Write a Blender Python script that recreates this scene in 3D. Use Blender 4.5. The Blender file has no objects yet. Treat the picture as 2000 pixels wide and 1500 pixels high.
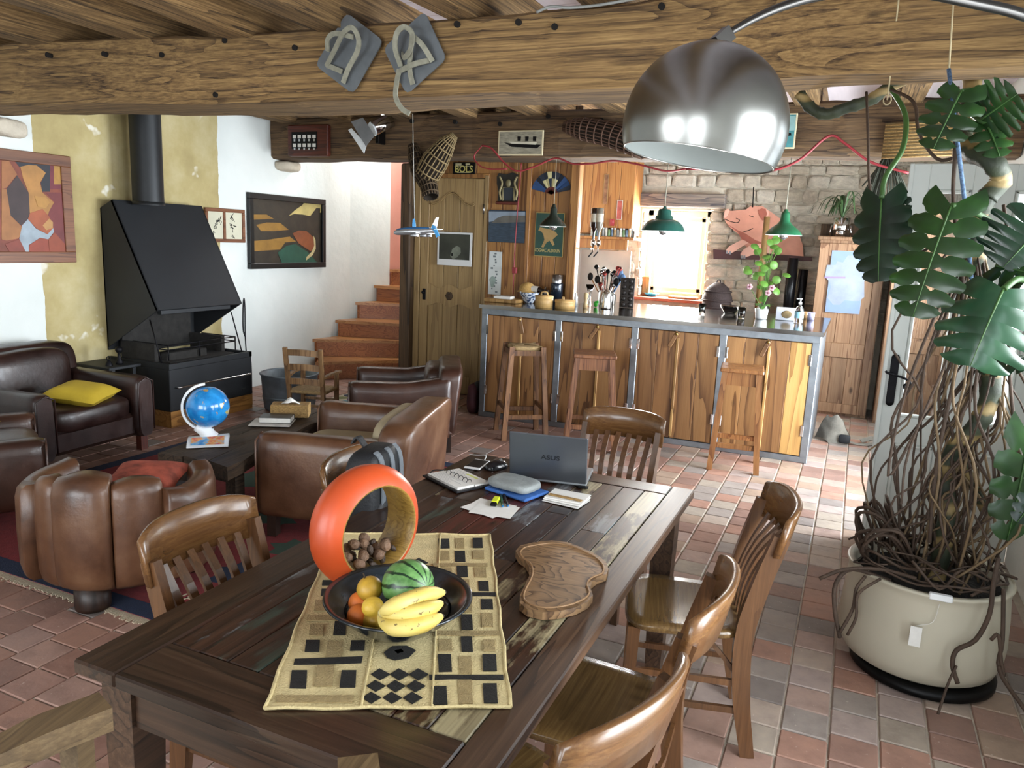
import bpy, bmesh, math, random
import numpy as np
from mathutils import Vector, Matrix, Euler
from math import pi, sin, cos, radians as rad
random.seed(7)
C = bpy.context.scene.collection
# ---------------------------------------------------------------- camera
HC = 1.70; FPX = 1500.0
def _n(v):
    v = np.array(v, float); return v / np.linalg.norm(v)
_dY = _n((682, -255, FPX)); _dX = _n((3477, 438, -FPX)); _dX = _n(_dX - _dY * _dX.dot(_dY)); _dZ = np.cross(_dX, _dY)
if _dZ[1] > 0: _dZ = -_dZ
cam = bpy.data.objects.new('camera', bpy.data.cameras.new('camera')); C.objects.link(cam)
R = Matrix(((_dX[0], -_dX[1], -_dX[2]), (_dY[0], -_dY[1], -_dY[2]), (_dZ[0], -_dZ[1], -_dZ[2])))
cam.matrix_world = Matrix.Translation((0, 0, HC)) @ R.to_4x4()
cam.data.sensor_width = 36; cam.data.lens = 36 * FPX / 2000; cam.data.clip_start = .05
bpy.context.scene.camera = cam
def ray(u, v):
    r = np.array((u - 1000, v - 750, FPX)); return np.array((r @ _dX, r @ _dY, r @ _dZ))
def PZ(u, v, z):   # photo pixel -> point on a horizontal plane
    d = ray(u, v); t = (z - HC) / d[2]; return Vector((d[0] * t, d[1] * t, z))
def PY(u, v, y):   # ... on a plane parallel to the bar
    d = ray(u, v); t = y / d[1]; return Vector((d[0] * t, y, HC + d[2] * t))
def PX(u, v, x):   # ... on a plane parallel to the left wall
    d = ray(u, v); t = x / d[0]; return Vector((x, d[1] * t, HC + d[2] * t))
# ---------------------------------------------------------------- world, lights, exposure
vs_ = bpy.context.scene.view_settings
vs_.view_transform = 'Standard'; vs_.look = 'None'; vs_.gamma = 1; vs_.use_curve_mapping = False; vs_.exposure = .8
cy_ = bpy.context.scene.cycles; cy_.max_bounces = 6; cy_.diffuse_bounces = 3; cy_.glossy_bounces = 3; cy_.transmission_bounces = 5; cy_.caustics_reflective = False; cy_.caustics_refractive = False; cy_.use_adaptive_sampling = True; cy_.adaptive_threshold = .03; cy_.use_light_tree = False
W = bpy.data.worlds.new('daylight'); bpy.context.scene.world = W; W.use_nodes = True
wb = W.node_tree.nodes['Background']; wb.inputs[0].default_value = (.80, .90, 1, 1); wb.inputs[1].default_value = 2.5
def area(name, loc, rot, sx, sy, power, col=(1, 1, 1), spread=180):
    l = bpy.data.lights.new(name, 'AREA'); l.shape = 'RECTANGLE'; l.size = sx; l.size_y = sy; l.energy = power; l.color = col; l.spread = rad(spread)
    o = bpy.data.objects.new(name, l); C.objects.link(o); o.location = loc; o.rotation_euler = rot; return o
# daylight entering through the openings of the room, plus one added kitchen side fill
area('daylight_doorway', (1.30, 5.85, 1.15), (0, pi / 2, 0), 2.1, 1.6, 95, (.84, .92, 1), 125)
area('daylight_kitchen_window', (-2.03, 9.62, 1.62), (-pi / 2, 0, 0), .80, 1.02, 230, (1, .99, .96))
area('daylight_french_window', (1.12, 1.55, 1.25), (0, pi / 2, 0), 2.0, 1.3, 40, (.92, .97, 1), 130)
area('fill_kitchen_side', (1.30, 7.6, 1.6), (0, pi / 2, 0), 1.1, 1.2, 78, (.95, .98, 1), 140)  # added fill, unseen window invented to brighten kitchen and left wall
area('daylight_plant_window', (1.30, 3.45, 1.7), (0, pi / 2, 0), 1.1, 1.5, 20, (.95, .98, 1), 100)
area('daylight_rear_window', (-2.6, -1.75, 1.45), (pi / 2, 0, 0), 2.2, 1.7, 44, (.95, .98, 1))
area('daylight_rear_door', (-.2, -1.75, 1.3), (pi / 2, 0, 0), 1.2, 2.0, 24, (.95, .98, 1))
area('daylight_stairwell', (-5.1, 8.4, 3.27), (0, 0, 0), .8, .8, 18, (1, .99, .96))
# ---------------------------------------------------------------- mesh builder
class MB:
    def __init__(s): s.v = []; s.f = []; s.s = []; s.g = []
    def add(s, V, F, smooth=False, M=None, mi=0):
        k = len(s.v)
        s.v += [tuple(M @ Vector(p)) if M is not None else tuple(p) for p in V]
        s.f += [[i + k for i in f] for f in F]; s.s += [smooth] * len(F); s.g += [mi] * len(F); return s
    def xf(s, M): s.v = [tuple(M @ Vector(p)) for p in s.v]; return s
    def mv(s, d): s.v = [(p[0] + d[0], p[1] + d[1], p[2] + d[2]) for p in s.v]; return s
    def box(s, x0, x1, y0, y1, z0, z1, M=None, b=0., mi=0):
        if x0 > x1: x0, x1 = x1, x0
        if y0 > y1: y0, y1 = y1, y0
        if z0 > z1: z0, z1 = z1, z0
        if b <= 0:
            V = [(x, y, z) for z in (z0, z1) for y in (y0, y1) for x in (x0, x1)]
            F = [(0, 2, 3, 1), (4, 5, 7, 6), (0, 1, 5, 4), (2, 6, 7, 3), (0, 4, 6, 2), (1, 3, 7, 5)]
            return s.add(V, F, False, M, mi)
        b = min(b, (x1 - x0) * .49, (y1 - y0) * .49, (z1 - z0) * .49); V = []; idx = {}
        X = (x0, x1); Y = (y0, y1); Z = (z0, z1); g = (b, -b)
        for i in (0, 1):
            for j in (0, 1):
                for k in (0, 1):
                    for a in range(3):
                        p = [X[i] + (g[i] if a != 0 else 0), Y[j] + (g[j] if a != 1 else 0), Z[k] + (g[k] if a != 2 else 0)]
                        idx[i, j, k, a] = len(V); V.append(p)
        q = lambda L: [idx[t] for t in L]
        F = []
        for i in (0, 1):
            o = q([(i, 0, 0, 0), (i, 1, 0, 0), (i, 1, 1, 0), (i, 0, 1, 0)]); F.append(o if i else o[::-1])
            o = q([(0, i, 0, 1), (1, i, 0, 1), (1, i, 1, 1), (0, i, 1, 1)]); F.append(o[::-1] if i else o)
            o = q([(0, 0, i, 2), (1, 0, i, 2), (1, 1, i, 2), (0, 1, i, 2)]); F.append(o if i else o[::-1])
        for i in (0, 1):
            for j in (0, 1):
                F += [q([(i, j, 0, 0), (i, j, 1, 0), (i, j, 1, 1), (i, j, 0, 1)]), q([(i, 0, j, 0), (i, 1, j, 0), (i, 1, j, 2), (i, 0, j, 2)]), q([(0, i, j, 1), (1, i, j, 1), (1, i, j, 2), (0, i, j, 2)])]
                for k in (0, 1): F.append(q([(i, j, k, 0), (i, j, k, 1), (i, j, k, 2)]))
        return s.add(V, F, False, M, mi)
    def tube(s, pts, r=.01, n=8, caps=True, closed=False, sq=None, up=None, smooth=True, mi=0):
        P = [Vector(p) for p in pts]; m = len(P); V = []; F = []
        rr = r if isinstance(r, (list, tuple)) else [r] * m
        T = []
        for i in range(m):
            a = P[(i - 1) % m] if (i > 0 or closed) else P[0]; b = P[(i + 1) % m] if (i < m - 1 or closed) else P[-1]
            t = (b - a); T.append(t.normalized() if t.length > 1e-9 else Vector((0, 0, 1)))
        u = Vector(up) if up else (Vector((0, 0, 1)) if abs(T[0].z) < .9 else Vector((1, 0, 0)))
        for i in range(m):
            t = T[i]; u = (u - t * u.dot(t)); u = u.normalized() if u.length > 1e-6 else t.orthogonal().normalized(); w = t.cross(u)
            for k in range(n):
                a = 2 * pi * k / n + (pi / n if sq else 0)
                if sq: c = (sq[0] * (1 if cos(a) > 0 else -1) * rr[i], sq[1] * (1 if sin(a) > 0 else -1) * rr[i])
                else: c = (cos(a) * rr[i], sin(a) * rr[i])
                V.append(P[i] + u * c[0] + w * c[1])
        for i in range(m if closed else m - 1):
            for k in range(n):
                a = i * n + k; b = i * n + (k + 1) % n; c = ((i + 1) % m) * n + (k + 1) % n; d = ((i + 1) % m) * n + k
                F.append((a, b, c, d))
        s.add(V, F, smooth and not sq, None, mi)
        if caps and not closed:
            k0 = len(s.v) - len(V)
            s.f += [[k0 + k for k in range(n)][::-1], [k0 + (m - 1) * n + k for k in range(n)]]; s.s += [False, False]; s.g += [mi, mi]
        return s
    def bar(s, pts, w, h, up=None, mi=0):          # rectangular section along a path (w along 'up')
        return s.tube(pts, 1., 4, sq=(w / 2, h / 2), up=up, mi=mi)
    def cyl(s, p0, p1, r0, r1=None, n=12, caps=True, mi=0): return s.tube([p0, p1], [r0, r0 if r1 is None else r1], n, caps, mi=mi)
    def lathe(s, prof, n=24, M=None, smooth=True, close=False, wob=None, a0=0, a1=2 * pi, mi=0):
        V = []; F = []; m = len(prof); full = abs(a1 - a0 - 2 * pi) < 1e-6; nn = n if full else n + 1
        for k in range(nn):
            a = a0 + (a1 - a0) * k / n
            for (r, z) in prof:
                q = r * (wob(a, z) if wob else 1); V.append((q * cos(a), q * sin(a), z))
        for k in range(n):
            for i in range(m if close else m - 1):
                a = k * m + i; b = ((k + 1) % nn) * m + i; c = ((k + 1) % nn) * m + (i + 1) % m; d = k * m + (i + 1) % m
                F.append((a, b, c, d))
        return s.add(V, F, smooth, M, mi)
    def prism(s, poly, h, o=(0, 0, 0), ax=(1, 0, 0), ay=(0, 1, 0), b=0., mi=0):  # polygon in plane (o,ax,ay), thickness h along ax x ay
        o = Vector(o); ax = Vector(ax); ay = Vector(ay); nn = ax.cross(ay).normalized()
        area_ = sum(poly[i - 1][0] * poly[i][1] - poly[i][0] * poly[i - 1][1] for i in range(len(poly)))
        if area_ < 0: poly = poly[::-1]
        m = len(poly); V = [o + ax * p[0] + ay * p[1] for p in poly]; V += [p + nn * h for p in V]
        F = [list(range(m))[::-1], list(range(m, 2 * m))] + [(i, (i + 1) % m, m + (i + 1) % m, m + i) for i in range(m)]
        if h < 0: F = [list(f)[::-1] for f in F]
        return s.add(V, F, False, None, mi)
    def grid(s, fn, nu, nv, cu=False, cv=False, smooth=True, M=None, mi=0):
        V = [fn(i / nu, j / nv) for i in range(nu + (0 if cu else 1)) for j in range(nv + (0 if cv else 1))]
        A = nu if cu else nu + 1; B = nv if cv else nv + 1; F = []
        for i in range(nu):
            for j in range(nv): F.append((i * B + j, ((i + 1) % A) * B + j, ((i + 1) % A) * B + (j + 1) % B, i * B + (j + 1) % B))
        return s.add(V, F, smooth, M, mi)
    def sphere(s, c=(0, 0, 0), r=(1, 1, 1), n=16, m=10, M=None, e=1., mi=0):   # e<1: boxy superellipsoid (cushions)
        if not isinstance(r, (list, tuple)): r = (r, r, r)
        g = lambda x: math.copysign(abs(x) ** e, x)
        V = [(c[0], c[1], c[2] - r[2])]; F = []
        for i in range(1, m):
            p = -pi / 2 + pi * i / m
            for k in range(n):
                a = 2 * pi * k / n; V.append((c[0] + r[0] * g(cos(p)) * g(cos(a)), c[1] + r[1] * g(cos(p)) * g(sin(a)), c[2] + r[2] * g(sin(p))))
        V.append((c[0], c[1], c[2] + r[2])); L = len(V) - 1
        for k in range(n):
            F.append((0, 1 + (k + 1) % n, 1 + k)); q = 1 + (m - 2) * n; F.append((L, q + k, q + (k + 1) % n))
            for i in range(m - 2): F.append((1 + i * n + k, 1 + i * n + (k + 1) % n, 1 + (i + 1) * n + (k + 1) % n, 1 + (i + 1) * n + k))
        return s.add(V, F, True, M, mi)
    def noise(s, a, f=3., seed=0):       # lumpy displacement
        from mathutils import noise as N
        o = Vector((seed * 3.1, seed * 1.7, seed * 2.3))
        s.v = [tuple(Vector(p) + N.noise_vector(Vector(p) * f + o) * a) for p in s.v]; return s
    def me(s, name):
        m = bpy.data.meshes.new(name); m.from_pydata([tuple(p) for p in s.v], [], s.f); m.polygons.foreach_set('use_smooth', s.s)
        if any(s.g): m.polygons.foreach_set('material_index', s.g)
        m.update(); return m
# ---------------------------------------------------------------- objects
def tag(o, label=None, cat=None, group=None, kind=None):
    if label: o['label'] = label
    if cat: o['category'] = cat
    if group: o['group'] = group
    if kind: o['kind'] = kind
    return o
def T(name, label, cat, loc=(0, 0, 0), rz=0, group=None, rot=None):   # a thing: Empty at its base
    o = bpy.data.objects.new(name, None); C.objects.link(o); o.empty_display_size = .05
    o.location = loc; o.rotation_euler = rot if rot else (0, 0, rz); return tag(o, label, cat, group)
def O(name, mb, mat, parent=None, world=False, sub=0, loc=None, rot=None, **k):
    m = mb if isinstance(mb, bpy.types.Mesh) else None
    if m is None:
        if world and parent is not None:
            p = parent; d = Vector((0, 0, 0))
            while p is not None: d += p.location; p = p.parent
            mb.mv(-d)
        m = mb.me(name)
    if not m.materials:
        for q in (mat if isinstance(mat, (list, tuple)) else [mat]): m.materials.append(q)
    o = bpy.data.objects.new(name, m); C.objects.link(o)
    if parent is not None: o.parent = parent
    if loc is not None: o.location = loc
    if rot is not None: o.rotation_euler = rot
    if sub:
        sm = o.modifiers.new('sub', 'SUBSURF'); sm.levels = sub; sm.render_levels = sub
    return tag(o, **k)
def TH(name, mb, mat, label, cat, group=None, loc=None, rot=None, sub=0):    # a thing that is one mesh; origin moved to its base centre
    if loc is None:
        a = np.array([tuple(p) for p in mb.v]); lo = a.min(0); hi = a.max(0); loc = ((lo[0] + hi[0]) / 2, (lo[1] + hi[1]) / 2, lo[2]); mb.mv((-loc[0], -loc[1], -loc[2]))
    return O(name, mb, mat, None, loc=loc, rot=rot, sub=sub, label=label, cat=cat, group=group)
def copy_tree(o, parent=None):
    c = o.copy(); C.objects.link(c); c.parent = parent
    for ch in [x for x in o.children]: copy_tree(ch, c)
    return c
def RZ(a): return Matrix.Rotation(a, 4, 'Z')
def RX(a): return Matrix.Rotation(a, 4, 'X')
def RY(a): return Matrix.Rotation(a, 4, 'Y')
def TR(*p): return Matrix.Translation(p)
def lerp(a, b, t): return a + (b - a) * t
def spline(pts, n=8):                                # Catmull-Rom through points
    P = [Vector(p) for p in pts]; out = []
    for i in range(len(P) - 1):
        a = P[i - 1] if i else P[0] * 2 - P[1]; b = P[i]; c = P[i + 1]; d = P[i + 2] if i + 2 < len(P) else P[-1] * 2 - P[-2]
        for k in range(n):
            t = k / n; out.append(.5 * ((2 * b) + (c - a) * t + (2 * a - 5 * b + 4 * c - d) * t * t + (3 * b - a - 3 * c + d) * t ** 3))
    return out + [P[-1]]
TXT = {}
def text_mesh(txt, size, depth, bold):
    cu = bpy.data.curves.new('txt', 'FONT'); cu.body = txt; cu.size = size; cu.extrude = depth; cu.align_x = 'CENTER'; cu.align_y = 'CENTER'; cu.offset = bold; cu.resolution_u = 3
    ob = bpy.data.objects.new('txt', cu); C.objects.link(ob); dg = bpy.context.evaluated_depsgraph_get(); me = ob.evaluated_get(dg).to_mesh()
    TXT[txt] = ([tuple(v.co) for v in me.vertices], [list(p.vertices) for p in me.polygons])
    ob.evaluated_get(dg).to_mesh_clear(); bpy.data.objects.remove(ob); bpy.data.curves.remove(cu)
for a_ in (('ASUS', .026, .0004, .0003), ('BOLS', .095, .0006, .0015), ('COGNAC AUDOUIN', .047, .0006, .0008)): text_mesh(*a_)
def text_mb(txt, size, M, depth=.0008, bold=0., mi=0, sx=1.):
    V, F = TXT[txt]; return MB().add([(v[0] * sx, v[1], v[2]) for v in V], F, False, M, mi)
# ---------------------------------------------------------------- materials
def rgb(h):
    if isinstance(h, str):
        c = [int(h[i:i + 2], 16) / 255 for i in (0, 2, 4)]; c = [x / 12.92 if x < .04045 else ((x + .055) / 1.055) ** 2.4 for x in c]; return (*c, 1)
    return (*h[:3], 1)
class NT:
    def __init__(s, name):
        s.m = bpy.data.materials.new(name); s.m.use_nodes = True; s.t = s.m.node_tree; s.b = s.t.nodes['Principled BSDF']; s.k = 0
    def n(s, ty, **k):
        x = s.t.nodes.new('ShaderNode' + ty)
        for a, v in k.items():
            if a.startswith('i_'): x.inputs[int(a[2:])].default_value = v
            else: setattr(x, a, v)
        return x
    def l(s, a, b): s.t.links.new(a, b)
    def coord(s, scale=(1, 1, 1), rnd=True):
        c = s.n('TexCoord').outputs['Object']
        if rnd:
            oi = s.n('ObjectInfo'); m = s.n('Math', operation='MULTIPLY', i_1=53.); s.l(oi.outputs['Random'], m.inputs[0])
            ad = s.n('VectorMath', operation='ADD'); s.l(c, ad.inputs[0]); s.l(m.outputs[0], ad.inputs[1]); c = ad.outputs[0]
        mp = s.n('VectorMath', operation='MULTIPLY'); s.l(c, mp.inputs[0]); mp.inputs[1].default_value = scale; return mp.outputs[0]
    def noise(s, co, scale, detail=4, rough=.55, dist=0.):
        x = s.n('TexNoise'); s.l(co, x.inputs['Vector']); x.inputs['Scale'].default_value = scale; x.inputs['Detail'].default_value = detail; x.inputs['Roughness'].default_value = rough; x.inputs['Distortion'].default_value = dist; return x.outputs['Fac']
    def math(s, op, a, b=0.):
        x = s.n('Math', operation=op)
        for i, q in enumerate((a, b)):
            if isinstance(q, (int, float)): x.inputs[i].default_value = q
            else: s.l(q, x.inputs[i])
        return x.outputs[0]
    def ramp(s, fac, stops, interp='LINEAR'):
        x = s.n('ValToRGB'); e = x.color_ramp.elements; x.color_ramp.interpolation = interp
        while len(e) > 1: e.remove(e[-1])
        for i, (p, c) in enumerate(stops):
            q = e[0] if i == 0 else e.new(p); q.position = p; q.color = rgb(c)
        s.l(fac, x.inputs[0]); return x.outputs[0]
    def mix(s, fac, a, b, blend='MIX'):
        x = s.n('Mix', data_type='RGBA', blend_type=blend)
        for i, q in ((0, fac), (6, a), (7, b)):
            if isinstance(q, (int, float)): x.inputs[i].default_value = q
            elif isinstance(q, (tuple, list, str)): x.inputs[i].default_value = rgb(q)
            else: s.l(q, x.inputs[i])
        return x.outputs[2]
    def fin(s, col=None, rough=.5, metal=0., bump=None, bs=.3, bd=.01, spec=.5, coat=0., **k):
        if col is not None:
            if isinstance(col, (str, tuple, list)): s.b.inputs['Base Color'].default_value = rgb(col)
            else: s.l(col, s.b.inputs['Base Color'])
        if isinstance(rough, (int, float)): s.b.inputs['Roughness'].default_value = rough
        else: s.l(rough, s.b.inputs['Roughness'])
        s.b.inputs['Metallic'].default_value = metal; s.b.inputs['Specular IOR Level'].default_value = spec; s.b.inputs['Coat Weight'].default_value = coat; s.b.inputs['Coat Roughness'].default_value = .15
        if bump is not None:
            x = s.n('Bump', i_0=bs, i_1=bd); s.l(bump, x.inputs['Height']); s.l(x.outputs[0], s.b.inputs['Normal'])
        for a, v in k.items(): s.b.inputs[a.replace('_', ' ')].default_value = v
        return s.m
MATS = {}
def plain(name, col, rough=.5, metal=0., var=.12, vs=9., bump=0., bsc=90., stretch=(1, 1, 1), **k):
    if name in MATS: return MATS[name]
    t = NT(name); c = rgb(col)
    if var:
        co = t.coord(stretch); f = t.noise(co, vs); col = t.ramp(f, [(.3, [x * (1 - var) for x in c[:3]]), (.7, [min(1, x * (1 + var)) for x in c[:3]])])
        b = t.noise(co, bsc, 3) if bump else None
        MATS[name] = t.fin(col, rough, metal, b, bump, **k)
    else: MATS[name] = t.fin(col, rough, metal, None, **k)
    return MATS[name]
def wood(name, dark, mid, light, axis=0, rings=9., across=5., along=.5, rough=.45, fibre=.35, bump=.12, coat=0., knots=0., spec=.5, patch=None, grain=1.):
    if name in MATS: return MATS[name]
    t = NT(name); sc = [across] * 3; sc[axis] = along; co = t.coord(tuple(sc))
    n1 = t.noise(co, 1., 2.5, .5, .35); saw = t.math('FRACT', t.math('MULTIPLY', n1, rings * 1.6)); g = t.math('POWER', saw, 3.)
    sf = [110.] * 3; sf[axis] = 2.5; cf = t.coord(tuple(sf)); n2 = t.noise(cf, 1., 4, .65)
    v = t.math('SUBTRACT', t.math('ADD', .52, t.math('MULTIPLY', t.math('SUBTRACT', n2, .5), fibre * 2.2)), t.math('MULTIPLY', g, .42 * grain))
    col = t.ramp(v, [(.10, dark), (.50, mid), (.85, light)])
    tone = t.ramp(t.noise(t.coord(tuple(x * .35 for x in sc)), 1., 2), [(.3, (.72, .72, .72)), (.7, (1.12, 1.1, 1.08))]); col = t.mix(1., col, tone, 'MULTIPLY')
    if knots:
        sk = [2.6] * 3; sk[axis] = 1.3; x = t.n('TexVoronoi'); t.l(t.coord(tuple(sk)), x.inputs['Vector']); x.inputs['Scale'].default_value = 1.4
        kf = t.ramp(x.outputs['Distance'], [(.03, (knots,) * 3), (.085, (0, 0, 0))]); col = t.mix(kf, col, [q * .3 for q in rgb(dark)[:3]])
    if patch:
        sp_ = [q * .5 for q in sc]; sp_[axis] = 1.3; pf = t.ramp(t.noise(t.coord(tuple(sp_), True), patch[1], 5, .65), [(patch[2], (0, 0, 0)), (patch[2] + .08, (1, 1, 1))])
        br = t.ramp(t.noise(cf, .5, 3), [(.35, (.25,) * 3), (.6, (.95,) * 3)]); pf = t.mix(1., pf, br, 'MULTIPLY'); col = t.mix(pf, col, patch[0])
    MATS[name] = t.fin(col, rough, 0, v, bump, .004, spec, coat); return MATS[name]
# ---------------------------------------------------------------- shared materials
m_oakbeam = wood('old_oak_beam', '3c2b1b', '886b44', 'b2925f', 0, 6., 5., .16, .85, .55, .6, knots=.6, grain=.75)
m_joist = wood('oak_joist', '3d2e1c', '80643f', 'ab8a5c', 1, 6., 6., .3, .85, .7, .5, grain=.8)
m_pine = wood('honey_pine', '6f4424', 'a6753f', 'c0935a', 2, 6., 6., .3, .5, .35, .1, knots=.8)
m_pinekitchen = wood('orange_pine', '96592e', 'c08348', 'd8a468', 2, 6., 5., .35, .45, .3, .08, knots=.5)
m_olddoor = wood('waxed_old_pine', '6f5638', 'a08458', 'b89d72', 2, 4., 6., .25, .55, .3, .12, grain=.5)
m_darkpost = wood('dark_old_post', '2e2114', '4e3a25', '7a5d3d', 2, 5., 7., .5, .7, .4, .3)
m_stairx = wood('larch_stair', '7d4522', 'a8663a', 'c08a52', 0, 9., 7., .5, .4, .25, .05, coat=.15)
m_stairt = wood('larch_tread', '9a6236', 'bb8450', 'd0a06a', 0, 7., 6., .5, .35, .25, .05, coat=.2)
m_white = plain('white_plaster', 'eef2ee', .9, var=.03, vs=2.5, bump=.25, bsc=14.)
m_rosy = plain('rose_plaster', 'd99c8c', .9, var=.06, vs=2., bump=.2, bsc=18.)
m_ceil = plain('lilac_white_board', 'd9d2da', .8, var=.04, vs=6., stretch=(8, .4, 1))
m_mortar = plain('lime_mortar', 'd6ccba', .95, var=.1, vs=12., bump=.5, bsc=60.)
m_grout = plain('lime_grout', 'bfb2a2', .95, var=.12, vs=20., bump=.4, bsc=120.)
m_black = plain('black_metal', '0c0c0d', .45, .6, var=.1)
m_iron = plain('dark_iron', '17161a', .55, .7, var=.2, vs=30., bump=.2)
m_steel = plain('brushed_steel', 'a7a8aa', .28, 1., var=.08, vs=5., stretch=(1, 12, 12))
m_chrome = plain('chrome', 'd8d8d8', .12, 1., var=0)
m_paint = plain('satin_grey_white_paint', 'd5d9d4', .4, var=.02)
m_hole = plain('bore_hole', '120d09', .95, var=0)
def mk_leftwall():
    t = NT('limewashed_plaster'); co = t.coord((1, 1, 1), False); sp = t.n('SeparateXYZ'); t.l(co, sp.inputs[0])
    wig = t.math('MULTIPLY', t.math('SUBTRACT', t.noise(co, 5., 4), .5), .06); y = t.math('ADD', sp.outputs[1], wig)
    a = t.math('MULTIPLY', t.math('GREATER_THAN', y, 4.055), t.math('LESS_THAN', y, 5.925))
    yel = t.ramp(t.noise(co, 2.2, 5, .6), [(.3, 'a39264'), (.5, 'b5a574'), (.72, 'c8bb92')]); sc = t.ramp(t.noise(co, 3.4, 3), [(.66, (0, 0, 0)), (.7, (1, 1, 1))])
    yel = t.mix(sc, yel, 'e2ddcb')
    wh = t.ramp(t.noise(co, 1.5, 3), [(.3, 'dbe0dc'), (.7, 'e8ebe7')]); st = t.ramp(t.noise(co, 6., 6, .7), [(.66, (0, 0, 0)), (.78, (.5, .5, .5))]); wh = t.mix(st, wh, 'b9c2c6')
    return t.fin(t.mix(a, wh, yel), .92, 0, t.noise(co, 9., 5), .35, .02)
m_leftwall = mk_leftwall()
# ---------------------------------------------------------------- floor slab (tiles are laid at the end of the script)
floor = O('floor', MB().box(-6.4, 1.4, -2.2, 10.2, -.15, -.008), m_grout, kind='structure', label='terracotta tile floor of square hand made tiles')
XW = -5.85
ZS = [.21, .416, .615, .82, 1.025, 1.23, 1.44]
LPX = [(560, 712), (610, 662), (655, 625), (694, 590), (730, 557), (761, 526), (787, 494)]
RPX = [(794, 704), (791, 666), (797, 633), (797, 594), (797, 562), (797, 527), (799, 494)]
SL = [PZ(*p, z) for p, z in zip(LPX, ZS)]; SR = [PZ(*p, z) for p, z in zip(RPX, ZS)]
def wallstrip(name, pts, z0, z1, th, mat, **k):     # upright slab along a plan polyline; thickness to the left of travel
    mb = MB(); n = len(pts); P = [Vector((p[0], p[1])) for p in pts]; Q = []
    for i in range(n):
        d = (P[min(i + 1, n - 1)] - P[max(i - 1, 0)]).normalized(); Q.append(P[i] + Vector((-d.y, d.x)) * th)
    V = [(p.x, p.y, z) for z in (z0, z1) for p in P] + [(p.x, p.y, z) for z in (z0, z1) for p in Q]; F = []
    for i in range(n - 1):
        F += [(i, i + 1, n + i + 1, n + i), (2 * n + i + 1, 2 * n + i, 3 * n + i, 3 * n + i + 1), (n + i, n + i + 1, 3 * n + i + 1, 3 * n + i), (i + 1, i, 2 * n + i, 2 * n + i + 1)]
    F += [(0, n, 3 * n, 2 * n), (n - 1, 3 * n - 1, 4 * n - 1, 2 * n - 1)]
    mb.add(V, F, False); return O(name, mb, mat, kind='structure', **k)
curve = [(XW, -2.2), (XW, 7.7), (XW - .005, 8.1)] + [(p.x - .02, p.y + .03) for p in SL[4:6]]
wallstrip('wall_left', curve, -.1, 3.3, .3, m_leftwall, label='white plaster wall with a yellow limewashed band behind the fireplace')
wallstrip('wall_stair', [curve[-1], (SL[6].x - .02, SL[6].y + .05), (-4.9, 9.75), (-4.2, 9.8)], -.1, 3.3, .25, m_rosy, label='rose pink wall curving up the stairwell')
O('wall_partition', MB().box(-4.5, -4.42, 7.40, 9.8, 0, 3.3), m_white, kind='structure', label='thin wall between staircase and cupboard room')
O('wall_closet', MB().box(-4.42, -3.25, 8.6, 8.7, 0, 3.09).box(-3.25, -3.17, 7.42, 9.3, 0, 3.09), m_white, kind='structure', label='white side wall of the kitchen')
# wall behind the photographer, with a window and a glazed door
wf = MB()
for a in ((-6.2, -3.8, 0, 3.2), (-1.4, -.85, 0, 3.2), (.45, 1.3, 0, 3.2), (-3.8, -1.4, 0, .7), (-3.8, -1.4, 2.25, 3.2), (-.85, .45, 2.25, 3.2)): wf.box(a[0], a[1], -2.15, -1.85, a[2], a[3])
O('wall_front', wf, m_white, kind='structure', label='white wall behind the photographer with window and door openings')
wr = MB()
for a in ((-2.1, .75, 0, 3.2), (2.3, 2.7, 0, 3.2), (4.2, 5.0, 0, 3.2), (2.7, 4.2, 0, 1.1), (2.7, 4.2, 2.25, 3.2), (6.7, 7.0, 0, 3.2), (8.2, 10, 0, 3.2), (7.0, 8.2, 0, 1.05), (7.0, 8.2, 2.15, 3.2), (.75, 2.3, 2.25, 3.2), (5.0, 6.7, 2.2, 3.2), (.75, 2.3, -.1, .06)): wr.box(.95, 1.25, a[0], a[1], a[2], a[3])  # kitchen side opening is made up to let the added fill in
O('wall_right', wr, m_white, kind='structure', label='white plaster wall with openings to the garden')
# french window bars in the right wall and the rear openings
fw = MB(); 
for y in (.78, 1.5, 2.27): fw.box(1.02, 1.08, y - .035, y + .035, .06, 2.25)
for z in (.1, .75, 1.5, 2.21): fw.box(1.02, 1.08, .75, 2.3, z - .03, z + .03)
for y in (7.03, 7.6, 8.17): fw.box(1.02, 1.08, y - .03, y + .03, 1.05, 2.15)  # bars of the made-up kitchen side window
for z in (1.08, 1.6, 2.12): fw.box(1.02, 1.08, 7.0, 8.2, z - .03, z + .03)
for y in (2.73, 3.45, 4.17): fw.box(1.02, 1.08, y - .03, y + .03, 1.1, 2.25)
for z in (1.13, 1.68, 2.22): fw.box(1.02, 1.08, 2.7, 4.2, z - .03, z + .03)
O('window_2', fw, m_paint, kind='structure', label='white french window bars in the right wall')
rw = MB()
for x in (-3.77, -2.6, -1.43): rw.box(x - .035, x + .035, -2.03, -1.97, .7, 2.25)
for z in (.73, 1.5, 2.22): rw.box(-3.8, -1.4, -2.03, -1.97, z - .03, z + .03)
for x in (-.82, -.2, .42): rw.box(x - .035, x + .035, -2.03, -1.97, 0, 2.25)
for z in (.1, .8, 2.22): rw.box(-.85, .45, -2.03, -1.97, z - .04, z + .04)
O('window_3', rw, m_paint, kind='structure', label='white window and glazed door bars behind the photographer')
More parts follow.
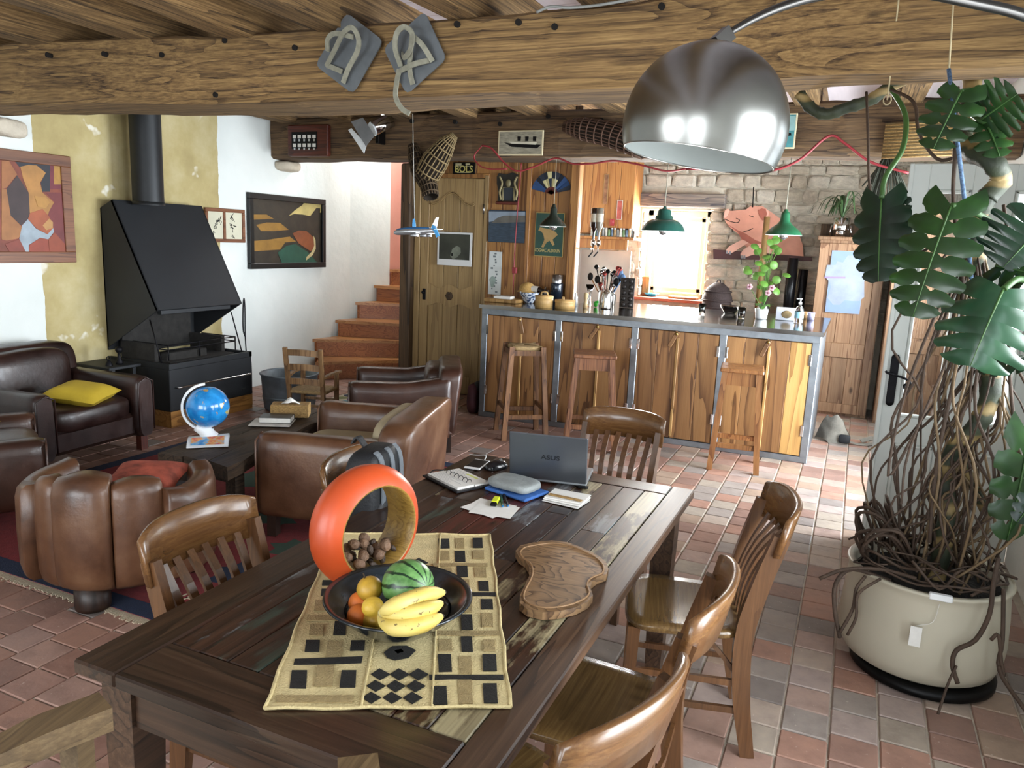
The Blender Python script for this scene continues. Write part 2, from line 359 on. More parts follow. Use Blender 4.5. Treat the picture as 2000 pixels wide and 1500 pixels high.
# back wall: mortar backing, rubble stones, window
WX0, WX1, WZ0, WZ1 = -2.45, -1.63, 1.07, 2.11
bw = MB()
for a in ((-3.25, WX0, 0, 3), (WX1, 1.3, 0, 3), (WX0, WX1, 0, WZ0), (WX0, WX1, WZ1, 3)): bw.box(a[0], a[1], 9.25, 9.58, a[2], a[3])
wall_back = O('wall_back', bw, m_mortar, kind='structure', label='rough limestone rubble wall of the kitchen with pale mortar')
def mk_stone(nm, cs):
    t = NT(nm); oi = t.n('ObjectInfo'); co = t.coord((1, 1, 1)); base = t.ramp(oi.outputs['Random'], cs)
    n = t.noise(co, 3., 5, .6); col = t.mix(1., base, t.ramp(n, [(.3, (.72, .70, .68)), (.7, (1.1, 1.1, 1.08))]), 'MULTIPLY')
    return t.fin(col, .92, 0, t.noise(co, 14., 5), .6, .03)
m_stone = mk_stone('limestone', [(0, 'c0b4a0'), (.3, 'd2c9b8'), (.6, 'ddd5c6'), (.85, 'cabdaa'), (1, 'e4ddd0')])
stone_meshes = []
for k in range(7):
    mb = MB().box(-.5, .5, -.5, .5, -.5, .5, b=.13); mb.noise(.10, 2.2, k + 3); stone_meshes.append(mb.me('stone')); stone_meshes[-1].materials.append(m_stone)
rs = random.Random(4); z = .86
while z < 2.62:
    h = rs.uniform(.085, .155); x = -2.66 - rs.uniform(0, .2)
    while x < 1.0:
        w = rs.uniform(.12, .33); x2 = x + w
        inwin = z + h > WZ0 + .02 and z < 2.31 and x2 > WX0 - .08 and x < WX1 + .02
        if z > 2.08 and z < 2.31: inwin = x2 > -2.56 and x < -1.46
        if z < 1.07 and x < -1.63 and x2 > -2.45: inwin = True
        if inwin:
            if x < WX0 - .1: x2 = WX0 - .04
            else: x = WX1 if z < 2.1 else -1.47; x2 = x + rs.uniform(.12, .26)
            w = x2 - x
            if w < .05: x = WX1 if z < 2.1 else -1.47; continue
        o = O('stone', rs.choice(stone_meshes), m_stone, wall_back); o.location = (x + w / 2, 9.245, z + h / 2); o.scale = (w * .97, rs.uniform(.05, .10), h * .97); o.rotation_euler = (0, rs.uniform(-.04, .04), 0)
        x = x2 + rs.uniform(.004, .012)
    z += h + rs.uniform(.004, .012)
# reveal stones of the window's left jamb
for k in range(9):
    for xx in (WX0 + .0, WX1 - .0):
        o = O('stone', rs.choice(stone_meshes), m_stone, wall_back); o.location = (xx, 9.38 + rs.uniform(-.03, .03), WZ0 + .06 + k * .112); o.scale = (.06, .26, .108)
win = T('window_1', 'small bright kitchen window with pale wooden frame', None, (-2.04, 9.5, WZ0)); win['kind'] = 'structure'
f = MB()
for a in ((WX0 + .02, WX0 + .09, WZ0, WZ1), (WX1 - .09, WX1 - .02, WZ0, WZ1), (WX0 + .02, WX1 - .02, WZ1 - .07, WZ1), (WX0 + .02, WX1 - .02, WZ0, WZ0 + .06)): f.box(a[0], a[1], 9.47, 9.54, a[2], a[3], b=.006)
O('window_frame', f, plain('cream_paint', 'e9dfca', .45, var=.02), win, world=True)
f = MB()
for a in ((WX0 + .10, WX0 + .15, WZ0 + .06, WZ1 - .07), (WX1 - .15, WX1 - .10, WZ0 + .06, WZ1 - .07), (WX0 + .1, WX1 - .1, WZ1 - .13, WZ1 - .08), (WX0 + .1, WX1 - .1, WZ0 + .07, WZ0 + .12)): f.box(a[0], a[1], 9.48, 9.52, a[2], a[3], b=.005)
O('sash', f, MATS['cream_paint'], win, world=True)
t_ = NT('window_glass'); g1 = t_.n('BsdfTransparent'); g2 = t_.n('BsdfGlossy'); g2.inputs['Roughness'].default_value = .02; mx_ = t_.n('MixShader'); mx_.inputs[0].default_value = .07
t_.l(g1.outputs[0], mx_.inputs[1]); t_.l(g2.outputs[0], mx_.inputs[2]); t_.l(mx_.outputs[0], t_.t.nodes['Material Output'].inputs['Surface']); m_glass = t_.m
t_ = NT('clear_glass'); t_.b.inputs['Transmission Weight'].default_value = 1; m_cglass = t_.fin((.97, .99, .98), .02, IOR=1.45)
O('pane', MB().box(WX0 + .14, WX1 - .14, 9.497, 9.502, WZ0 + .1, WZ1 - .1), m_glass, win, world=True)
O('window_sill', MB().box(WX0 - .06, WX1 + .03, 9.14, 9.5, WZ0 - .035, WZ0 + .002, b=.006), plain('terracotta_sill', 'a8604a', .6, var=.15), win, world=True)
lint = MB().box(-2.55, -1.47, 9.10, 9.5, 2.135, 2.29, b=.012); TH('window_lintel', lint.noise(.006, 6), wood('grey_driftwood', '4c4a52', '8d8279', 'b8a894', 0, 8, 7., .6, .85, .5, .5), 'weathered grey timber lintel above the kitchen window', 'lintel')['kind'] = 'structure'
# ---------------------------------------------------------------- ceiling: boards, joists, two beams
ceil = O('ceiling', MB().box(-6.2, 1.3, -2.2, 7.36, 3.09, 3.17).box(-4.42, 1.3, 7.36, 9.8, 3.09, 3.17).box(-6.4, -4.3, 7.3, 10.1, 3.3, 3.4), m_ceil, kind='structure', label='pale lilac boarded ceiling between old oak joists')
y = -2.1; rs = random.Random(2)
while y < 7.3:
    O('plank', MB().box(-6.1, 1.2, y, y + .135, 3.074, 3.09, b=.003), m_ceil, ceil); y += .142
for k, xj in enumerate((-5.6, -4.89, -4.165, -3.445, -2.78, -2.0, -1.27, -.52, .2)):
    mb = MB().grid(lambda u, v: (lerp(-.5, .5, [0, 1, 1, 0][int(v * 4 + .01) % 4]), u, lerp(0, 1, [0, 0, 1, 1][int(v * 4 + .01) % 4])), 40, 4, cv=True, smooth=False)
    V = []
    for (a, b, c) in mb.v:
        yy = -2.0 + b * 11.2; wx = .17 + .02 * sin(yy * 1.3 + k); V.append((xj + a * wx + .015 * sin(yy * .9 + 2 * k), yy, 2.785 + c * .295 + (.012 * sin(yy * 2.1 + k) if c < .5 else 0)))
    mb.v = V
    if xj < -4.5: mb.v = [(p[0], -2.0 + (p[1] + 2) * 9.2 / 11.2, p[2]) for p in mb.v]
    O('joist', mb, m_joist, ceil)
def interp(x, tab):
    for (a, p), (b, q) in zip(tab, tab[1:]):
        if x <= b: t = max(0, (x - a) / (b - a)); t = t * t * (3 - 2 * t); return p + (q - p) * t
    return tab[-1][1]
def beam(name, label, x0, x1, fy, by, zb, zt, seed, mat):
    prof = lambda x: [(fy(x), zb(x) + .03), (fy(x) + .035, zb(x)), (by(x) - .03, zb(x)), (by(x), zb(x) + .03), (by(x), zt - .02), (by(x) - .03, zt), (fy(x) + .03, zt), (fy(x), zt - .02), (fy(x) - .012, zt - .13), (fy(x) - .006, zb(x) + .15)]
    n = 70; V = []; F = []
    for i in range(n + 1):
        x = lerp(x0, x1, i / n)
        for (a, b) in prof(x): V.append((x, a, b))
    m = 10
    for i in range(n):
        for k in range(m): F.append((i * m + k, i * m + (k + 1) % m, (i + 1) * m + (k + 1) % m, (i + 1) * m + k))
    F += [list(range(m)), list(range(n * m, n * m + m))[::-1]]
    F = [list(f)[::-1] for f in F]
    mb = MB().add(V, F, False); mb.noise(.016, 2.3, seed); mb.noise(.006, 9., seed + 5)
    return TH(name, mb, mat, label, 'beam')
FB = [(-5.95, 3.42), (-5.27, 3.46), (-3.04, 3.70), (-1.05, 3.68), (.4, 3.52), (1.0, 3.5)]; BB = [(-5.95, 3.88), (-3.03, 4.24), (-1.14, 4.07), (-.46, 3.95), (.51, 3.80), (1.0, 3.75)]
b1 = beam('ceiling_beam', 'massive rough hewn oak beam crossing the whole room, nearest one with sandal pads', -5.86, .96, lambda x: interp(x, FB), lambda x: interp(x, BB), lambda x: 2.42, 2.80, 1, m_oakbeam)
b1['kind'] = 'structure'
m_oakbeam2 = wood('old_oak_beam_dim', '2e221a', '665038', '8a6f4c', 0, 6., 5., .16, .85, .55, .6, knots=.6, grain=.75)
b2 = beam('ceiling_beam', 'second old oak beam above the bar counter with pictures and baskets on it', -5.86, .95, lambda x: interp(x, [(-5.85, 6.68), (-2, 6.60), (.5, 6.52)]), lambda x: interp(x, [(-5.85, 7.08), (-2.6, 7.05), (.5, 6.85)]), lambda x: 2.42, 2.83, 9, m_oakbeam2)
b2['kind'] = 'structure'
def holes(b, pts, yf, r):
    for (u, v) in pts:
        p = PY(u, v, 3.6); yy = yf(p.x) - .018; p = PY(u, v, yy); q = MB().cyl((0, -.004, 0), (0, .03, 0), r, r * .9, 9); O('peg_hole', q, m_hole, b, loc=tuple(p - b.location))
holes(b1, [(92, 107), (202, 105), (315, 107), (438, 79), (575, 93), (892, 47), (1012, 43), (1083, 52), (1292, 12), (420, 185)], lambda x: interp(x, FB), .016)
def holes2(pts):
    for (u, v) in pts:
        p = PY(u, v, 6.58); O('peg_hole', MB().cyl((0, -.004, 0), (0, .03, 0), .02, .018, 9), m_hole, b2, loc=tuple(p - b2.location))
holes2([(803, 236), (888, 238), (976, 242), (1175, 235), (1070, 227)])
for (u, v, rr, nm) in ((562, 325, (.10, .16, .055), 'pale stone corbel under the left end of the second beam'), (12, 250, (.10, .13, .06), 'pale stone corbel under the left end of the nearest beam')):
    p = PX(u, v, XW + .04); TH('stone_corbel', MB().sphere((p.x, p.y, p.z), rr, 12, 8, e=.6).noise(.02, 6, 3), m_stone, nm, 'corbel')
# ---------------------------------------------------------------- staircase (winding up round the dark post)
st = T('staircase', 'winding larch staircase climbing behind the pine door', 'staircase', (-5.2, 7.6, 0))
EXT = 1.0
for k in range(7):
    l = SL[k].copy(); r = SR[k]; d = (r - l); d.z = 0; d.normalize(); z = ZS[k]; zp = ZS[k - 1] if k else 0
    re = Vector((min(-4.53, r.x + .5), r.y + (min(-4.53, r.x + .5) - r.x) * d.y / max(d.x, .3), 0))
    if k == 0: l = Vector((-5.55, 7.02, z))
    nl = SL[k + 1] if k < 6 else SL[6] + Vector((.25, .4, 0)); nr = SR[k + 1] if k < 6 else SR[6] + Vector((.3, .3, 0))
    nre = Vector((-4.53, nr.y + .3, 0)); pr = Vector((-d.y, d.x, 0))   # into the step
    mb = MB().prism([(l.x, l.y), (re.x, re.y), (nre.x, nre.y + .12), (nl.x + .03, nl.y + .12), (max(l.x, -5.84), l.y + .1)], .035, (0, 0, z - .035))
    O('tread', mb, m_stairt, st, world=True)
    ls = l + d * .02 + pr * .035; rs_ = re + pr * .035
    mb = MB().prism([(ls.x, ls.y), (rs_.x, rs_.y), (rs_.x + pr.x * .02, rs_.y + pr.y * .02), (ls.x + pr.x * .02, ls.y + pr.y * .02)], z - .035 - max(zp - .0, 0), (0, 0, zp))
    O('riser', mb, m_stairx, st, world=True)
    if k < 6:
        mb = MB().prism([(ls.x, ls.y), (ls.x + .02, ls.y), (nl.x + .05, nl.y + .05), (nl.x + .03, nl.y + .05)], z - .035, (0, 0, 0)); O('side_string', mb, m_stairx, st, world=True)
# ---------------------------------------------------------------- pine partition with the old door
YP = 7.30
part_ = T('wall_pine', 'honey pine board partition beside the bar with posters on it', None, (-3.1, YP, 0)); part_['kind'] = 'structure'
xs = [-3.56, -3.40, -3.24, -3.10, -3.08, -2.93, -2.79, -2.66]
for a, b in zip(xs, xs[1:]):
    if b - a < .03: continue
    O('plank', MB().box(a, b - .004, YP, YP + .025, .02, 2.46, b=.004), m_pine, part_, world=True)
O('backing', MB().box(-4.42, -2.6, YP + .035, YP + .06, 0, 2.98), m_darkpost, part_, world=True)  # unseen board added to stop light leaking through the plank gaps
O('corner_post', MB().box(-3.12, -3.075, YP - .035, YP + .01, .02, 2.46, b=.004), m_pine, part_, world=True)
O('corner_post', MB().box(-2.655, -2.56, YP - .05, YP + .05, .02, 2.46, b=.008), m_pine, part_, world=True)
for k in range(5): O('plank', MB().box(-4.34 + k * .158, -4.34 + k * .158 + .154, YP, YP + .025, 2.335, 2.46, b=.003), m_pine, part_, world=True)
O('rail', MB().box(-4.36, -3.55, YP - .015, YP + .03, 2.29, 2.335, b=.004), m_pine, part_, world=True)
TH('wooden_post', MB().box(-4.56, -4.43, YP - .10, YP + .03, 0, 2.43, b=.015).noise(.01, 3, 2), m_darkpost, 'dark weathered old post between stairs and pine door', 'post')['kind'] = 'structure'
d1 = T('door_1', 'old waxed pine door with scalloped panels and rosette', None, (-3.95, YP, 0)); d1['kind'] = 'structure'
O('door_frame', MB().box(-4.425, -4.355, YP - .02, YP + .05, 0, 2.32, b=.006).box(-3.60, -3.555, YP - .02, YP + .05, 0, 2.32, b=.006), m_olddoor, d1, world=True)
dx0, dx1 = -4.35, -3.605
for a in ((dx0, dx0 + .10, 0.01, 2.285), (dx1 - .10, dx1, .01, 2.285)): O('stile', MB().box(a[0], a[1], YP - .012, YP + .03, a[2], a[3], b=.004), m_olddoor, d1, world=True)
def arc_panel(x0, x1, zb, zt, dip, up):           # rail outline with ogee curve on one edge
    n = 24; c = (x0 + x1) / 2; h = (x1 - x0) / 2; q = []
    for i in range(n + 1):
        t = -1 + 2 * i / n; e = abs(t); q.append((c + h * t, zb + (dip * cos(t * pi * 1.15) if e < .62 else dip * -.42 - dip * .35 * sin((e - .62) / .38 * pi * .9))))
    return q + ([(x1, zt), (x0, zt)])
xa, xb = dx0 + .10, dx1 - .10
O('top_rail', MB().prism(arc_panel(xa, xb, 2.08, 2.285, .07, 1), -.035, (0, YP - .010, 0), (1, 0, 0), (0, 0, 1)).mv((0, 0.0, 0)), m_olddoor, d1, world=True)
n = 20; q = [(lerp(xa, xb, i / n), 1.16 + .022 * cos(i / n * 4 * pi)) for i in range(n + 1)] + [(lerp(xb, xa, i / n), .96 - .02 * cos(i / n * 4 * pi)) for i in range(n + 1)]
O('lock_rail', MB().prism(q, -.035, (0, YP - .010, 0), (1, 0, 0), (0, 0, 1)), m_olddoor, d1, world=True)
O('bottom_rail', MB().box(xa, xb, YP - .010, YP + .025, .01, .2, b=.004), m_olddoor, d1, world=True)
for (z0, z1) in ((.2, .99), (1.13, 2.14)):
    w = (xb - xa) / 3
    for k in range(3): O('panel', MB().box(xa + k * w + .002, xa + (k + 1) * w - .002, YP + .004, YP + .022, z0 - .02, z1, b=.004), m_olddoor, d1, world=True)
mo = MB()
for z0, off in ((2.08, .07), (2.08, .085)):
    pts = [(x, YP - .014, z - (.0 if off == .07 else .018)) for (x, z) in arc_panel(xa, xb, z0, 2.28, .07, 1)[:-2]]; mo.tube(pts, .005, 6)
O('moulding', mo, m_olddoor, d1, world=True)
ro = MB().lathe([(.0, .012), (.012, .012), (.018, .006), (.03, .010), (.042, .006), (.045, 0)], 16, TR(-3.98, YP - .012, 1.06) @ RX(pi / 2), wob=lambda a, z: 1 + .1 * cos(6 * a)); O('rosette', ro, m_darkpost, d1, world=True)
O('lock_plate', MB().box(-4.31, -4.27, YP - .02, YP - .01, 1.0, 1.12, b=.004).lathe([(0, .03), (.016, .03), (.02, .018), (.012, .006), (.012, 0)], 12, TR(-4.29, YP - .018, 1.08) @ RX(pi / 2)), m_iron, d1, world=True)
O('hinge', MB().cyl((-3.6, YP - .018, 1.93), (-3.6, YP - .018, 2.03), .009), m_steel, d1, world=True)
# ---------------------------------------------------------------- bar: steel frame, plank doors, steel top
m_barframe = plain('galvanised_steel', '8d9399', .42, .85, var=.15, vs=14.)
m_bartop = plain('polished_steel_top', '8f8c89', .14, 1., var=.06, vs=4.)
m_barwood = [wood('bar_oak_%s' % i, a, b, c, 2, r, 4.5, .4, .5, .2, .12, knots=.7) for i, a, b, c, r in (('a', '5f3d22', '9c7044', 'b88d5c', 5), ('b', '6b4626', 'a87a4a', 'c59b68', 4), ('c', '54341c', '87603a', 'a37c50', 6), ('d', '8a6436', 'bd9458', 'd6b27a', 4))]
bar = T('bar_counter', 'long bar counter with plank doors in a steel frame and polished steel top', 'bar counter', (-1.7, 6.5, 0))
BX = [-3.165, -2.42, -1.71, -.96, -.24]; YB = 6.5
q = [(-3.20, 6.44), (-.19, 6.44), (-.19, 7.95), (-2.54, 7.95), (-2.54, 7.24), (-3.20, 7.24)]
O('counter_top', MB().prism(q, .035, (0, 0, 1.045)), m_bartop, bar, world=True)
for k, x in enumerate(BX): O('post', MB().box(x - .03, x + .03, YB, YB + .05, .0, 1.0, b=.004), m_barframe, bar, world=True)
O('top_rail', MB().box(-3.195, -.21, YB - .002, YB + .06, .985, 1.044, b=.004), m_barframe, bar, world=True)
O('bottom_rail', MB().box(-3.195, -.21, YB - .002, YB + .05, .0, .05, b=.004), m_barframe, bar, world=True)
O('end_panel', MB().box(-.235, -.215, YB + .05, 7.93, .0, 1.04), m_barframe, bar, world=True)
O('end_panel', MB().box(-3.19, -3.17, YB + .05, 7.22, .0, 1.04), m_barframe, bar, world=True)
O('back_panel', MB().box(-2.5, -.24, 7.88, 7.92, .0, 1.04), m_barframe, bar, world=True)
rs = random.Random(11); tone = [[0, 1, 0, 0], [2, 0, 1, 0], [2, 0, 0, 1], [1, 0, 2, 3]]
for k in range(4):
    x0, x1 = BX[k] + .033, BX[k + 1] - .033; mid = (x0 + x1) / 2 + (.0, .02, -.01, .0)[k]
    for s, (a, b) in enumerate(((x0, mid - .003), (mid + .003, x1))):
        dr = O('door', MB().box(a, b, YB + .022, YB + .034, .055, .98), m_barwood[2], bar, world=True); c = lerp(a, b, rs.uniform(.42, .6))
        for j, (p, r_) in enumerate(((a, c - .001), (c + .001, b))): O('plank', MB().box(p, r_, YB + .004, YB + .022, .056, .979, b=.002), m_barwood[tone[k][s * 2 + j]], dr, world=True)
        hx = a if s == 0 else b
        for hz in (.22, .80): O('hinge', MB().box(hx - .012, hx + .012, YB - .004, YB + .006, hz, hz + .09, b=.002), m_chrome, dr, world=True)
    O('cover_strip', MB().box(mid - .001, mid + .022, YB - .008, YB + .004, .07, .93, b=.003), m_barwood[3], bar, world=True)
    an = (-.25, .55, .45, .38)[k]; M = TR(mid + .0, YB - .012, .965) @ RY(an)
    lt = O('latch', MB().box(-.018, .018, -.014, .0, -.13, .022, M, b=.004), m_barwood[2], bar, world=True)
    O('pivot', MB().lathe([(0, .012), (.010, .010), (.014, .0)], 10, TR(mid, YB - .026, .965) @ RX(pi / 2)), plain('brass', 'b59a5a', .35, 1., var=.1), lt, world=True)
# ---------------------------------------------------------------- bar stools
m_stoolw = wood('stool_walnut', '4a2d1a', '77502f', '97704a', 2, 6., 8., .8, .5, .3, .1)
m_stoolr = wood('stool_reddish', '523020', '7c5236', '997150', 2, 6., 8., .8, .4, .3, .1)
m_stoolo = wood('stool_orange', '6b4022', '9a683c', 'b68a58', 2, 6., 8., .8, .4, .3, .1)
m_rush = plain('rush_seat', '9a8158', .8, var=.3, vs=60., bump=.5, stretch=(1, 1, 1))
def stool(label, x, y, rz, mat, h, rush, wt, wb):
    t = T('bar_stool', label, 'stool', (x, y, 0), rz); 
    for sx in (-1, 1):
        for sy in (-1, 1): O('leg', MB().bar([(sx * wb, sy * wb, 0), (sx * wt, sy * wt, h - (.0 if rush else .03))], .042, .042), mat, t)
    for sx in (-1, 1):
        f = lambda z: lerp(wb, wt, z / h)
        O('apron', MB().box(sx * wt - .012, sx * wt + .012, -wt, wt, h - (.075 if rush else .13), h - .03), mat, t); O('apron', MB().box(-wt, wt, sx * wt - .012, sx * wt + .012, h - (.075 if rush else .13), h - .03), mat, t)
        g = f(.26); O('stretcher', MB().box(sx * g - .011, sx * g + .011, -g, g, .24, .28, b=.003), mat, t); g = f(.20); O('stretcher', MB().box(-g, g, sx * g - .011, sx * g + .011, .18, .22, b=.003), mat, t)
    if rush:
        s = O('seat', MB().sphere((0, 0, h - .018), (wt - .004, wt - .004, .022), 20, 8, e=.35), m_rush, t)
        for k in range(4):
            a = k * pi / 2; O('weave', MB().tube([(0, 0, h + .006), (cos(a + pi / 4) * wt * 1.35, sin(a + pi / 4) * wt * 1.35, h + .002)], .004, 5), plain('rush_seam', '6c5836', .9, var=.2), s)
    else:
        ov = .035; w2 = (2 * wt + 2 * ov) / 2
        for k in range(2): O('seat', MB().box(-w2, w2, -w2 + k * w2 + .001, -w2 + (k + 1) * w2 - .001, h - .03, h, b=.006), mat, t)
    return t
stool('tall bar stool with woven rush seat, nearest the pine door', -2.56, 6.06, .62, m_stoolw, .80, True, .135, .185)
stool('reddish wooden bar stool with plank seat, behind the far dining chair', -1.92, 6.05, .35, m_stoolr, .80, False, .14, .20)
stool('orange brown wooden bar stool with thin plank seat at the right of the bar', -.735, 6.10, .12, m_stoolo, .80, False, .125, .175)
# ---------------------------------------------------------------- white glazed double door standing open
d2 = T('door_2', 'grey white glazed door standing open behind the big plant', None, (.2, 4.93, 0)); d2['kind'] = 'structure'
def leaf_(x0, x1, handle):
    y0, y1 = 4.905, 4.95; H = 2.20; lf = O('door_leaf', MB().box(x0, x0 + .105, y0, y1, .01, H, b=.006).box(x1 - .095, x1, y0, y1, .01, H, b=.006).box(x0 + .1, x1 - .09, y0, y1, H - .14, H, b=.004).box(x0 + .1, x1 - .09, y0, y1, .62, .78, b=.004).box(x0 + .1, x1 - .09, y0, y1, .01, .16, b=.004).box(x0 + .1, x1 - .09, y0 + .014, y1 - .014, .16, .62), m_paint, d2, world=True)
    g = MB()
    for (za, zb) in ((.78, H - .14), (.16, .62)):
        for a in ((x0 + .105, x0 + .122, za, zb), (x1 - .112, x1 - .095, za, zb), (x0 + .105, x1 - .095, za, za + .017), (x0 + .105, x1 - .095, zb - .017, zb)): g.box(a[0], a[1], y0 - .008, y1 - .005, a[2], a[3], b=.005)
    O('glazing_bead', g, m_paint, lf, world=True)
    O('astragal', MB().box(x0 - .005, x0 + .022, y0 - .012, y0, .02, H, b=.005), m_paint, lf, world=True)
    O('pane', MB().box(x0 + .11, x1 - .10, y0 + .018, y0 + .023, .785, H - .145), m_glass, lf, world=True)
    if handle:
        hx = x0 + .055; hz_ = .05; hh = O('door_handle', MB().box(hx - .022, hx + .022, y0 - .018, y0 - .012, .86, 1.12, b=.005).lathe([(0, .002), (.022, .002), (.022, -.004), (0, -.004)], 14, TR(hx, y0 - .015, 1.12) @ RX(pi / 2)).lathe([(0, .002), (.022, .002), (.022, -.004), (0, -.004)], 14, TR(hx, y0 - .015, .86) @ RX(pi / 2)), m_iron, d2, world=True)
        O('lever', MB().tube(spline([(hx, y0 - .015, 1.025), (hx, y0 - .05, 1.025), (hx - .035, y0 - .055, 1.035), (hx - .045, y0 - .055, 1.045)], 5), .007, 7).tube(spline([(hx, y0 - .05, 1.025), (hx + .05, y0 - .055, 1.015), (hx + .085, y0 - .055, 0.995), (hx + .09, y0 - .055, 0.965), (hx + .068, y0 - .055, 0.955), (hx + .06, y0 - .055, 0.972), (hx + .072, y0 - .055, .98)], 5), .007, 7), m_iron, hh, world=True)
leaf_(.195, .60, True); leaf_(.605, .94, False)
# ---------------------------------------------------------------- tall pine cabinet doors at the kitchen's right
m_pinecab = wood('faded_pine', '7d5a42', 'a98668', 'c4a486', 2, 6., 6., .35, .5, .3, .08, knots=.9)
def cab(name, label, x0, x1, yf, H, mats, split):
    t = T(name, label, 'cabinet', ((x0 + x1) / 2, yf, 0))
    O('body', MB().box(x0, x1, yf + .03, yf + .5, 0, H), mats, t, world=True)
    dr = O('door', MB().box(x0 + .005, x0 + .09, yf, yf + .028, .03, H - .03, b=.004).box(x1 - .09, x1 - .005, yf, yf + .028, .03, H - .03, b=.004).box(x0 + .09, x1 - .09, yf, yf + .028, H - .16, H - .03, b=.004).box(x0 + .09, x1 - .09, yf, yf + .028, split, split + .15, b=.004).box(x0 + .09, x1 - .09, yf, yf + .028, .03, .13, b=.004), mats, t, world=True)
    w = (x1 - x0 - .18) / 3
    for (za, zb) in ((.13, split), (split + .15, H - .16)):
        for k in range(3): O('plank', MB().box(x0 + .09 + k * w + .001, x0 + .09 + (k + 1) * w - .001, yf + .012, yf + .026, za, zb, b=.003), mats, dr, world=True)
    O('cornice', MB().box(x0 - .03, x1 + .03, yf - .03, yf + .5, H, H + .04, b=.01), mats, t, world=True); return t
cab('pine_cabinet', 'tall faded pine cabinet with a map pinned to its door', -.40, .235, 8.68, 1.82, m_pinecab, .62)
cab('pine_wardrobe', 'tall pine wardrobe half hidden behind the white door', .30, .90, 8.50, 2.08, m_pinecab, .75)
# ---------------------------------------------------------------- dining table of reclaimed painted planks
m_tabdark = wood('table_dark_teak', '1c120d', '3a281d', '57422f', 1, 5., 9., .4, .32, .45, .12, coat=.15)
m_tabx = wood('table_dark_teak_cross', '1c120d', '3a281d', '534030', 0, 5., 9., .4, .32, .45, .12, coat=.15)
m_tabside = wood('table_edge_teak', '281a12', '4a3526', '6c533e', 1, 6., 9., .45, .42, .4, .1, coat=.1)
tp = [wood('table_paint_' + n_, '20120b', '3a2317', '56392a', 1, 6., 9., .45, .35, .45, .15, patch=(c, s_, t_)) for n_, c, s_, t_ in (('blue', '4d5f69', 2.2, .50), ('cream', 'a59a78', 3., .46), ('red', '5a261f', 2., .45), ('grey', '7d8285', 2.4, .52), ('green', '39483f', 2.2, .5))]
TX0, TX1, TY0, TY1, TZ = -1.462, -.49, 1.02, 2.945, .76
tab = T('dining_table', 'long dark reclaimed plank dining table with traces of old paint', 'table', ((TX0 + TX1) / 2, (TY0 + TY1) / 2, 0))
tt = O('table_top', MB().box(TX0 + .03, TX1 - .03, TY0 + .03, TY1 - .03, TZ - .04, TZ - .014), m_tabdark, tab, world=True)
rs = random.Random(21)
fw_ = .125
O('plank', MB().box(TX0, TX0 + fw_, TY0, TY1, TZ - .035, TZ, b=.005), m_tabdark, tt, world=True); O('plank', MB().box(TX1 - .085, TX1, TY0, TY1, TZ - .035, TZ, b=.004), m_tabside, tt, world=True)
O('plank', MB().box(TX0 + fw_ + .002, TX1 - .087, TY0, TY0 + .15, TZ - .035, TZ, b=.004), m_tabx, tt, world=True); O('plank', MB().box(TX0 + fw_ + .002, TX1 - .087, TY1 - .11, TY1, TZ - .035, TZ - .001, b=.004), m_tabx, tt, world=True)
xa, xb = TX0 + fw_ + .002, TX1 - .087; nw = 9; w = (xb - xa) / nw
for k in range(nw):
    y = TY0 + .152; dz = rs.uniform(-.002, .0005)
    while y < TY1 - .113:
        L = rs.choice((.25, .45, .8, 1.2, 1.8)); y2 = min(y + L, TY1 - .112)
        if TY1 - .112 - y2 < .12: y2 = TY1 - .112
        m_ = rs.choice([m_tabdark, m_tabdark] + tp)
        O('plank', MB().box(xa + k * w + .0008, xa + (k + 1) * w - .0008, y, y2 - .002, TZ - .03, TZ + dz, b=.0025), m_, tt, world=True); y = y2
for sx, x in ((0, TX0 + .055), (1, TX1 - .055 - .022)): O('apron', MB().box(x, x + .022, TY0 + .1, TY1 - .1, TZ - .135, TZ - .036), m_tabside, tab, world=True)
for y in (TY0 + .045, TY1 - .065): O('apron', MB().box(TX0 + .12, TX1 - .12, y, y + .022, TZ - .15, TZ - .036), m_tabx, tab, world=True)
for x in (TX0 + .04, TX1 - .13):
    for y in (TY0 + .035, TY1 - .125):
        cx, cy = x + .045, y + .045; O('leg', MB().add([(cx + a * s, cy + b * s, z) for z, s in ((0, .030), (.55, .043), (TZ - .036, .045)) for a, b in ((-1, -1), (1, -1), (1, 1), (-1, 1))], [(3, 2, 1, 0), (8, 9, 10, 11)] + [(i * 4 + k, i * 4 + (k + 1) % 4, i * 4 + 4 + (k + 1) % 4, i * 4 + 4 + k) for i in (0, 1) for k in range(4)]), m_tabside, tab, world=True)
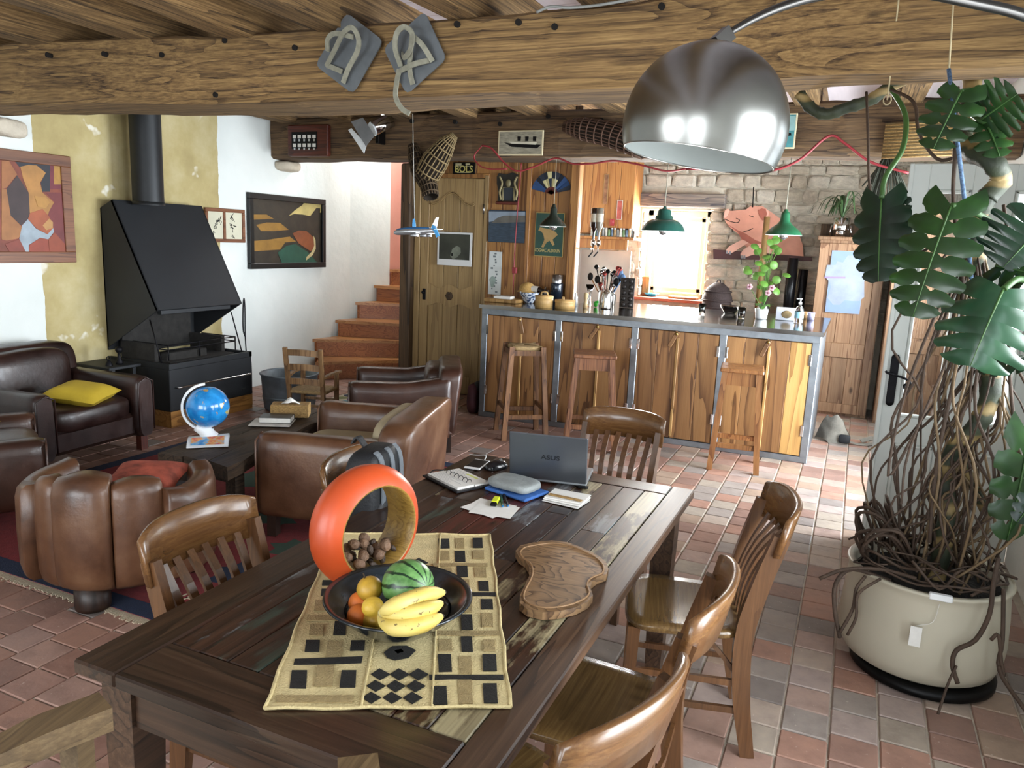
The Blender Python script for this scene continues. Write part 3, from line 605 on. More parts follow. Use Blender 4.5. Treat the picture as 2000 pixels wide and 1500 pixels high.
# ---------------------------------------------------------------- bistro dining chairs
m_chair = wood('chair_oak', '3a2415', '5e3f26', '7a5636', 2, 4., 9., .8, .3, .35, .06, coat=.4, grain=.4)
m_chairh = wood('chair_oak_flat', '452c18', '6b4a2b', '86643c', 0, 4., 9., .8, .27, .35, .05, coat=.4, grain=.35)
m_chairs = wood('chair_seat_oak', '40301a', '644c2c', '80683f', 0, 4., 8., .6, .27, .35, .05, coat=.45, grain=.35)
def make_chair():
    t = T('dining_chair', 'x', 'chair', group='oak dining chairs round the table')
    # seat: flat board, rounded front, dished
    def seat(u, v):
        a = u * 2 * pi; sx = math.copysign(abs(cos(a)) ** .45, cos(a)); sy = math.copysign(abs(sin(a)) ** .45, sin(a))
        w = .205 + .012 * sy; return (sx * w, sy * .205 + .005)
    V = []; F = []; n = 40
    rings = [(.0, .425), (.96, .425), (1., .432), (1., .448), (.97, .455), (.8, .452), (.5, .447), (.0, .446)]
    for (s, z) in rings:
        for k in range(n):
            x, y = seat(k / n, 0); V.append((x * s, y * s, z))
    for i in range(len(rings) - 1):
        for k in range(n): F.append((i * n + k, i * n + (k + 1) % n, (i + 1) * n + (k + 1) % n, (i + 1) * n + k))
    O('seat', MB().add(V, F, True), m_chairs, t)
    for s in (-1, 1):
        O('leg', MB().tube([(s * .185, .185, 0), (s * .178, .180, .2), (s * .172, .175, .43)], [.85, 1, 1.15], 4, sq=(.018, .018)), m_chair, t)
        O('leg', MB().tube(spline([(s * .175, -.235, 0), (s * .178, -.195, .22), (s * .182, -.182, .44), (s * .186, -.215, .62), (s * .19, -.265, .80)], 5), [.85 + .25 * min(1, i / 6) - .12 * max(0, (i - 12) / 8) for i in range(21)], 4, sq=(.027, .014), up=(0, 1, 0)), m_chair, t)
        for z in (.17, .27): O('stretcher', MB().bar([(s * .18, .175, z), (s * .18, -.185, z)], .022, .014, up=(0, 0, 1)), m_chair, t)
        O('corner_brace', MB().bar(spline([(s * .172, -.17, .30), (s * .165, -.1, .38), (s * .12, -.02, .425)], 4), .014, .014), m_chair, t)
    # top rail: bowed board standing on the posts
    n = 14; V = []
    for i in range(n + 1):
        s = -1 + 2 * i / n; x = s * .212; yb = -.285 - .035 * (1 - s * s) + .018 * abs(s) ** 3; zt = .885 - .022 * abs(s) ** 4; zb = .735 + .012 * (1 - s * s)
        for (dy, z) in ((.011, zb), (.012, zt - .006), (.006, zt), (-.006, zt), (-.012, zt - .006), (-.011, zb)): V.append((x, yb + dy + (.81 - z) * .22, z))
    F = [(i * 6 + k, i * 6 + (k + 1) % 6, i * 6 + 6 + (k + 1) % 6, i * 6 + 6 + k) for i in range(n) for k in range(6)] + [tuple(range(6))[::-1], tuple(range(n * 6, n * 6 + 6))]
    F = [tuple(f)[::-1] for f in F]
    O('top_rail', MB().add(V, F, True), m_chairh, t)
    O('back_stretcher', MB().bar([(-.178, -.19, .33), (0, -.2, .33), (.178, -.19, .33)], .026, .012, up=(0, 0, 1)), m_chair, t)
    for k in range(6):
        s = -1 + 2 * (k + .5) / 6; x = s * .15; xt = s * .168
        O('slat', MB().tube(spline([(x, -.178, .44), (x, -.192, .56), (lerp(x, xt, .6), -.232, .67), (xt, -.272 - .028 * (1 - s * s), .765)], 4), 1., 4, sq=(.0055, .013), up=(0, 1, 0)), m_chair, t)
    return t
ch0 = make_chair(); ch_used = [0]
def chair(x, y, rz, label):
    o = ch0 if not ch_used[0] else copy_tree(ch0); ch_used[0] = 1; o.location = (x, y, 0); o.rotation_euler = (0, 0, rz); o['label'] = label; return o
chair(-1.39, 1.585, -pi / 2, 'oak slat back chair at the left side of the table, nearest the ribbed armchair')
chair(-1.37, 2.33, -pi / 2 + .03, 'oak chair at the left of the table with a backpack hung on it')
chair(-1.00, 3.36, pi - .07, 'oak slat back chair at the far head of the table behind the laptop')
chair(-.43, 2.60, pi / 2 + .25, 'oak chair at the table right side turned furthest toward the plant, seat fully visible')
chair(-.53, 1.875, pi / 2, 'middle oak chair of the three on the right side of the table')
chair(-.57, 1.39, pi / 2 - .30, 'nearest oak chair on the right side of the table, at the lower edge')
# armchair at the near head of the table: only its two arm ends show
m_armw = wood('worn_chair_arm', '463726', '6f5a3e', '8f7a58', 1, 4., 8., .8, .5, .4, .12, grain=.5)
ac = T('carver_chair', 'wooden carver chair with flat worn arms at the near head of the table', 'chair', (-.89, .55, 0), .17)
O('seat', MB().box(-.23, .23, -.22, .24, .43, .46, b=.012), m_chairs, ac)
for s in (-1, 1):
    O('arm', MB().tube(spline([(s * .25, -.28, .775), (s * .36, -.05, .775), (s * .37, .15, .775), (s * .32, .30, .777), (s * .262, .41, .777)], 5), [1.] * 10 + [1.05] * 5 + [1.15] * 6, 4, sq=(.021, .03), up=(0, 0, 1)), m_armw, ac)
    O('arm_post', MB().bar([(s * .255, .33, .45), (s * .285, .36, .757)], .04, .04), m_armw, ac)
    O('leg', MB().bar([(s * .24, .33, 0), (s * .255, .33, .46)], .04, .04), m_armw, ac); O('leg', MB().bar([(s * .21, -.26, 0), (s * .21, -.22, .46), (s * .22, -.30, .95)], .04, .035), m_armw, ac)
    O('side_rail', MB().box(s * .235 - .012, s * .235 + .012, -.22, .34, .38, .44), m_armw, ac)
O('top_rail', MB().bar(spline([(-.22, -.30, .92), (0, -.34, .93), (.22, -.30, .92)], 4), .09, .022, up=(0, 0, 1)), m_armw, ac)
for k in range(4): O('slat', MB().bar([(-.13 + k * .087, -.22, .45), (-.13 + k * .087, -.32, .9)], .01, .03, up=(0, 1, 0)), m_armw, ac)
# ---------------------------------------------------------------- leather armchairs
def leather(name, a, b, c):
    t = NT(name); co = t.coord(); f = t.noise(co, 3.5, 5, .6); col = t.ramp(f, [(.28, a), (.5, b), (.75, c)])
    w_ = t.noise(co, 22., 6, .7); r = t.ramp(t.noise(co, 7., 4), [(.3, (.30,) * 3), (.7, (.46,) * 3)])
    return t.fin(col, r, 0, w_, .18, .01, .5, .15)
m_leaT = leather('tan_leather', '3c2417', '5c3c28', '78563c'); m_leaD = leather('dark_leather', '170c0a', '281713', '3a231d'); m_leaM = leather('chestnut_leather', '24130d', '3b2319', '523527')
m_foot = wood('dark_bun_foot', '1a0f0a', '2c1a10', '3c2617', 2)
m_seatcloth = plain('beige_seat_lining', 'b5a789', .8, var=.08)
def soft(x0, x1, y0, y1, z0, z1, e=.32, n=28, m=14, lump=.006, M=None, seed=1):
    mb = MB().sphere(((x0 + x1) / 2, (y0 + y1) / 2, (z0 + z1) / 2), (abs(x1 - x0) / 2, abs(y1 - y0) / 2, abs(z1 - z0) / 2), n, m, e=e)
    if lump: mb.noise(lump, 6, seed)
    if M is not None: mb.xf(M)
    return mb
# low curved tub chair, faces +Y local; rolled wall swept round the back
def tub_wall(rad_, th, a0, a1, zb, zt, n=48):
    V = []; F = []; pr = []
    for i in range(n + 1):
        t = i / n; a = lerp(a0, a1, t); r = rad_(a); tk = th(a); z1 = zt(a)
        ring = []
        for k in range(14):
            q = 2 * pi * k / 14; sx = math.copysign(abs(cos(q)) ** .5, cos(q)); sz = math.copysign(abs(sin(q)) ** .4, sin(q)); ring.append((r + tk * sx, lerp(zb, z1, (sz + 1) / 2)))
        for (rr, z) in ring: V.append((rr * cos(a), rr * sin(a), z))
    m = 14
    for i in range(n):
        for k in range(m): F.append((i * m + k, (i + 1) * m + k, (i + 1) * m + (k + 1) % m, i * m + (k + 1) % m))
    F += [tuple(range(m)), tuple(range(n * m, n * m + m))[::-1]]
    return MB().add(V, F, True)
def tub_chair(label, x, y, rz, mats, seatm):
    t = T('leather_tub_chair', label, 'armchair', (x, y, 0), rz)
    # back roll with three vertical lobes plus lower side wings
    segs = [(-pi / 2 - .36, -pi / 2 + .36, .135, .72, .34), (-pi / 2 + .37, -pi / 2 + 1.0, .09, .69, .36), (-pi / 2 - .80, -pi / 2 - .37, .085, .69, .36)]
    for (a, b, th, zt, r0) in segs:
        O('back_panel', tub_wall(lambda q: r0, lambda q, a=a, b=b, th=th: th * (.62 + .38 * math.sqrt(max(0, 1 - ((q - (a + b) / 2) / ((b - a) / 2)) ** 2))), a, b, .11, lambda q, zt=zt, a=a, b=b: zt - .02 * ((q - (a + b) / 2) / ((b - a) / 2)) ** 2), mats, t)
    for s in (-1, 1):
        a, b = (-pi / 2 + .97, .60) if s > 0 else (-pi - .5, -pi / 2 - .78)
        O('arm', tub_wall(lambda q: .37 + .07 * abs(cos(q)) , lambda q: .075, a, b, .12, lambda q: .70 - .15 * min(1, abs(q + pi / 2) / 1.9) + (.10 * max(0, (abs(q + pi / 2) - 1.25)) if 1 else 0)), mats, t)
    O('seat', soft(-.34, .34, -.24, .42, .12, .42, .35), seatm, t)
    O('seat_cushion', soft(-.31, .31, -.22, .43, .36, .47, .4), seatm, t)
    for a in (-pi / 2, .55, pi - .55): O('foot', MB().lathe([(0, 0), (.085, 0), (.09, .02), (.09, .13), (0, .13)], 18, TR(.34 * cos(a), .34 * sin(a), 0)), m_foot, t)
    return t
tc = tub_chair('tan leather tub chair with ribbed rounded back, nearest the camera on the rug', -3.05, 2.42, .42, m_leaT, m_leaM); tc.scale = (.83, .83, .86); tc.location.z = .0095
# square club chairs (arms, back, seat cushion), facing +Y local
def club(label, x, y, rz, mats, W=.86, D=.84, ha=.60, hb=.74, seatm=None, foot=m_foot, arm_t=.17, cushion=True, name='leather_armchair', ash=None, back_t=.2):
    t = T(name, label, 'armchair', (x, y, 0), rz); w, d = W / 2, D / 2
    O('base', MB().box(-w + .03, w - .03, -d + .04, d - .05, .12, .30, b=.03), mats, t)
    for s in (-1, 1):
        def arm(u, v, s=s):
            q = 2 * pi * v; cx = math.copysign(abs(cos(q)) ** .5, cos(q)); cz = math.copysign(abs(sin(q)) ** .45, sin(q)); yy = lerp(-d + .06, d, u)
            top = ha + (ash(u) if ash else .0) ; sc = 1 - .25 * max(0, (u - .93) / .07) ** 2 - .12 * max(0, (.04 - u) / .04)
            zc = (top + .11) / 2; return (s * (w - arm_t / 2) + cx * arm_t / 2 * sc, yy, zc + cz * (top - .11) / 2 * (1 - .04 * max(0, (u - .93) / .07) ** 2))
        mb = MB().grid(arm, 20, 18, cv=True); k = 18
        mb.f += [list(range(k)), list(range(20 * k, 21 * k))[::-1]]; mb.s += [False, False]; mb.g += [0, 0]; mb.noise(.004, 7, 3)
        if s > 0: mb.f = [f[::-1] for f in mb.f]
        O('arm', mb, mats, t)
        O('piping', MB().tube([(s * (w - arm_t + .012), d + .001, .16), (s * (w - arm_t + .012), d + .001, ha - .04), (s * (w - arm_t / 2), d + .004, ha - .008), (s * (w - .012), d + .001, ha - .04), (s * (w - .012), d + .001, .16)], .006, 6), mats, t)
    bk = soft(-w + .02, w - .02, -d, -d + back_t, .12, hb, .3, 32, 16); bk.v = [(p[0], p[1] - .12 * max(0, (p[2] - .3)) , p[2]) for p in bk.v]; O('backrest', bk, mats, t)
    bc = soft(-w + arm_t - .01, w - arm_t + .01, -d + .12, -d + .30, .36, hb - .02, .5, 28, 14, .012, None, 5); bc.v = [(p[0], p[1] - .12 * max(0, (p[2] - .3)), p[2]) for p in bc.v]; O('back_cushion', bc, seatm or mats, t)
    O('seat_cushion', soft(-w + arm_t - .005, w - arm_t + .005, -d + .16, d - .0, .26, .45, .38, 30, 14, .010, None, 8), seatm or mats, t)
    for sx in (-1, 1):
        for sy in (-1, 1): O('foot', MB().bar([(sx * (w - .07), sy * (d - .07), 0), (sx * (w - .07), sy * (d - .07), .14)], .06, .05), foot, t)
    return t
m_redfoot = wood('reddish_leg', '3a150c', '5c2616', '73351f', 2)
club('dark brown leather armchair against the wall beside the fireplace with yellow cushion', -5.17, 3.60, -pi / 2 + .06, m_leaD, .98, .88, .57, .78, foot=m_redfoot, arm_t=.16)
club('brown leather armchair cut off by the left edge of the picture', -4.50, 2.52, -pi / 6, m_leaM, .86, .84, .50, .62).location.z = .0095
club('chestnut leather armchair facing left in front of the pine door', -3.30, 5.34, 2 * pi / 3, m_leaM, .84, .84, .55, .68, arm_t=.17, ash=lambda u: .06 * max(0, 1 - u * 2.2)).location.z = .0095
club('tan leather armchair seen from behind with a pale seat, beside the dining table', -2.60, 3.72, rad(105), m_leaT, 1.02, .84, .59, .69, seatm=m_seatcloth, arm_t=.18, back_t=.22).location.z = .0095
# ---------------------------------------------------------------- fireplace: hood, base, flue
m_stove = plain('charcoal_steel', '2b2d30', .55, .35, var=.08, vs=3., bump=.05)
m_stovein = plain('sooty_steel', '0b0b0b', .9, var=.3, vs=12.)
m_ash = plain('ash_grey_firebrick', '2c2a28', .95, var=.35, vs=14., bump=.4)
fp = T('fireplace', 'black steel fireplace with sloping hood on the yellow wall', 'fireplace', (-5.5, 5.07, 0))
Y0, Y1 = 4.594, 5.555; XB = XW + .005
def hood_shell(y0, y1, th):
    side = [(XB, .62), (XB, 1.80), (-5.70, 1.87), (-5.235, .99)]
    return side
sd = hood_shell(Y0, Y1, 0)
hd = MB().prism(sd, .012, (0, Y0 + .012, 0), (1, 0, 0), (0, 0, 1)).prism(sd, .012, (0, Y1, 0), (1, 0, 0), (0, 0, 1))
hd.add([(-5.70, Y0, 1.87), (-5.70, Y1, 1.87), (-5.235, Y1, .99), (-5.235, Y0, .99), (-5.715, Y0, 1.86), (-5.715, Y1, 1.86), (-5.25, Y1, .98), (-5.25, Y0, .98)], [(0, 3, 2, 1), (4, 5, 6, 7), (3, 7, 6, 2), (0, 1, 5, 4), (0, 4, 7, 3), (1, 2, 6, 5)])
hd.add([(XB, Y0, 1.80), (XB, Y1, 1.80), (-5.70, Y1, 1.87), (-5.70, Y0, 1.87)], [(0, 3, 2, 1)]); hd.box(XB, XB + .012, Y0, Y1, .60, 1.80)
hood = O('hood', hd, m_stove, fp, world=True)
O('front_lip', MB().box(-5.31, -5.262, Y0 + .06, Y1 - .12, .945, .99, b=.004), m_stove, hood, world=True)
O('fire_back', MB().box(XB + .03, XB + .06, Y0 + .1, Y1 - .1, .56, 1.1), m_ash, fp, world=True)
O('smoke_shelf', MB().box(XB + .03, -5.35, Y0 + .03, Y1 - .03, 1.08, 1.10), m_stovein, fp, world=True)
XF = -5.13
base = O('base', MB().box(XB, XF, Y0, Y1, .14, .50, b=.006).box(XB, XF, Y0, Y0 + .03, .5, .545).box(XF - .03, XF, Y0 + .03, Y1, .5, .545).box(XB, XF, Y1 - .03, Y1, .5, .545), m_stove, fp, world=True)
O('plinth', MB().box(XB + .2, XF - .002, Y0 + .002, Y1 - .002, .0, .035).box(XB + .15, XF, Y0, Y1, .035, .14), wood('plinth_oak', '7a5228', 'a8783f', 'c09556', 1, 5, 6, .5), fp, world=True)
O('grate_bed', MB().box(XB + .08, XF - .12, Y0 + .12, Y1 - .10, .5, .535), m_ash, fp, world=True)
for yy in (Y0 + .1, Y1 - .1): O('firebrick', MB().box(XB + .06, XF - .25, yy - .02, yy + .02, .5, .68, b=.004), m_ash, fp, world=True)
O('firebrick', MB().box(XF - .27, XF - .2, Y0 + .16, Y1 - .35, .5, .60, b=.006), m_ash, fp, world=True)
g = MB()
for z in (.63, .67): g.tube([(XF - .6, Y0 + .16, z), (XF - .18, Y0 + .16, z), (XF - .18, Y1 - .02, z), (XF - .6, Y1 - .02, z)], .006, 6)
for (x, y) in ((XF - .18, Y0 + .16), (XF - .18, Y1 - .02), (XF - .4, Y1 - .02), (XF - .18, 5.1)): g.cyl((x, y, .54), (x, y, .67), .006, n=6)
O('fire_guard_rail', g, m_iron, fp, world=True)
for yy in (Y0 + .02, Y1 - .02): O('support_rod', MB().cyl((XF - .10, yy, .53), (XF - .22, yy, .9), .006, n=6), m_iron, fp, world=True)
O('tow_bar_handle', MB().tube(spline([(XF, Y0 + .06, .345), (XF + .035, Y0 + .07, .345), (XF + .04, Y0 + .14, .345), (XF + .04, Y1 - .14, .345), (XF + .035, Y1 - .07, .345), (XF, Y1 - .06, .345)], 5), .008, 8), m_chrome, fp, world=True)
O('badge', MB().box(XF, XF + .003, Y1 - .14, Y1 - .09, .2, .215), m_chrome, fp, world=True)
O('flue_pipe', MB().lathe([(.125, 1.84), (.125, 2.98)], 28, TR(-5.60, 4.87, 0)).lathe([(.13, 1.84), (.13, 1.87), (.125, 1.87)], 28, TR(-5.60, 4.87, 0)), plain('flue_steel', '232527', .5, .4, var=.1), fp, world=True)
# iron trivet and pestle like knob beside the fireplace
q = PX(205, 715, -5.5); 
hs = TH('side_shelf', MB().box(-5.83, -5.42, 4.26, 4.57, .505, .53, b=.004).box(-5.8, -5.77, 4.3, 4.33, 0, .505).box(-5.8, -5.77, 4.5, 4.53, 0, .505).box(-5.47, -5.44, 4.3, 4.33, 0, .505).box(-5.47, -5.44, 4.5, 4.53, 0, .505), m_stove, 'small dark iron side shelf between armchair and fireplace', 'shelf')
TH('iron_weight', MB().lathe([(0, 0), (.03, 0), (.03, .02), (.014, .045), (.012, .09), (.028, .11), (.03, .13), (.018, .145), (0, .148)], 16, TR(-5.52, 4.44, .53)), m_iron, 'small knobbed iron pestle on the side shelf', 'pestle')
TH('iron_bell', MB().lathe([(0, .05), (.01, .045), (.025, .02), (.03, 0)], 14, TR(-5.52, 4.34, .53)).tube([(-5.52, 4.34 + .018 * cos(a / 6 * pi), .59 + .018 * sin(a / 6 * pi)) for a in range(12)], .004, 5, closed=True), m_iron, 'little iron bell with a ring beside the pestle', 'bell')
# ---------------------------------------------------------------- zinc tub, fire fork
m_zinc = plain('dull_zinc', '6c757c', .5, .6, var=.3, vs=8.)
zx, zy = -4.84, 5.74
zt = T('zinc_tub', 'round grey zinc tub beside the fireplace', 'tub', (zx, zy, 0))
O('body', MB().lathe([(0, .01), (.21, .01), (.22, .0), (.235, .02), (.245, .1), (.262, .33), (.27, .345), (.258, .345), (.24, .1), (.0, .03)], 32), m_zinc, zt)
O('rim', MB().lathe([(.268 + .009 * cos(a * pi / 4), .345 + .009 * sin(a * pi / 4)) for a in range(8)], 32, close=True), m_zinc, zt)
O('band', MB().lathe([(.247, .12), (.252, .125), (.252, .135), (.249, .14)], 32), m_zinc, zt)
ff = MB(); p0 = PX(490, 665, -5.6); b0 = Vector((-5.45, 5.80, 0))
ffT = T('fire_fork', 'black wrought iron fire fork leaning behind the zinc tub', 'fork', (-5.45, 5.83, 0))
O('handle', MB().tube(spline([(-.03, .02, .62), (-.055, .02, .70), (-.06, .03, .9), (-.06, .045, 1.0), (-.065, .06, .9), (-.05, .04, .68), (-.03, .02, .60), (0, 0, .42)], 5), .007, 6), m_iron, ffT)
for k in range(4): O('tine', MB().tube(spline([(0, 0, .43), (0, (k - 1.5) * .035, .40), (0, (k - 1.5) * .042, .30), (0, (k - 1.5) * .042, .02)], 4), .005, 5), m_iron, ffT)
# ---------------------------------------------------------------- little ladder-back child's chair
m_child = wood('child_chair_wood', '5c4128', '8c6a45', 'ab8a62', 2, 6, 8., .8, .55)
cc = T('small_wooden_chair', 'small ladder back wooden child chair with arms by the stairs', 'chair', (-4.33, 5.45, 0), .25); cc.scale = (1.08,) * 3
for s in (-1, 1):
    O('leg', MB().bar([(s * .15, .13, 0), (s * .15, .13, .42)], .03, .03), m_child, cc); O('leg', MB().bar([(s * .145, -.13, 0), (s * .145, -.14, .28), (s * .15, -.20, .64)], .032, .028), m_child, cc)
    O('arm', MB().bar(spline([(s * .148, -.155, .40), (s * .165, .0, .415), (s * .17, .16, .41)], 4), .016, .032, up=(0, 0, 1)), m_child, cc)
for z, yb in ((.36, -.152), (.48, -.172), (.60, -.192)): O('back_slat', MB().bar(spline([(-.145, yb, z), (0, yb - .02, z + .008), (.145, yb, z)], 4), .05, .012, up=(0, 0, 1)), m_child, cc)
O('seat', MB().box(-.165, .165, -.15, .15, .26, .285, b=.008), m_rush, cc)
for z in (.1, .17): O('stretcher', MB().bar([(-.15, .13, z), (.15, .13, z)], .02, .02), m_child, cc)
# ---------------------------------------------------------------- rustic coffee table
m_rustic = wood('rustic_dark_plank', '241a12', '453628', '665340', 1, 8., 6., .5, .65, .4, .35, knots=.6)
A, B_, C_, D_ = PZ(316, 882, .44), PZ(445, 912, .44), PZ(655, 806, .44), PZ(575, 790, .44)
ct = T('coffee_table', 'rustic dark plank coffee table with rough edges', 'coffee table', tuple((A + B_ + C_ + D_) / 4 - Vector((0, 0, .43))))
def ip(s, t): return A.lerp(B_, s).lerp(D_.lerp(C_, s), t)
rs = random.Random(5)
for k in range(3):
    s0, s1 = k / 3 + .004, (k + 1) / 3 - .004; n = 10; L = [ip(s0, j / n) for j in range(n + 1)]; Rr = [ip(s1, j / n) for j in range(n + 1)]
    if k == 2: Rr = [p + Vector((.012 * sin(j * 1.7), .0, 0)) for j, p in enumerate(Rr)]
    L[0] += Vector((0, -.03 + .03 * k, 0)); poly = [(p.x, p.y) for p in L] + [(p.x, p.y) for p in Rr[::-1]]
    O('plank', MB().prism(poly, .075, (0, 0, .365)).noise(.008, 6, k), m_rustic, ct, world=True)
for s in (.15, .85):
    for t_ in (.12, .88):
        p = ip(s, t_); O('leg', MB().bar([(p.x + (s - .5) * .1, p.y + (t_ - .5) * .1, .0095), (p.x, p.y, .37)], .07, .07), m_rustic, ct, world=True)
p1, p2 = ip(.15, .15), ip(.85, .15)
O('cross_bar', MB().bar([(p1.x, p1.y, .3), (p2.x, p2.y, .3)], .06, .05), m_rustic, ct, world=True); p1, p2 = ip(.15, .85), ip(.85, .85); O('cross_bar', MB().bar([(p1.x, p1.y, .3), (p2.x, p2.y, .3)], .06, .05), m_rustic, ct, world=True)
# globe
def mk_globe():
    t = NT('globe_map'); co = t.coord((1, 1, 1), False); f = t.noise(co, 16., 6, .6, .4); land = t.ramp(t.noise(co, 30., 4), [(.3, '6f9a58'), (.5, 'c9b067'), (.7, 'a97b4d')])
    mk = t.ramp(f, [(.60, (0, 0, 0)), (.615, (1, 1, 1))]); sea = t.ramp(t.noise(co, 20, 3), [(.3, '0f6fb8'), (.7, '2f9ae0')]); return t.fin(t.mix(mk, sea, land), .15, coat=.6)
gc = PZ(408, 862, .448); gl = T('globe', 'blue illuminated desk globe on a white stand', 'globe', tuple(gc), rad(42)); gl.scale = (1.12,) * 3; m_wpl = plain('white_plastic', 'eceff0', .3, var=0)
bl = MB().sphere((0, 0, 0), .108, 32, 20); O('ball', bl, mk_globe(), gl, loc=(.0, .0, .185), rot=(.3, .35, .5))
O('meridian_arc', MB().bar([(.124 * cos(a), 0, .185 + .124 * sin(a)) for a in [rad(95 + k * 11) for k in range(18)]], .024, .012, up=(0, 1, 0)), m_wpl, gl)
O('stand', MB().tube(spline([(-.06, 0, .085), (-.02, 0, .06), (.0, .0, .03), (.01, -.0, .015)], 4), [.025, .028, .03, .032, .035, .036, .038, .04, .042, .044, .045, .046, .047], 14), m_wpl, gl)
bb = O('base', MB().grid(lambda u, v: (lerp(-.10, .10, u), lerp(-.12, .09, v), .004 + .036 * max(0, sin((v - .0) * pi)) ** .8 * (.6 + .4 * u)), 8, 14).box(-.1, .1, -.12, .09, 0, .006), m_wpl, gl)
m_scr = NT('globe_screen'); co_ = m_scr.coord((1, 1, 1), False); m_screen = m_scr.fin(m_scr.ramp(m_scr.noise(co_, 22, 2), [(.3, '3f7fc0'), (.45, '7fb4d8'), (.55, 'e0a860'), (.65, 'd05f5a'), (.75, '5a8fd0')]), .2)
O('screen', MB().add([(-.08, -.112, .012), (.08, -.112, .013), (.08, -.045, .040), (-.08, -.045, .034)], [(0, 1, 2, 3)]), m_screen, bb)
# books, magazine, tissue box on the coffee table
m_paper = plain('page_white', 'e4e2dc', .8, var=.04, vs=40.)
def book(name, label, u, v, z, w, d, h, rz, cov, group=None, pages=True):
    p = PZ(u, v, z); t = T(name, label, 'book', tuple(p), rz, group)
    O('pages', MB().box(-w / 2 + .003, w / 2 - .003, -d / 2 + .002, d / 2 - .003, .002, h - .002), m_paper, t)
    O('cover', MB().box(-w / 2, w / 2, -d / 2, d / 2, h - .002, h).box(-w / 2, w / 2, -d / 2, d / 2, 0, .002).box(-w / 2, -w / 2 + .002, -d / 2, d / 2, 0, h), cov, t); return t
zc = .449
TH('magazine', MB().box(-.13, .13, -.10, .10, 0, .006, TR(*PZ(532, 826, zc)) @ RZ(.5), b=.001), plain('magazine_cover', 'c9c4bd', .35, var=.35, vs=12.), 'flat magazine under the thick book on the coffee table', 'magazine')
book('thick_book', 'thick paperback with dark cover on a magazine on the coffee table', 541, 822, zc + .008, .13, .20, .035, rad(-62), plain('dark_cover', '23262c', .35, var=.2, vs=20.))
m_wicker = plain('woven_palm', 'a2814e', .75, var=.35, vs=70., bump=.5, stretch=(1, 1, 2))
tb = T('tissue_box', 'woven straw tissue box with a tissue sticking out', 'tissue box', tuple(PZ(568, 812, zc)), rad(-58))
O('box', MB().box(-.065, .065, -.125, .125, 0, .085, b=.004), m_wicker, tb); O('tissue', MB().grid(lambda u, v: ((u - .5) * .05, (v - .5) * .12, .085 + .045 * (1 - abs(2 * v - 1)) * (.6 + .4 * sin(u * 9 + v * 5))), 6, 10), m_paper, tb)
# ---------------------------------------------------------------- kilim rug
rug = T('rug', 'red and navy woven kilim rug under the armchairs', 'rug', (-3.2, 3.5, 0))
m_kr = plain('kilim_red', '7a2a2c', .95, var=.15, vs=30., bump=.4, bsc=200.); m_kn = plain('kilim_navy', '1d2740', .95, var=.15, vs=30., bump=.4, bsc=200.); m_kb = plain('kilim_blue', '2a4670', .95, var=.2, vs=25.); m_kw = plain('kilim_ivory', 'b9aa92', .95, var=.15); m_kg = plain('kilim_green', '35493c', .95, var=.15)
RX0, RX1, RY0, RY1 = -4.7, -2.15, 2.20, 4.95
O('pile', MB().box(RX0, RX1, RY0, RY1, .001, .008), m_kr, rug, world=True)
O('border', MB().box(RX0, RX1, RY0, RY0 + .10, .008, .0095).box(RX0, RX1, RY1 - .1, RY1, .008, .0095).box(RX0, RX0 + .1, RY0, RY1, .008, .0095).box(RX1 - .1, RX1, RY0, RY1, .008, .0095), m_kn, rug, world=True)
for (x, y, s, m) in ((-3.55, 2.75, .42, m_kb), (-2.55, 2.72, .36, m_kn), (-3.55, 3.9, .4, m_kg), (-2.55, 3.1, .3, m_kg), (-4.2, 3.6, .4, m_kb), (-2.5, 4.5, .3, m_kb), (-3.4, 4.5, .35, m_kn), (-3.0, 3.4, .25, m_kg)):
    pts = []; 
    for k in range(16):
        a = k * pi / 8; r_ = s * (1 if k % 2 == 0 else .72) * (.5 + .2 * abs(cos(a))); pts.append((x + r_ * cos(a), y + r_ * sin(a) * .8))
    O('medallion', MB().prism(pts, .0012, (0, 0, .008)), m, rug, world=True)
for (x, y) in ((-3.62, 2.38), (-2.68, 2.40), (-2.35, 2.40), (-3.2, 2.42), (-2.45, 2.85), (-2.3, 3.25), (-4.1, 2.4)):
    mo = MB()
    for (a, b, c, d) in ((-.06, -.02, -.03, -.02), (-.03, -.045, -.03, .03), (-.03, .02, 0, .02), (0, -.02, 0, .045), (0, -.02, .03, -.02), (.03, -.03, .03, .03), (.03, .02, .06, .02)):
        mo.box(x + min(a, c) - .005, x + max(a, c) + .005, y + min(b, d) - .005, y + max(b, d) + .005, .008, .0095)
    O('motif', mo, m_kw, rug, world=True)
fr = MB(); rs = random.Random(3); x = RX0
while x < RX1: fr.box(x, x + .006, RY0 - rs.uniform(.03, .055), RY0, .001, .006); x += .0105
o = O('fringe', fr, m_kw, rug, world=True); o['kind'] = 'stuff'
# patterned mat by the stairs
mt = T('patterned_mat', 'small colourful patterned mat at the foot of the stairs', 'mat', (-4.05, 6.45, 0)); O('weave', MB().box(-.75, .55, -.28, .28, .001, .008), plain('mat_beige', 'b5aa96', .9, var=.1), mt); rs = random.Random(8)
for i in range(9):
    for j in range(4): O('lozenge', MB().prism([(-.07, 0), (-.03, .06), (.03, .06), (.07, 0), (.03, -.06), (-.03, -.06)], .0015, (-.66 + i * .14, -.21 + j * .14, .008)), rs.choice([plain('mat_purple', '5f4a72', .9), plain('mat_teal', '3d7f92', .9), plain('mat_olive', '6d7048', .9), plain('mat_ink', '2e3044', .9)]), mt)
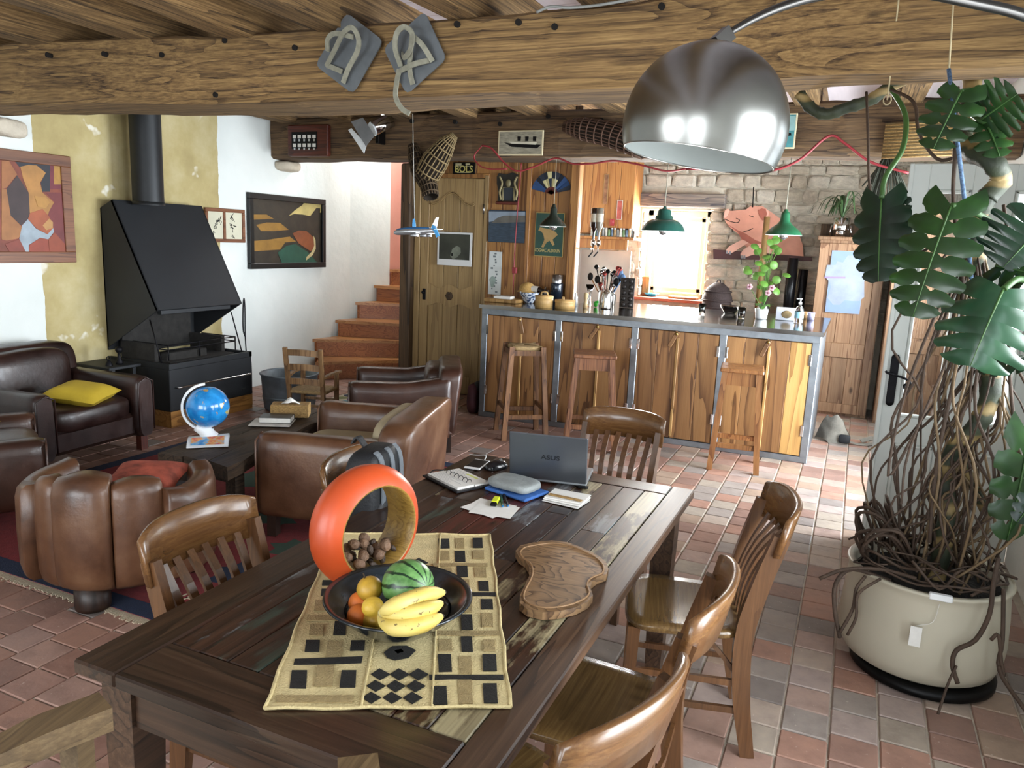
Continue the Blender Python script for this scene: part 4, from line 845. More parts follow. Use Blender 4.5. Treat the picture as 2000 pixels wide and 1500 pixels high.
# cushions
def cushion(label, mat, M, w=.42, h=.13):
    mb = MB().grid(lambda u, v: ((u - .5) * w * (1 - .08 * (1 - abs(2 * v - 1))), (v - .5) * w * (1 - .08 * (1 - abs(2 * u - 1))), h / 2 * ((1 - (2 * u - 1) ** 4) * (1 - (2 * v - 1) ** 4)) ** .7), 14, 14)
    mb.grid(lambda u, v: ((.5 - u) * w * (1 - .08 * (1 - abs(2 * v - 1))), (v - .5) * w * (1 - .08 * (1 - abs(2 * u - 1))), -h / 2 * ((1 - (2 * u - 1) ** 4) * (1 - (2 * v - 1) ** 4)) ** .7), 14, 14)
    return O('cushion', mb, mat, None, loc=M.to_translation(), rot=M.to_euler(), label=label, cat='cushion')
m_yel = plain('yellow_velvet', 'c3a62c', .8, var=.08, vs=6., bump=.15)
cushion('yellow velvet cushion on the dark leather armchair', m_yel, TR(-4.90, 3.62, .495) @ RZ(.4) @ RX(.06) @ RY(.10), .38, .13)
cushion('yellow cushion in the armchair cut off by the left edge', m_yel, TR(-4.55, 2.50, .54) @ RZ(.2), .40, .13)
cushion('small red and cream patterned cushion in the tan tub chair', plain('red_pattern', '9c4a38', .85, var=.5, vs=14.), TR(-2.98, 2.50, .50) @ RZ(.5) @ RX(.15), .34, .11)
# ---------------------------------------------------------------- pictures on the left wall
m_frb = wood('brown_picture_frame', '5a3420', '7d4f33', '96694a', 1, 5, 8, .6)
def frameX(name, label, y0, y1, z0, z1, fw, fm, x=XW, d=.03):        # picture hanging on the left wall (faces +X)
    t = T(name, label, 'picture', (x + .004, (y0 + y1) / 2, z0))
    O('frame', MB().box(x + .004, x + d, y0, y1, z0, z0 + fw, b=.004).box(x + .004, x + d, y0, y1, z1 - fw, z1, b=.004).box(x + .004, x + d, y0, y0 + fw, z0 + fw, z1 - fw, b=.004).box(x + .004, x + d, y1 - fw, y1, z0 + fw, z1 - fw, b=.004), fm, t, world=True)
    return t
def flatX(t, name, pix, mat, x, lift, h=.0006, **k):                     # painted shape given by photo pixels on the picture plane
    pts = [PX(u, v, x) for u, v in pix]; return O(name, MB().prism([(p.y, p.z) for p in pts], h, (x + lift, 0, 0), (0, 1, 0), (0, 0, 1)), mat, t, world=True)
pt = lambda n, c, v=.18: plain('paint_' + n, c, .55, var=v, vs=9.)
zp = lambda x, y: (x * .16, 280 + y * .16)
pa = frameX('figure_painting', 'red and orange figure painting in a wide brown wooden frame', 3.62, 4.335, 1.352, 2.185, .085, m_frb)
xp = XW + .016
O('canvas', MB().box(xp - .01, xp, 3.70, 4.26, 1.43, 2.10), pt('rust', '7c3b28', .3), pa, world=True)
SH = [('maroon', '6b2630', [(590, 250), (770, 250), (770, 560), (590, 560)]), ('amber', 'a67a36', [(640, 260), (765, 260), (765, 500), (640, 500)]), ('wine', '6e2c2c', [(540, 600), (770, 600), (800, 1280), (640, 1080), (560, 830), (650, 720)]), ('night', '23232c', [(160, 215), (590, 240), (590, 590), (500, 590), (480, 480), (540, 360), (420, 265), (220, 290)]), ('ochre', 'a8773c', [(230, 285), (330, 262), (430, 270), (540, 360), (470, 480), (500, 600), (640, 720), (580, 830), (560, 900), (420, 900), (340, 900), (330, 600), (260, 420)]), ('dusk', '3a2a2a', [(190, 390), (330, 600), (345, 850), (320, 930), (240, 1000), (110, 880), (60, 560)]), ('flesh', '9a6238', [(0, 210), (90, 215), (190, 380), (60, 540), (0, 560)]), ('tan', 'a06a3c', [(0, 560), (60, 560), (110, 880), (240, 1010), (265, 1080), (200, 1160), (60, 1185), (0, 1170)]), ('cloth', '9aa6b0', [(320, 925), (420, 1040), (560, 1110), (630, 1030), (640, 1080), (570, 1170), (470, 1150), (330, 1240), (335, 1355), (290, 1330), (215, 1165), (250, 1000)]), ('thigh', '93422e', [(340, 1240), (470, 1155), (565, 1175), (590, 1355), (330, 1355)]), ('knee', '8a4028', [(570, 1170), (650, 1090), (820, 1280), (820, 1358), (590, 1358)]), ('lowleg', '7e3a2c', [(40, 1230), (215, 1165), (310, 1355), (120, 1358)]), ('belly', '9a5030', [(345, 850), (500, 800), (585, 900), (630, 1030), (560, 1108), (430, 1040), (320, 925)]), ('hand', 'b0824c', [(500, 1000), (580, 915), (625, 960), (625, 1030), (545, 1060)]), ('breast', 'b0803e', [(400, 640), (540, 660), (585, 720), (540, 790), (440, 770)])]
for i, (n_, c_, pp_) in enumerate(SH): flatX(pa, 'painted_shape', [zp(*q) for q in pp_], pt(n_, c_), XW, .0162 + .0003 * i, .0004)
pk = frameX('dark_still_life', 'dark still life painting in a black frame beside the stairs', 6.296, 7.55, 1.262, 2.047, .06, plain('black_lacquer', '0a0b0d', .3, var=0), d=.05)
xk = XW + .02
O('canvas', MB().box(xk - .01, xk, 6.35, 7.50, 1.31, 2.0), pt('umber', '2b2419', .35), pk, world=True)
zq = lambda x, y: (460 + x * .12, 360 + y * .12)
for i, (n_, c_, pp_) in enumerate([('gold', '8a6527', [(265, 490), (480, 490), (600, 560), (265, 575)]), ('gold', '8a6527', [(310, 660), (480, 620), (700, 625), (840, 740), (600, 760), (390, 760)]), ('gold', '8a6527', [(270, 920), (600, 890), (780, 950), (700, 1060), (270, 1090)]), ('gold', '8a6527', [(570, 890), (860, 850), (960, 930), (770, 945)]), ('cream', 'b8a668', [(840, 515), (940, 420), (1060, 340), (1110, 265), (1390, 290), (1390, 455), (1350, 460), (1350, 390), (1290, 385), (1190, 515), (1060, 490), (930, 480)]), ('green', '1f4a3a', [(660, 1110), (800, 1000), (950, 970), (1150, 1100), (1340, 1310), (740, 1310)]), ('copper', '7d4424', [(900, 800), (1000, 750), (1130, 760), (1240, 860), (1270, 1000), (1200, 1090), (1000, 960)]), ('rope', 'b5a578', [(1240, 830), (1275, 900), (1280, 1050), (1230, 1150), (1120, 1240), (1130, 1180), (1210, 1100), (1255, 1000)])]): flatX(pk, 'painted_shape', [zq(*q) for q in pp_], pt(n_ + '2', c_), XW, .0205 + .0004 * i, .0005)
ps = frameX('ink_drawings', 'pair of small ink drawings in one brown frame beside the hood', 5.72, 6.25, 1.533, 1.865, .035, m_frb)
O('mount', MB().box(XW + .006, XW + .014, 5.75, 6.22, 1.565, 1.835), plain('mount_card', 'cfcbb4', .8, var=.05), ps, world=True); O('divider', MB().box(XW + .008, XW + .024, 5.955, 5.985, 1.565, 1.835), m_frb, ps, world=True)
for y_ in (5.875, 6.095):
    sk = MB(); rs = random.Random(int(y_ * 100))
    for k in range(9):
        a = (y_ + rs.uniform(-.05, .05), 1.70 + rs.uniform(-.09, .09)); sk.tube(spline([(XW + .015, a[0], a[1]), (XW + .015, a[0] + rs.uniform(-.04, .04), a[1] + rs.uniform(-.04, .04)), (XW + .015, a[0] + rs.uniform(-.04, .04), a[1] + rs.uniform(-.05, .05))], 4), .003, 4)
    O('ink_lines', sk, plain('ink', '101010', .7, var=0), ps, world=True)
# ---------------------------------------------------------------- things on the dining table
zt0 = TZ + .0015
z2 = lambda x, y: (500 + x * .4, 850 + y * .4)
NL, NR, FR = PZ(517, 1387, zt0), PZ(997, 1383, zt0), PZ(957, 1047, zt0); FL = FR + (NL - NR)
cl = T('table_runner', 'cream and black appliqued raffia cloth lying askew on the table', 'table runner', tuple((NL + FR) / 2))
m_cream = plain('raffia_cream', 'cdbb8a', .9, var=.14, vs=18., bump=.5, bsc=220.); m_rafb = plain('raffia_black', '14120f', .9, var=.3, vs=60., bump=.5, bsc=260.); m_raft = plain('raffia_tan', '9b875d', .9, var=.16, vs=50., bump=.6, bsc=240.); m_seam = plain('raffia_seam', '6f5c3a', .9, var=.15)
def cw(u, v):
    p = NL.lerp(NR, u).lerp(FL.lerp(FR, u), v); e = min(u, 1 - u, v, 1 - v); w_ = .0022 * sin(v * 31) * (1 if u in (0, 1) else 0) + .0015 * sin(u * 19) * (1 if v in (0, 1) else 0)
    return (p.x + w_ * .6, p.y + w_, zt0 + .004 + .0015 * sin(u * 17 + v * 9))
mb = MB().grid(cw, 16, 30); k = len(mb.v); mb2 = [(x, y, zt0) for x, y, z in mb.v]
O('cloth', mb.add(mb2, [[f_ for f_ in q][::-1] for q in mb.f[:]]), m_cream, cl, world=True)
def patch(x0, y0, x1, y1, mat, sk=None):
    r_ = [(x0, y0), (x1, y0), (x1 - (y1 - y0) * .06 * (-1 if (x0 + x1) / 2 > 800 else 1.0), y1), (x0 - (y1 - y0) * .06 * (-1 if (x0 + x1) / 2 > 800 else 2.2), y1)]
    pts = [PZ(*z2(*q), zt0 + .006) for q in (sk or r_)]
    O('applique', MB().prism([(p.x, p.y) for p in pts], .0022, (0, 0, zt0 + .0045)), mat, cl, world=True)
for a in ((890, 505, 943, 552), (1058, 502, 1105, 548), (970, 565, 1020, 618), (980, 638, 1032, 692), (1085, 712, 1135, 760), (1030, 768, 1170, 785), (1098, 800, 1155, 850), (1000, 875, 1055, 948), (1000, 983, 1055, 1055), (888, 1070, 952, 1155), (1105, 1070, 1172, 1150), (845, 1170, 1207, 1192), (857, 1225, 930, 1313), (1107, 1212, 1175, 1307), (325, 708, 385, 732), (320, 750, 365, 782), (465, 518, 512, 558), (385, 908, 440, 975), (245, 1000, 312, 1055), (465, 1002, 532, 1052), (175, 1148, 250, 1235), (418, 1148, 490, 1230)): patch(*a, m_rafb)
patch(0, 0, 0, 0, m_rafb, [(190, 1092), (522, 1080), (515, 1112), (183, 1120)])
for a in ((973, 503, 1015, 552), (890, 565, 943, 610), (1058, 562, 1112, 603), (1065, 645, 1122, 693), (993, 705, 1040, 765), (905, 645, 955, 690), (1000, 805, 1052, 862), (1100, 868, 1155, 935), (890, 995, 955, 1055), (1108, 998, 1165, 1052), (990, 1078, 1050, 1165), (985, 1195, 1052, 1312), (290, 805, 360, 858), (265, 922, 330, 980), (350, 1003, 420, 1085), (300, 1122, 382, 1225), (100, 1270, 478, 1305), (865, 625, 1130, 640), (860, 955, 1195, 978), (250, 880, 390, 905)): patch(*a, m_raft)
for i in range(3):
    for j in range(3):
        cx, cy = 607 - 21 * j + i * (94 + 3 * j), 1167 + j * 57
        patch(0, 0, 0, 0, m_rafb, [(cx - 46, cy), (cx - 4, cy - 28), (cx + 47, cy), (cx - 2, cy + 29)])
patch(0, 0, 0, 0, m_rafb, [(625, 1060), (665, 1030), (735, 1028), (780, 1050), (745, 1085), (680, 1097), (640, 1085)]); patch(0, 0, 0, 0, m_raft, [(675, 1052), (710, 1044), (722, 1058), (690, 1068)]); patch(0, 0, 0, 0, m_rafb, [(750, 622), (795, 600), (840, 622), (800, 645)])
sm_ = MB()
for u in (.385, .675): sm_.tube([Vector(cw(u, v / 20)) + Vector((0, 0, .002)) for v in range(21)], .0025, 5)
for e in ([(0, v / 20) for v in range(21)], [(1, v / 20) for v in range(21)], [(u / 12, 0) for u in range(13)], [(u / 12, 1) for u in range(13)]): sm_.tube([Vector(cw(*q)) for q in e], .004, 5)
O('hem', sm_, m_cream, cl, world=True)
ZC = zt0 + .0075
# fruit bowl
bc = PZ(778, 1173, .842); BX_, BY_ = bc.x, bc.y
m_glaze = NT('dark_blue_glaze'); co_ = m_glaze.coord(); m_glz = m_glaze.fin(m_glaze.ramp(m_glaze.noise(co_, 12, 4), [(.3, '0d1114'), (.6, '1b252c'), (.8, '33444f')]), .22, 0, None, coat=.5)
bw_ = T('fruit_bowl', 'wide dark blue glazed ceramic fruit bowl', 'bowl', (BX_, BY_, ZC))
O('body', MB().lathe([(0, .006), (.06, .006), (.066, 0), (.072, .003), (.10, .022), (.138, .054), (.164, .080), (.176, .087), (.174, .091), (.161, .087), (.128, .058), (.095, .03), (.055, .016), (0, .014)], 48), m_glz, bw_)
O('relief_band', MB().lathe([(.118, .0515), (.124, .0575), (.121, .0545)], 48, wob=lambda a, z: 1 + .006 * sin(30 * a)), m_glz, bw_)
def mk_melon():
    t = NT('watermelon_rind'); co = t.coord((1, 1, 1), False); sp = t.n('SeparateXYZ'); t.l(co, sp.inputs[0]); at = t.math('ARCTAN2', sp.outputs[1], sp.outputs[0]); w_ = t.math('ADD', t.math('MULTIPLY', at, 1.75), t.math('MULTIPLY', t.noise(co, 45, 4), .55))
    s_ = t.math('PINGPONG', w_, .5); m_ = t.ramp(s_, [(.09, (1, 1, 1)), (.16, (0, 0, 0))]); return t.fin(t.mix(m_, t.ramp(t.noise(co, 60, 3), [(.3, '446f38'), (.7, '6f9a5a')]), '16301a'), .35)
def fruit(name, label, cat, u, v, z, mb, mat, rot=(0, 0, 0), stem=None, group='fruit in the dark bowl'):
    p = PZ(u, v, z); t = T(name, label, cat, tuple(p), rot=rot, group=group); O('flesh', mb, mat, t)
    if stem: O('stem', stem, plain('fruit_stem', '3a2a18', .8), t)
    return t
fruit('watermelon', 'small striped green watermelon in the fruit bowl', 'watermelon', 797, 1142, .885, MB().sphere((0, 0, 0), (.06, .06, .064), 28, 18), mk_melon(), (rad(75), rad(20), rad(70)))
m_pear = plain('yellow_pear', 'b08a2c', .45, var=.3, vs=25.); m_apr = plain('apricot', 'c96a24', .55, var=.25, vs=15.); m_lem = plain('lemon', 'cfa93a', .5, var=.12, vs=40., bump=.2); m_ban = NT('banana_skin')
co_ = m_ban.coord((1, 1, 1), False); m_banana = m_ban.fin(m_ban.mix(m_ban.ramp(m_ban.noise(co_, 85, 2), [(.66, (0, 0, 0)), (.70, (.8, .8, .8))]), m_ban.ramp(m_ban.noise(co_, 9, 3), [(.3, 'c2a548'), (.7, 'd6c273')]), '4a3418'), .5)
pear = lambda s: MB().lathe([(0, -.034 * s), (.02 * s, -.032 * s), (.034 * s, -.015 * s), (.037 * s, .004 * s), (.031 * s, .022 * s), (.02 * s, .036 * s), (.010 * s, .046 * s), (0, .048 * s)], 20)
fruit('pear', 'yellow pear with a stalk at the back left of the fruit bowl', 'pear', 722, 1150, .872, MB().sphere((0, 0, 0), (.031, .031, .030), 20, 14), m_pear, (.2, -.5, 0), MB().cyl((.005, 0, .028), (.008, 0, .042), .002, n=6))
fruit('apricot', 'upper orange apricot at the left of the fruit bowl', 'apricot', 701, 1177, .838, MB().sphere((0, 0, 0), .025, 18, 12), m_apr)
fruit('apricot', 'lower orange apricot at the front left of the fruit bowl', 'apricot', 701, 1203, .832, MB().sphere((0, 0, 0), .0275, 18, 12), m_apr)
fruit('lemon', 'pale yellow lemon between the apricots and the bananas', 'lemon', 728, 1186, .862, MB().sphere((0, 0, 0), (.025, .025, .024), 18, 12), m_lem)
fruit('pear', 'brownish pear at the very front of the fruit bowl under the bananas', 'pear', 732, 1210, .828, pear(.8), m_pear, (1.2, .3, .5))
def banana(pts, rm, label):
    P_ = spline([PZ(u, v, z) for (u, v, z) in pts], 5); n = len(P_); c = P_[n // 2].copy(); t = T('banana', label, 'banana', tuple(c), group='fruit in the dark bowl')
    O('skin', MB().tube([p - c for p in P_], [rm * (.28 + .72 * min(1, 3.2 * min(i + .2, (n - 1 - i) + .35) / n) ** .7) for i in range(n)], 7), m_banana, t)
    O('tip', MB().tube([P_[-1] - c, P_[-1] - c + (P_[-1] - P_[-2]).normalized() * .006], rm * .22, 6), plain('banana_tip', '2e2417', .8), t)
    O('crown', MB().sphere(tuple(P_[0] - c), (.007, .007, .007), 8, 6), plain('banana_crown', 'a89860', .7, var=.3, vs=60.), t)
banana([(744, 1196, .90), (765, 1186, .915), (800, 1172, .922), (840, 1160, .915), (866, 1157, .905)], .0195, 'topmost banana of the bunch')
banana([(746, 1200, .89), (775, 1200, .90), (810, 1195, .905), (845, 1186, .90), (862, 1178, .895)], .017, 'middle banana of the bunch')
banana([(742, 1204, .87), (760, 1222, .875), (795, 1225, .88), (835, 1215, .88), (862, 1204, .878)], .0195, 'lowest spotted banana of the bunch')
# ring shaped bamboo vessel
RR = .165; rc = PZ(717, 1026, ZC + RR); ax = rad(163)
rg = T('bamboo_ring', 'large orange lacquered bamboo ring standing upright on the cloth', 'ring vessel', (rc.x, rc.y, ZC), rot=(0, 0, 0))
m_or = plain('orange_lacquer', 'b4451c', .42, var=.22, vs=3., stretch=(1, 1, 1), coat=.12); m_bam = wood('bamboo_inside', '7d5d26', '9b7a3a', 'b6964f', 0, 10, 16, .5, .4, .4)
Mr = TR(0, 0, RR) @ RZ(ax) @ RY(pi / 2)
O('outer_face', MB().lathe([(.122, -.056), (.140, -.046), (.156, -.028), (.1645, -.004), (.165, .008), (.160, .030), (.148, .048), (.130, .058)], 64, Mr), m_or, rg)
O('inner_face', MB().lathe([(.130, .058), (.118, .056), (.115, 0), (.117, -.054), (.122, -.056)], 64, Mr), m_bam, rg)
m_nut = plain('walnut_shell', '6f5440', .7, var=.35, vs=35., bump=.8, bsc=90.); m_nutd = plain('dark_nut', '382a20', .6, var=.35, vs=40., bump=.6)
nutm = [MB().sphere((0, 0, 0), (.0165, .0145, .0145), 12, 9).noise(.0022, 90, k).me('walnut') for k in range(3)]
for m_ in nutm: m_.materials.append(m_nut)
am = MB().sphere((0, 0, 0), (.016, .009, .007), 10, 8).noise(.001, 90, 5).me('pecan'); am.materials.append(m_nutd)
rs = random.Random(12); spots = []
axv = Vector((cos(ax), sin(ax), 0)); tv = Vector((-sin(ax), cos(ax), 0)); cnt = 0
for i in range(900):
    a = rs.uniform(-.80, .80); d = rs.uniform(-.042, .045); r_ = .115 - .0165 - (rs.choice((0, .022, .04)) if abs(a) < .5 else 0)
    p = Vector((rc.x, rc.y, ZC + RR)) + tv * (r_ * sin(a)) + Vector((0, 0, -r_ * cos(a))) + axv * d
    if all((p - q).length > .0245 for q in spots):
        spots.append(p); w_ = rs.random() < .6
        o = O('walnut' if w_ else 'pecan', rs.choice(nutm) if w_ else am, None, None, loc=tuple(p), rot=(rs.uniform(0, 3), rs.uniform(0, 3), rs.uniform(0, 3)), cat='nut', group='nuts in the bamboo ring', label='round wrinkled walnut in the pile inside the bamboo ring' if w_ else 'slim dark pecan in the pile inside the bamboo ring')
# cutting board
pts = [PZ(*z2(*q), TZ + .028) for q in ((1268, 556), (1290, 530), (1345, 517), (1400, 509), (1445, 505), (1520, 514), (1575, 533), (1625, 556), (1675, 580), (1712, 615), (1722, 643), (1712, 668), (1668, 684), (1640, 706), (1632, 735), (1646, 772), (1620, 803), (1560, 832), (1480, 850), (1400, 855), (1325, 838), (1288, 808), (1290, 770), (1312, 725), (1334, 680), (1336, 640), (1318, 606), (1285, 585))]
cb = T('cutting_board', 'kidney shaped olive wood cutting board with a juice groove', 'cutting board', tuple(sum(pts, Vector()) / len(pts) - Vector((0, 0, .0275))))
m_olive = wood('olive_wood', '4a3424', '8a6c4c', 'ad8f6a', 0, 9., 8., 4., .4, .2, .05)
O('board', MB().prism([(p.x, p.y) for p in pts], .021, (0, 0, TZ + .0015)), m_olive, cb, world=True)
cen = sum(pts, Vector()) / len(pts); O('groove', MB().tube([tuple(cen.lerp(p, .90).xy) + (TZ + .0225,) for p in spline(pts + pts[:1], 2)[:-1]], .0032, 6, closed=True), plain('groove_light', '8a6a48', .5, var=.1), cb, world=True)
# laptop
m_alu = plain('grey_aluminium', '6f747a', .35, .85, var=.04); m_alub = plain('silver_deck', 'aab0b5', .35, .7, var=.03)
hl, hr = PZ(995, 935, TZ + .004), PZ(1146, 952, TZ + .004); dv = (hr - hl); dv.z = 0; W_ = .305; an = math.atan2(dv.y, dv.x); hc = (hl + hr) / 2
lp = T('laptop', 'open silver grey laptop with its lid toward the camera', 'laptop', (hc.x, hc.y, TZ + .002), an)
O('deck', MB().box(-W_ / 2, W_ / 2, .0, .215, .004, .019, b=.004), m_alub, lp); lid = O('lid', MB().box(-W_ / 2, W_ / 2, -.004, .003, 0, .196, TR(0, -.004, .016) @ RX(rad(12)), b=.003), m_alu, lp)
O('display', MB().box(-W_ / 2 + .008, W_ / 2 - .008, .003, .0036, .012, .188, TR(0, -.004, .016) @ RX(rad(12))), m_black, lid)
O('logo', text_mb('ASUS', .026, TR(.01, -.0045, .016) @ RX(rad(12)) @ TR(0, -.0048, .10) @ RX(pi / 2), .0004, .0003, sx=1.25), plain('logo_dark', '2b2d30', .4, .5, var=0), lid)
for i in range(5): O('key_row', MB().box(-.13, .13, .09 + i * .021, .108 + i * .021, .019, .0205, b=.0008), m_black, lp)
O('touchpad', MB().box(-.05, .05, .02, .08, .019, .0194), m_alu, lp); O('sticker', MB().box(.10, .13, .03, .06, .019, .0195), plain('sticker_red', 'a0564a', .5), lp)
for sx in (-.14, .14): O('hinge_foot', MB().box(sx - .02, sx + .02, -.012, .01, -.0015, .006, b=.002), m_black, lp)
# phone, cable, mouse, organiser, pouch, papers, pens
def flat(name, label, cat, u, v, w, d, h, rz, mat, b=.002, z=TZ): return TH(name, MB().box(-w / 2, w / 2, -d / 2, d / 2, 0, h, TR(*PZ(u, v, z + .0015)) @ RZ(rz), b=b), mat, label, cat)
pp = PZ(932, 909, TZ + .0015); ph = T('smartphone', 'white smartphone lying on the table near the laptop', 'phone', tuple(pp), .1)
O('case', MB().box(-.035, .035, -.066, .066, 0, .008, b=.003), m_wpl, ph); O('screen', MB().box(-.031, .031, -.052, .055, .008, .0086), m_black, ph)
TH('charging_cable', MB().tube(spline([pp + Vector((0, .067, .004)), pp + Vector((-.005, .09, .02)), pp + Vector((-.05, .10, .012)), pp + Vector((-.10, .12, .0025))], 6), .0022, 6), m_wpl, 'short white charging cable plugged into the smartphone', 'cable')
mp_ = PZ(969, 914, TZ + .0015); mo = T('computer_mouse', 'black computer mouse beside the laptop', 'mouse', tuple(mp_), -.5); O('shell', MB().grid(lambda u, v: (.031 * sin(v * pi) ** .6 * cos(u * pi), -.052 * cos(v * pi), .034 * sin(v * pi) ** .7 * sin(u * pi)), 12, 14).box(-.026, .026, -.042, .042, 0, .003), plain('gloss_black', '15161a', .18, var=0), mo); O('wheel', MB().cyl((-.004, .022, .030), (.004, .022, .030), .007), m_steel, mo)
og = PZ(893, 940, TZ + .0015); org = T('organiser', 'black ring organiser open with written white pages', 'notebook', tuple(og), rad(-27)); m_bl = plain('black_leatherette', '15151a', .5, var=.15, vs=30.)
O('cover', MB().box(-.12, .12, -.085, .085, 0, .007, b=.002), m_bl, org); O('pages', MB().box(-.10, .105, -.072, .004, .007, .016).box(-.10, .105, .008, .078, .007, .014), m_paper, org)
for k in range(6): O('ring', MB().tube([(-.07 + k * .028, .006 + .012 * cos(a * pi / 6), .014 + .012 * sin(a * pi / 6)) for a in range(12)], .0014, 5, closed=True), m_black, org)
wl = MB(); rs = random.Random(9)
for i in range(7): wl.box(-.09, rs.uniform(.0, .09), -.065 + i * .009, -.0642 + i * .009, .0161, .0163)
for i in range(5): wl.box(-.09, rs.uniform(-.02, .06), .016 + i * .011, .0168 + i * .011, .0141, .0143)
O('handwriting', wl, plain('ink_grey', '6c7080', .8, var=0), org); O('highlight', MB().box(-.02, .05, .055, .066, .0141, .0143), plain('highlight_yellow', 'd6dc7a', .8), org)
O('clasp', MB().tube(spline([(-.115, -.05, .01), (-.135, -.02, .012), (-.12, .02, .01)], 4), .003, 5), m_black, org)
fp_ = PZ(1008, 961, TZ + .0015); fol = TH('blue_folder', MB().box(-.10, .10, -.07, .075, 0, .012, TR(*fp_) @ RZ(rad(-16)), b=.004), plain('blue_canvas', '3563a8', .7, var=.1, vs=40.), 'bright blue folder under the grey pouch', 'folder')
pq = PZ(1004, 952, TZ + .015); po = T('zip_pouch', 'soft grey zip pouch lying on the blue folder', 'pouch', tuple(pq), rad(-14)); pm = MB().sphere((0, 0, .018), (.095, .065, .018), 24, 12, e=.45).noise(.004, 14, 2); O('body', pm, plain('grey_fabric', '8a8f8e', .65, var=.12, vs=20., bump=.3), po); O('zip', MB().tube([(-.1, -.05, .012), (-.085, .06, .014)], .003, 5), m_steel, po)
for i, (du, dv_, rz) in enumerate(((0, 0, .12), (-6, 3, -.08), (8, 6, .3))): 
    p = PZ(958 + du, 990 + dv_, TZ + .0018 + i * .0008); O('paper_sheet', MB().box(-.075, .075, -.06, .06, 0, .0005), m_paper, None, loc=tuple(p), rot=(0, 0, rz + rad(-10)), label=('bottom sheet of the loose white papers by the highlighter', 'middle sheet of the loose white papers by the highlighter', 'top written sheet of the loose papers under the highlighter')[i], cat='paper', group='loose papers by the pouch')
p = PZ(968, 981, TZ + .005); hl_ = T('highlighter', 'yellow highlighter with black cap on loose papers', 'highlighter', tuple(p), rad(-75)); O('body', MB().box(-.03, .03, -.012, .012, 0, .014, b=.004), plain('neon_yellow', 'd3dd2c', .35, var=0), hl_); O('cap', MB().box(.03, .05, -.011, .011, .001, .013, b=.003), m_black, hl_)
for (u, v, rz, c, lb) in ((980, 978, -62, plain('pen_green', '1f5a4c', .3, var=0), 'dark green and blue pen beside the highlighter'), (988, 977, -58, plain('pen_brown', '2c2320', .3, var=0), 'slim dark pen at the right of the highlighter')):
    p = PZ(u, v, TZ + .009); pn = T('pen', lb, 'pen', tuple(p), rad(rz)); O('barrel', MB().cyl((-.06, 0, 0), (.055, 0, 0), .005, n=8), c, pn); O('clip', MB().box(.02, .055, -.0015, .0015, .005, .008), m_steel, pn); O('tip', MB().cyl((.055, 0, 0), (.065, 0, 0), .0045, .001, 8), plain('pen_blue_tip', '2a7fc0', .3, var=0), pn)
for i in range(3): 
    p = PZ(1106 + i * 1.5, 978 - i * 4, TZ + .0018 + i * .004); O('index_card', MB().box(-.072, .072, -.055, .055, 0, .0035 if i else .001), m_paper, None, loc=tuple(p), rot=(0, 0, rad(-6 + i * 3)), label=('lowest white sheet of the stack beside the ruler', 'middle white pad in the stack under the wooden ruler', 'top white pad in the stack under the wooden ruler')[i], cat='paper', group='white cards near the table edge')
p = PZ(1104, 972, TZ + .0145); TH('wooden_ruler', MB().box(-.066, .066, -.010, .010, 0, .003, TR(*p) @ RZ(rad(-4)), b=.0008), m_wicker, 'short wooden ruler on the white pads', 'ruler')
# backpack hanging on the left chair
bp = T('backpack', 'black backpack with grey stripes hanging on the left dining chair', 'backpack', tuple(PX(722, 1000, -1.49) + Vector((0, .03, -.10))), rad(4)); bp.scale = (.75, .84, .84); bz = 0
m_bpk = plain('black_nylon', '101216', .6, var=.2, vs=30., bump=.2); m_bpg = plain('grey_nylon', '5f656b', .6, var=.15, vs=20.)
O('body', MB().sphere((0, 0, .20), (.09, .15, .20), 24, 16, e=.5).noise(.006, 9, 2), m_bpk, bp)
for y_ in (-.07, .01, .085): O('stripe', MB().bar([(.09 * max(.05, 1 - (abs(z_ - .2) / .2) ** 4 - (abs(y_) / .15) ** 4) ** .25 + .004, y_, z_) for z_ in (.05, .1, .15, .2, .25, .3, .335, .36, .378, .39, .396)], .006, .03, up=(1, 0, 0)), m_bpg, bp)
O('pocket', MB().sphere((.07, 0, .11), (.035, .11, .09), 18, 10, e=.5), m_bpk, bp); O('strap', MB().bar(spline([(-.05, .0, .39), (-.09, .0, .43), (-.12, .0, .40)], 4), .008, .035, up=(0, 0, 1)), m_bpk, bp)
# ---------------------------------------------------------------- hung on the front beam: pattens, toy aeroplane
fyb = lambda x: interp(x, FB)
m_patt = plain('galvanised_plate', '6f7478', .55, .5, var=.18, vs=9.); m_strap = plain('old_strap', '8a8878', .75, var=.2, vs=30.)
def patten(label, pix, straps, yoff):
    P_ = [PY(u, v, 3.655) for u, v in pix]; c = sum(P_, Vector()) / 4; t = T('mud_patten', label, 'patten', (c.x, c.y, c.z))
    poly = []
    for i in range(4):          # rounded corners
        a, b, d = P_[i - 1], P_[i], P_[(i + 1) % 4]; poly += [tuple((b.lerp(a, .10)).xz), tuple((b.lerp(a, .03).lerp(d, .03)).xz), tuple((b.lerp(d, .10)).xz)]
    O('plate', MB().prism(poly, -.008, (0, 3.648, 0), (1, 0, 0), (0, 0, 1)), m_patt, t, world=True)
    for s_ in straps:
        O('strap', MB().tube(spline([PY(u, v, 3.64 - d) for (u, v, d) in s_], 5), 1., 4, sq=(.004, .013), up=(0, 1, 0)), m_strap, t, world=True)
    return t
patten('left grey metal mud patten with leather strap loops on the big beam', [(678, 25), (617, 128), (690, 184), (750, 80)], [[(637, 130, .01), (655, 95, .05), (670, 65, .09), (688, 54, .10), (700, 75, .09), (698, 100, .06), (680, 135, .03), (670, 162, .01)], [(640, 100, .02), (640, 78, .05), (655, 65, .07), (690, 72, .08)], [(640, 128, .01), (668, 140, .02)]], 0)
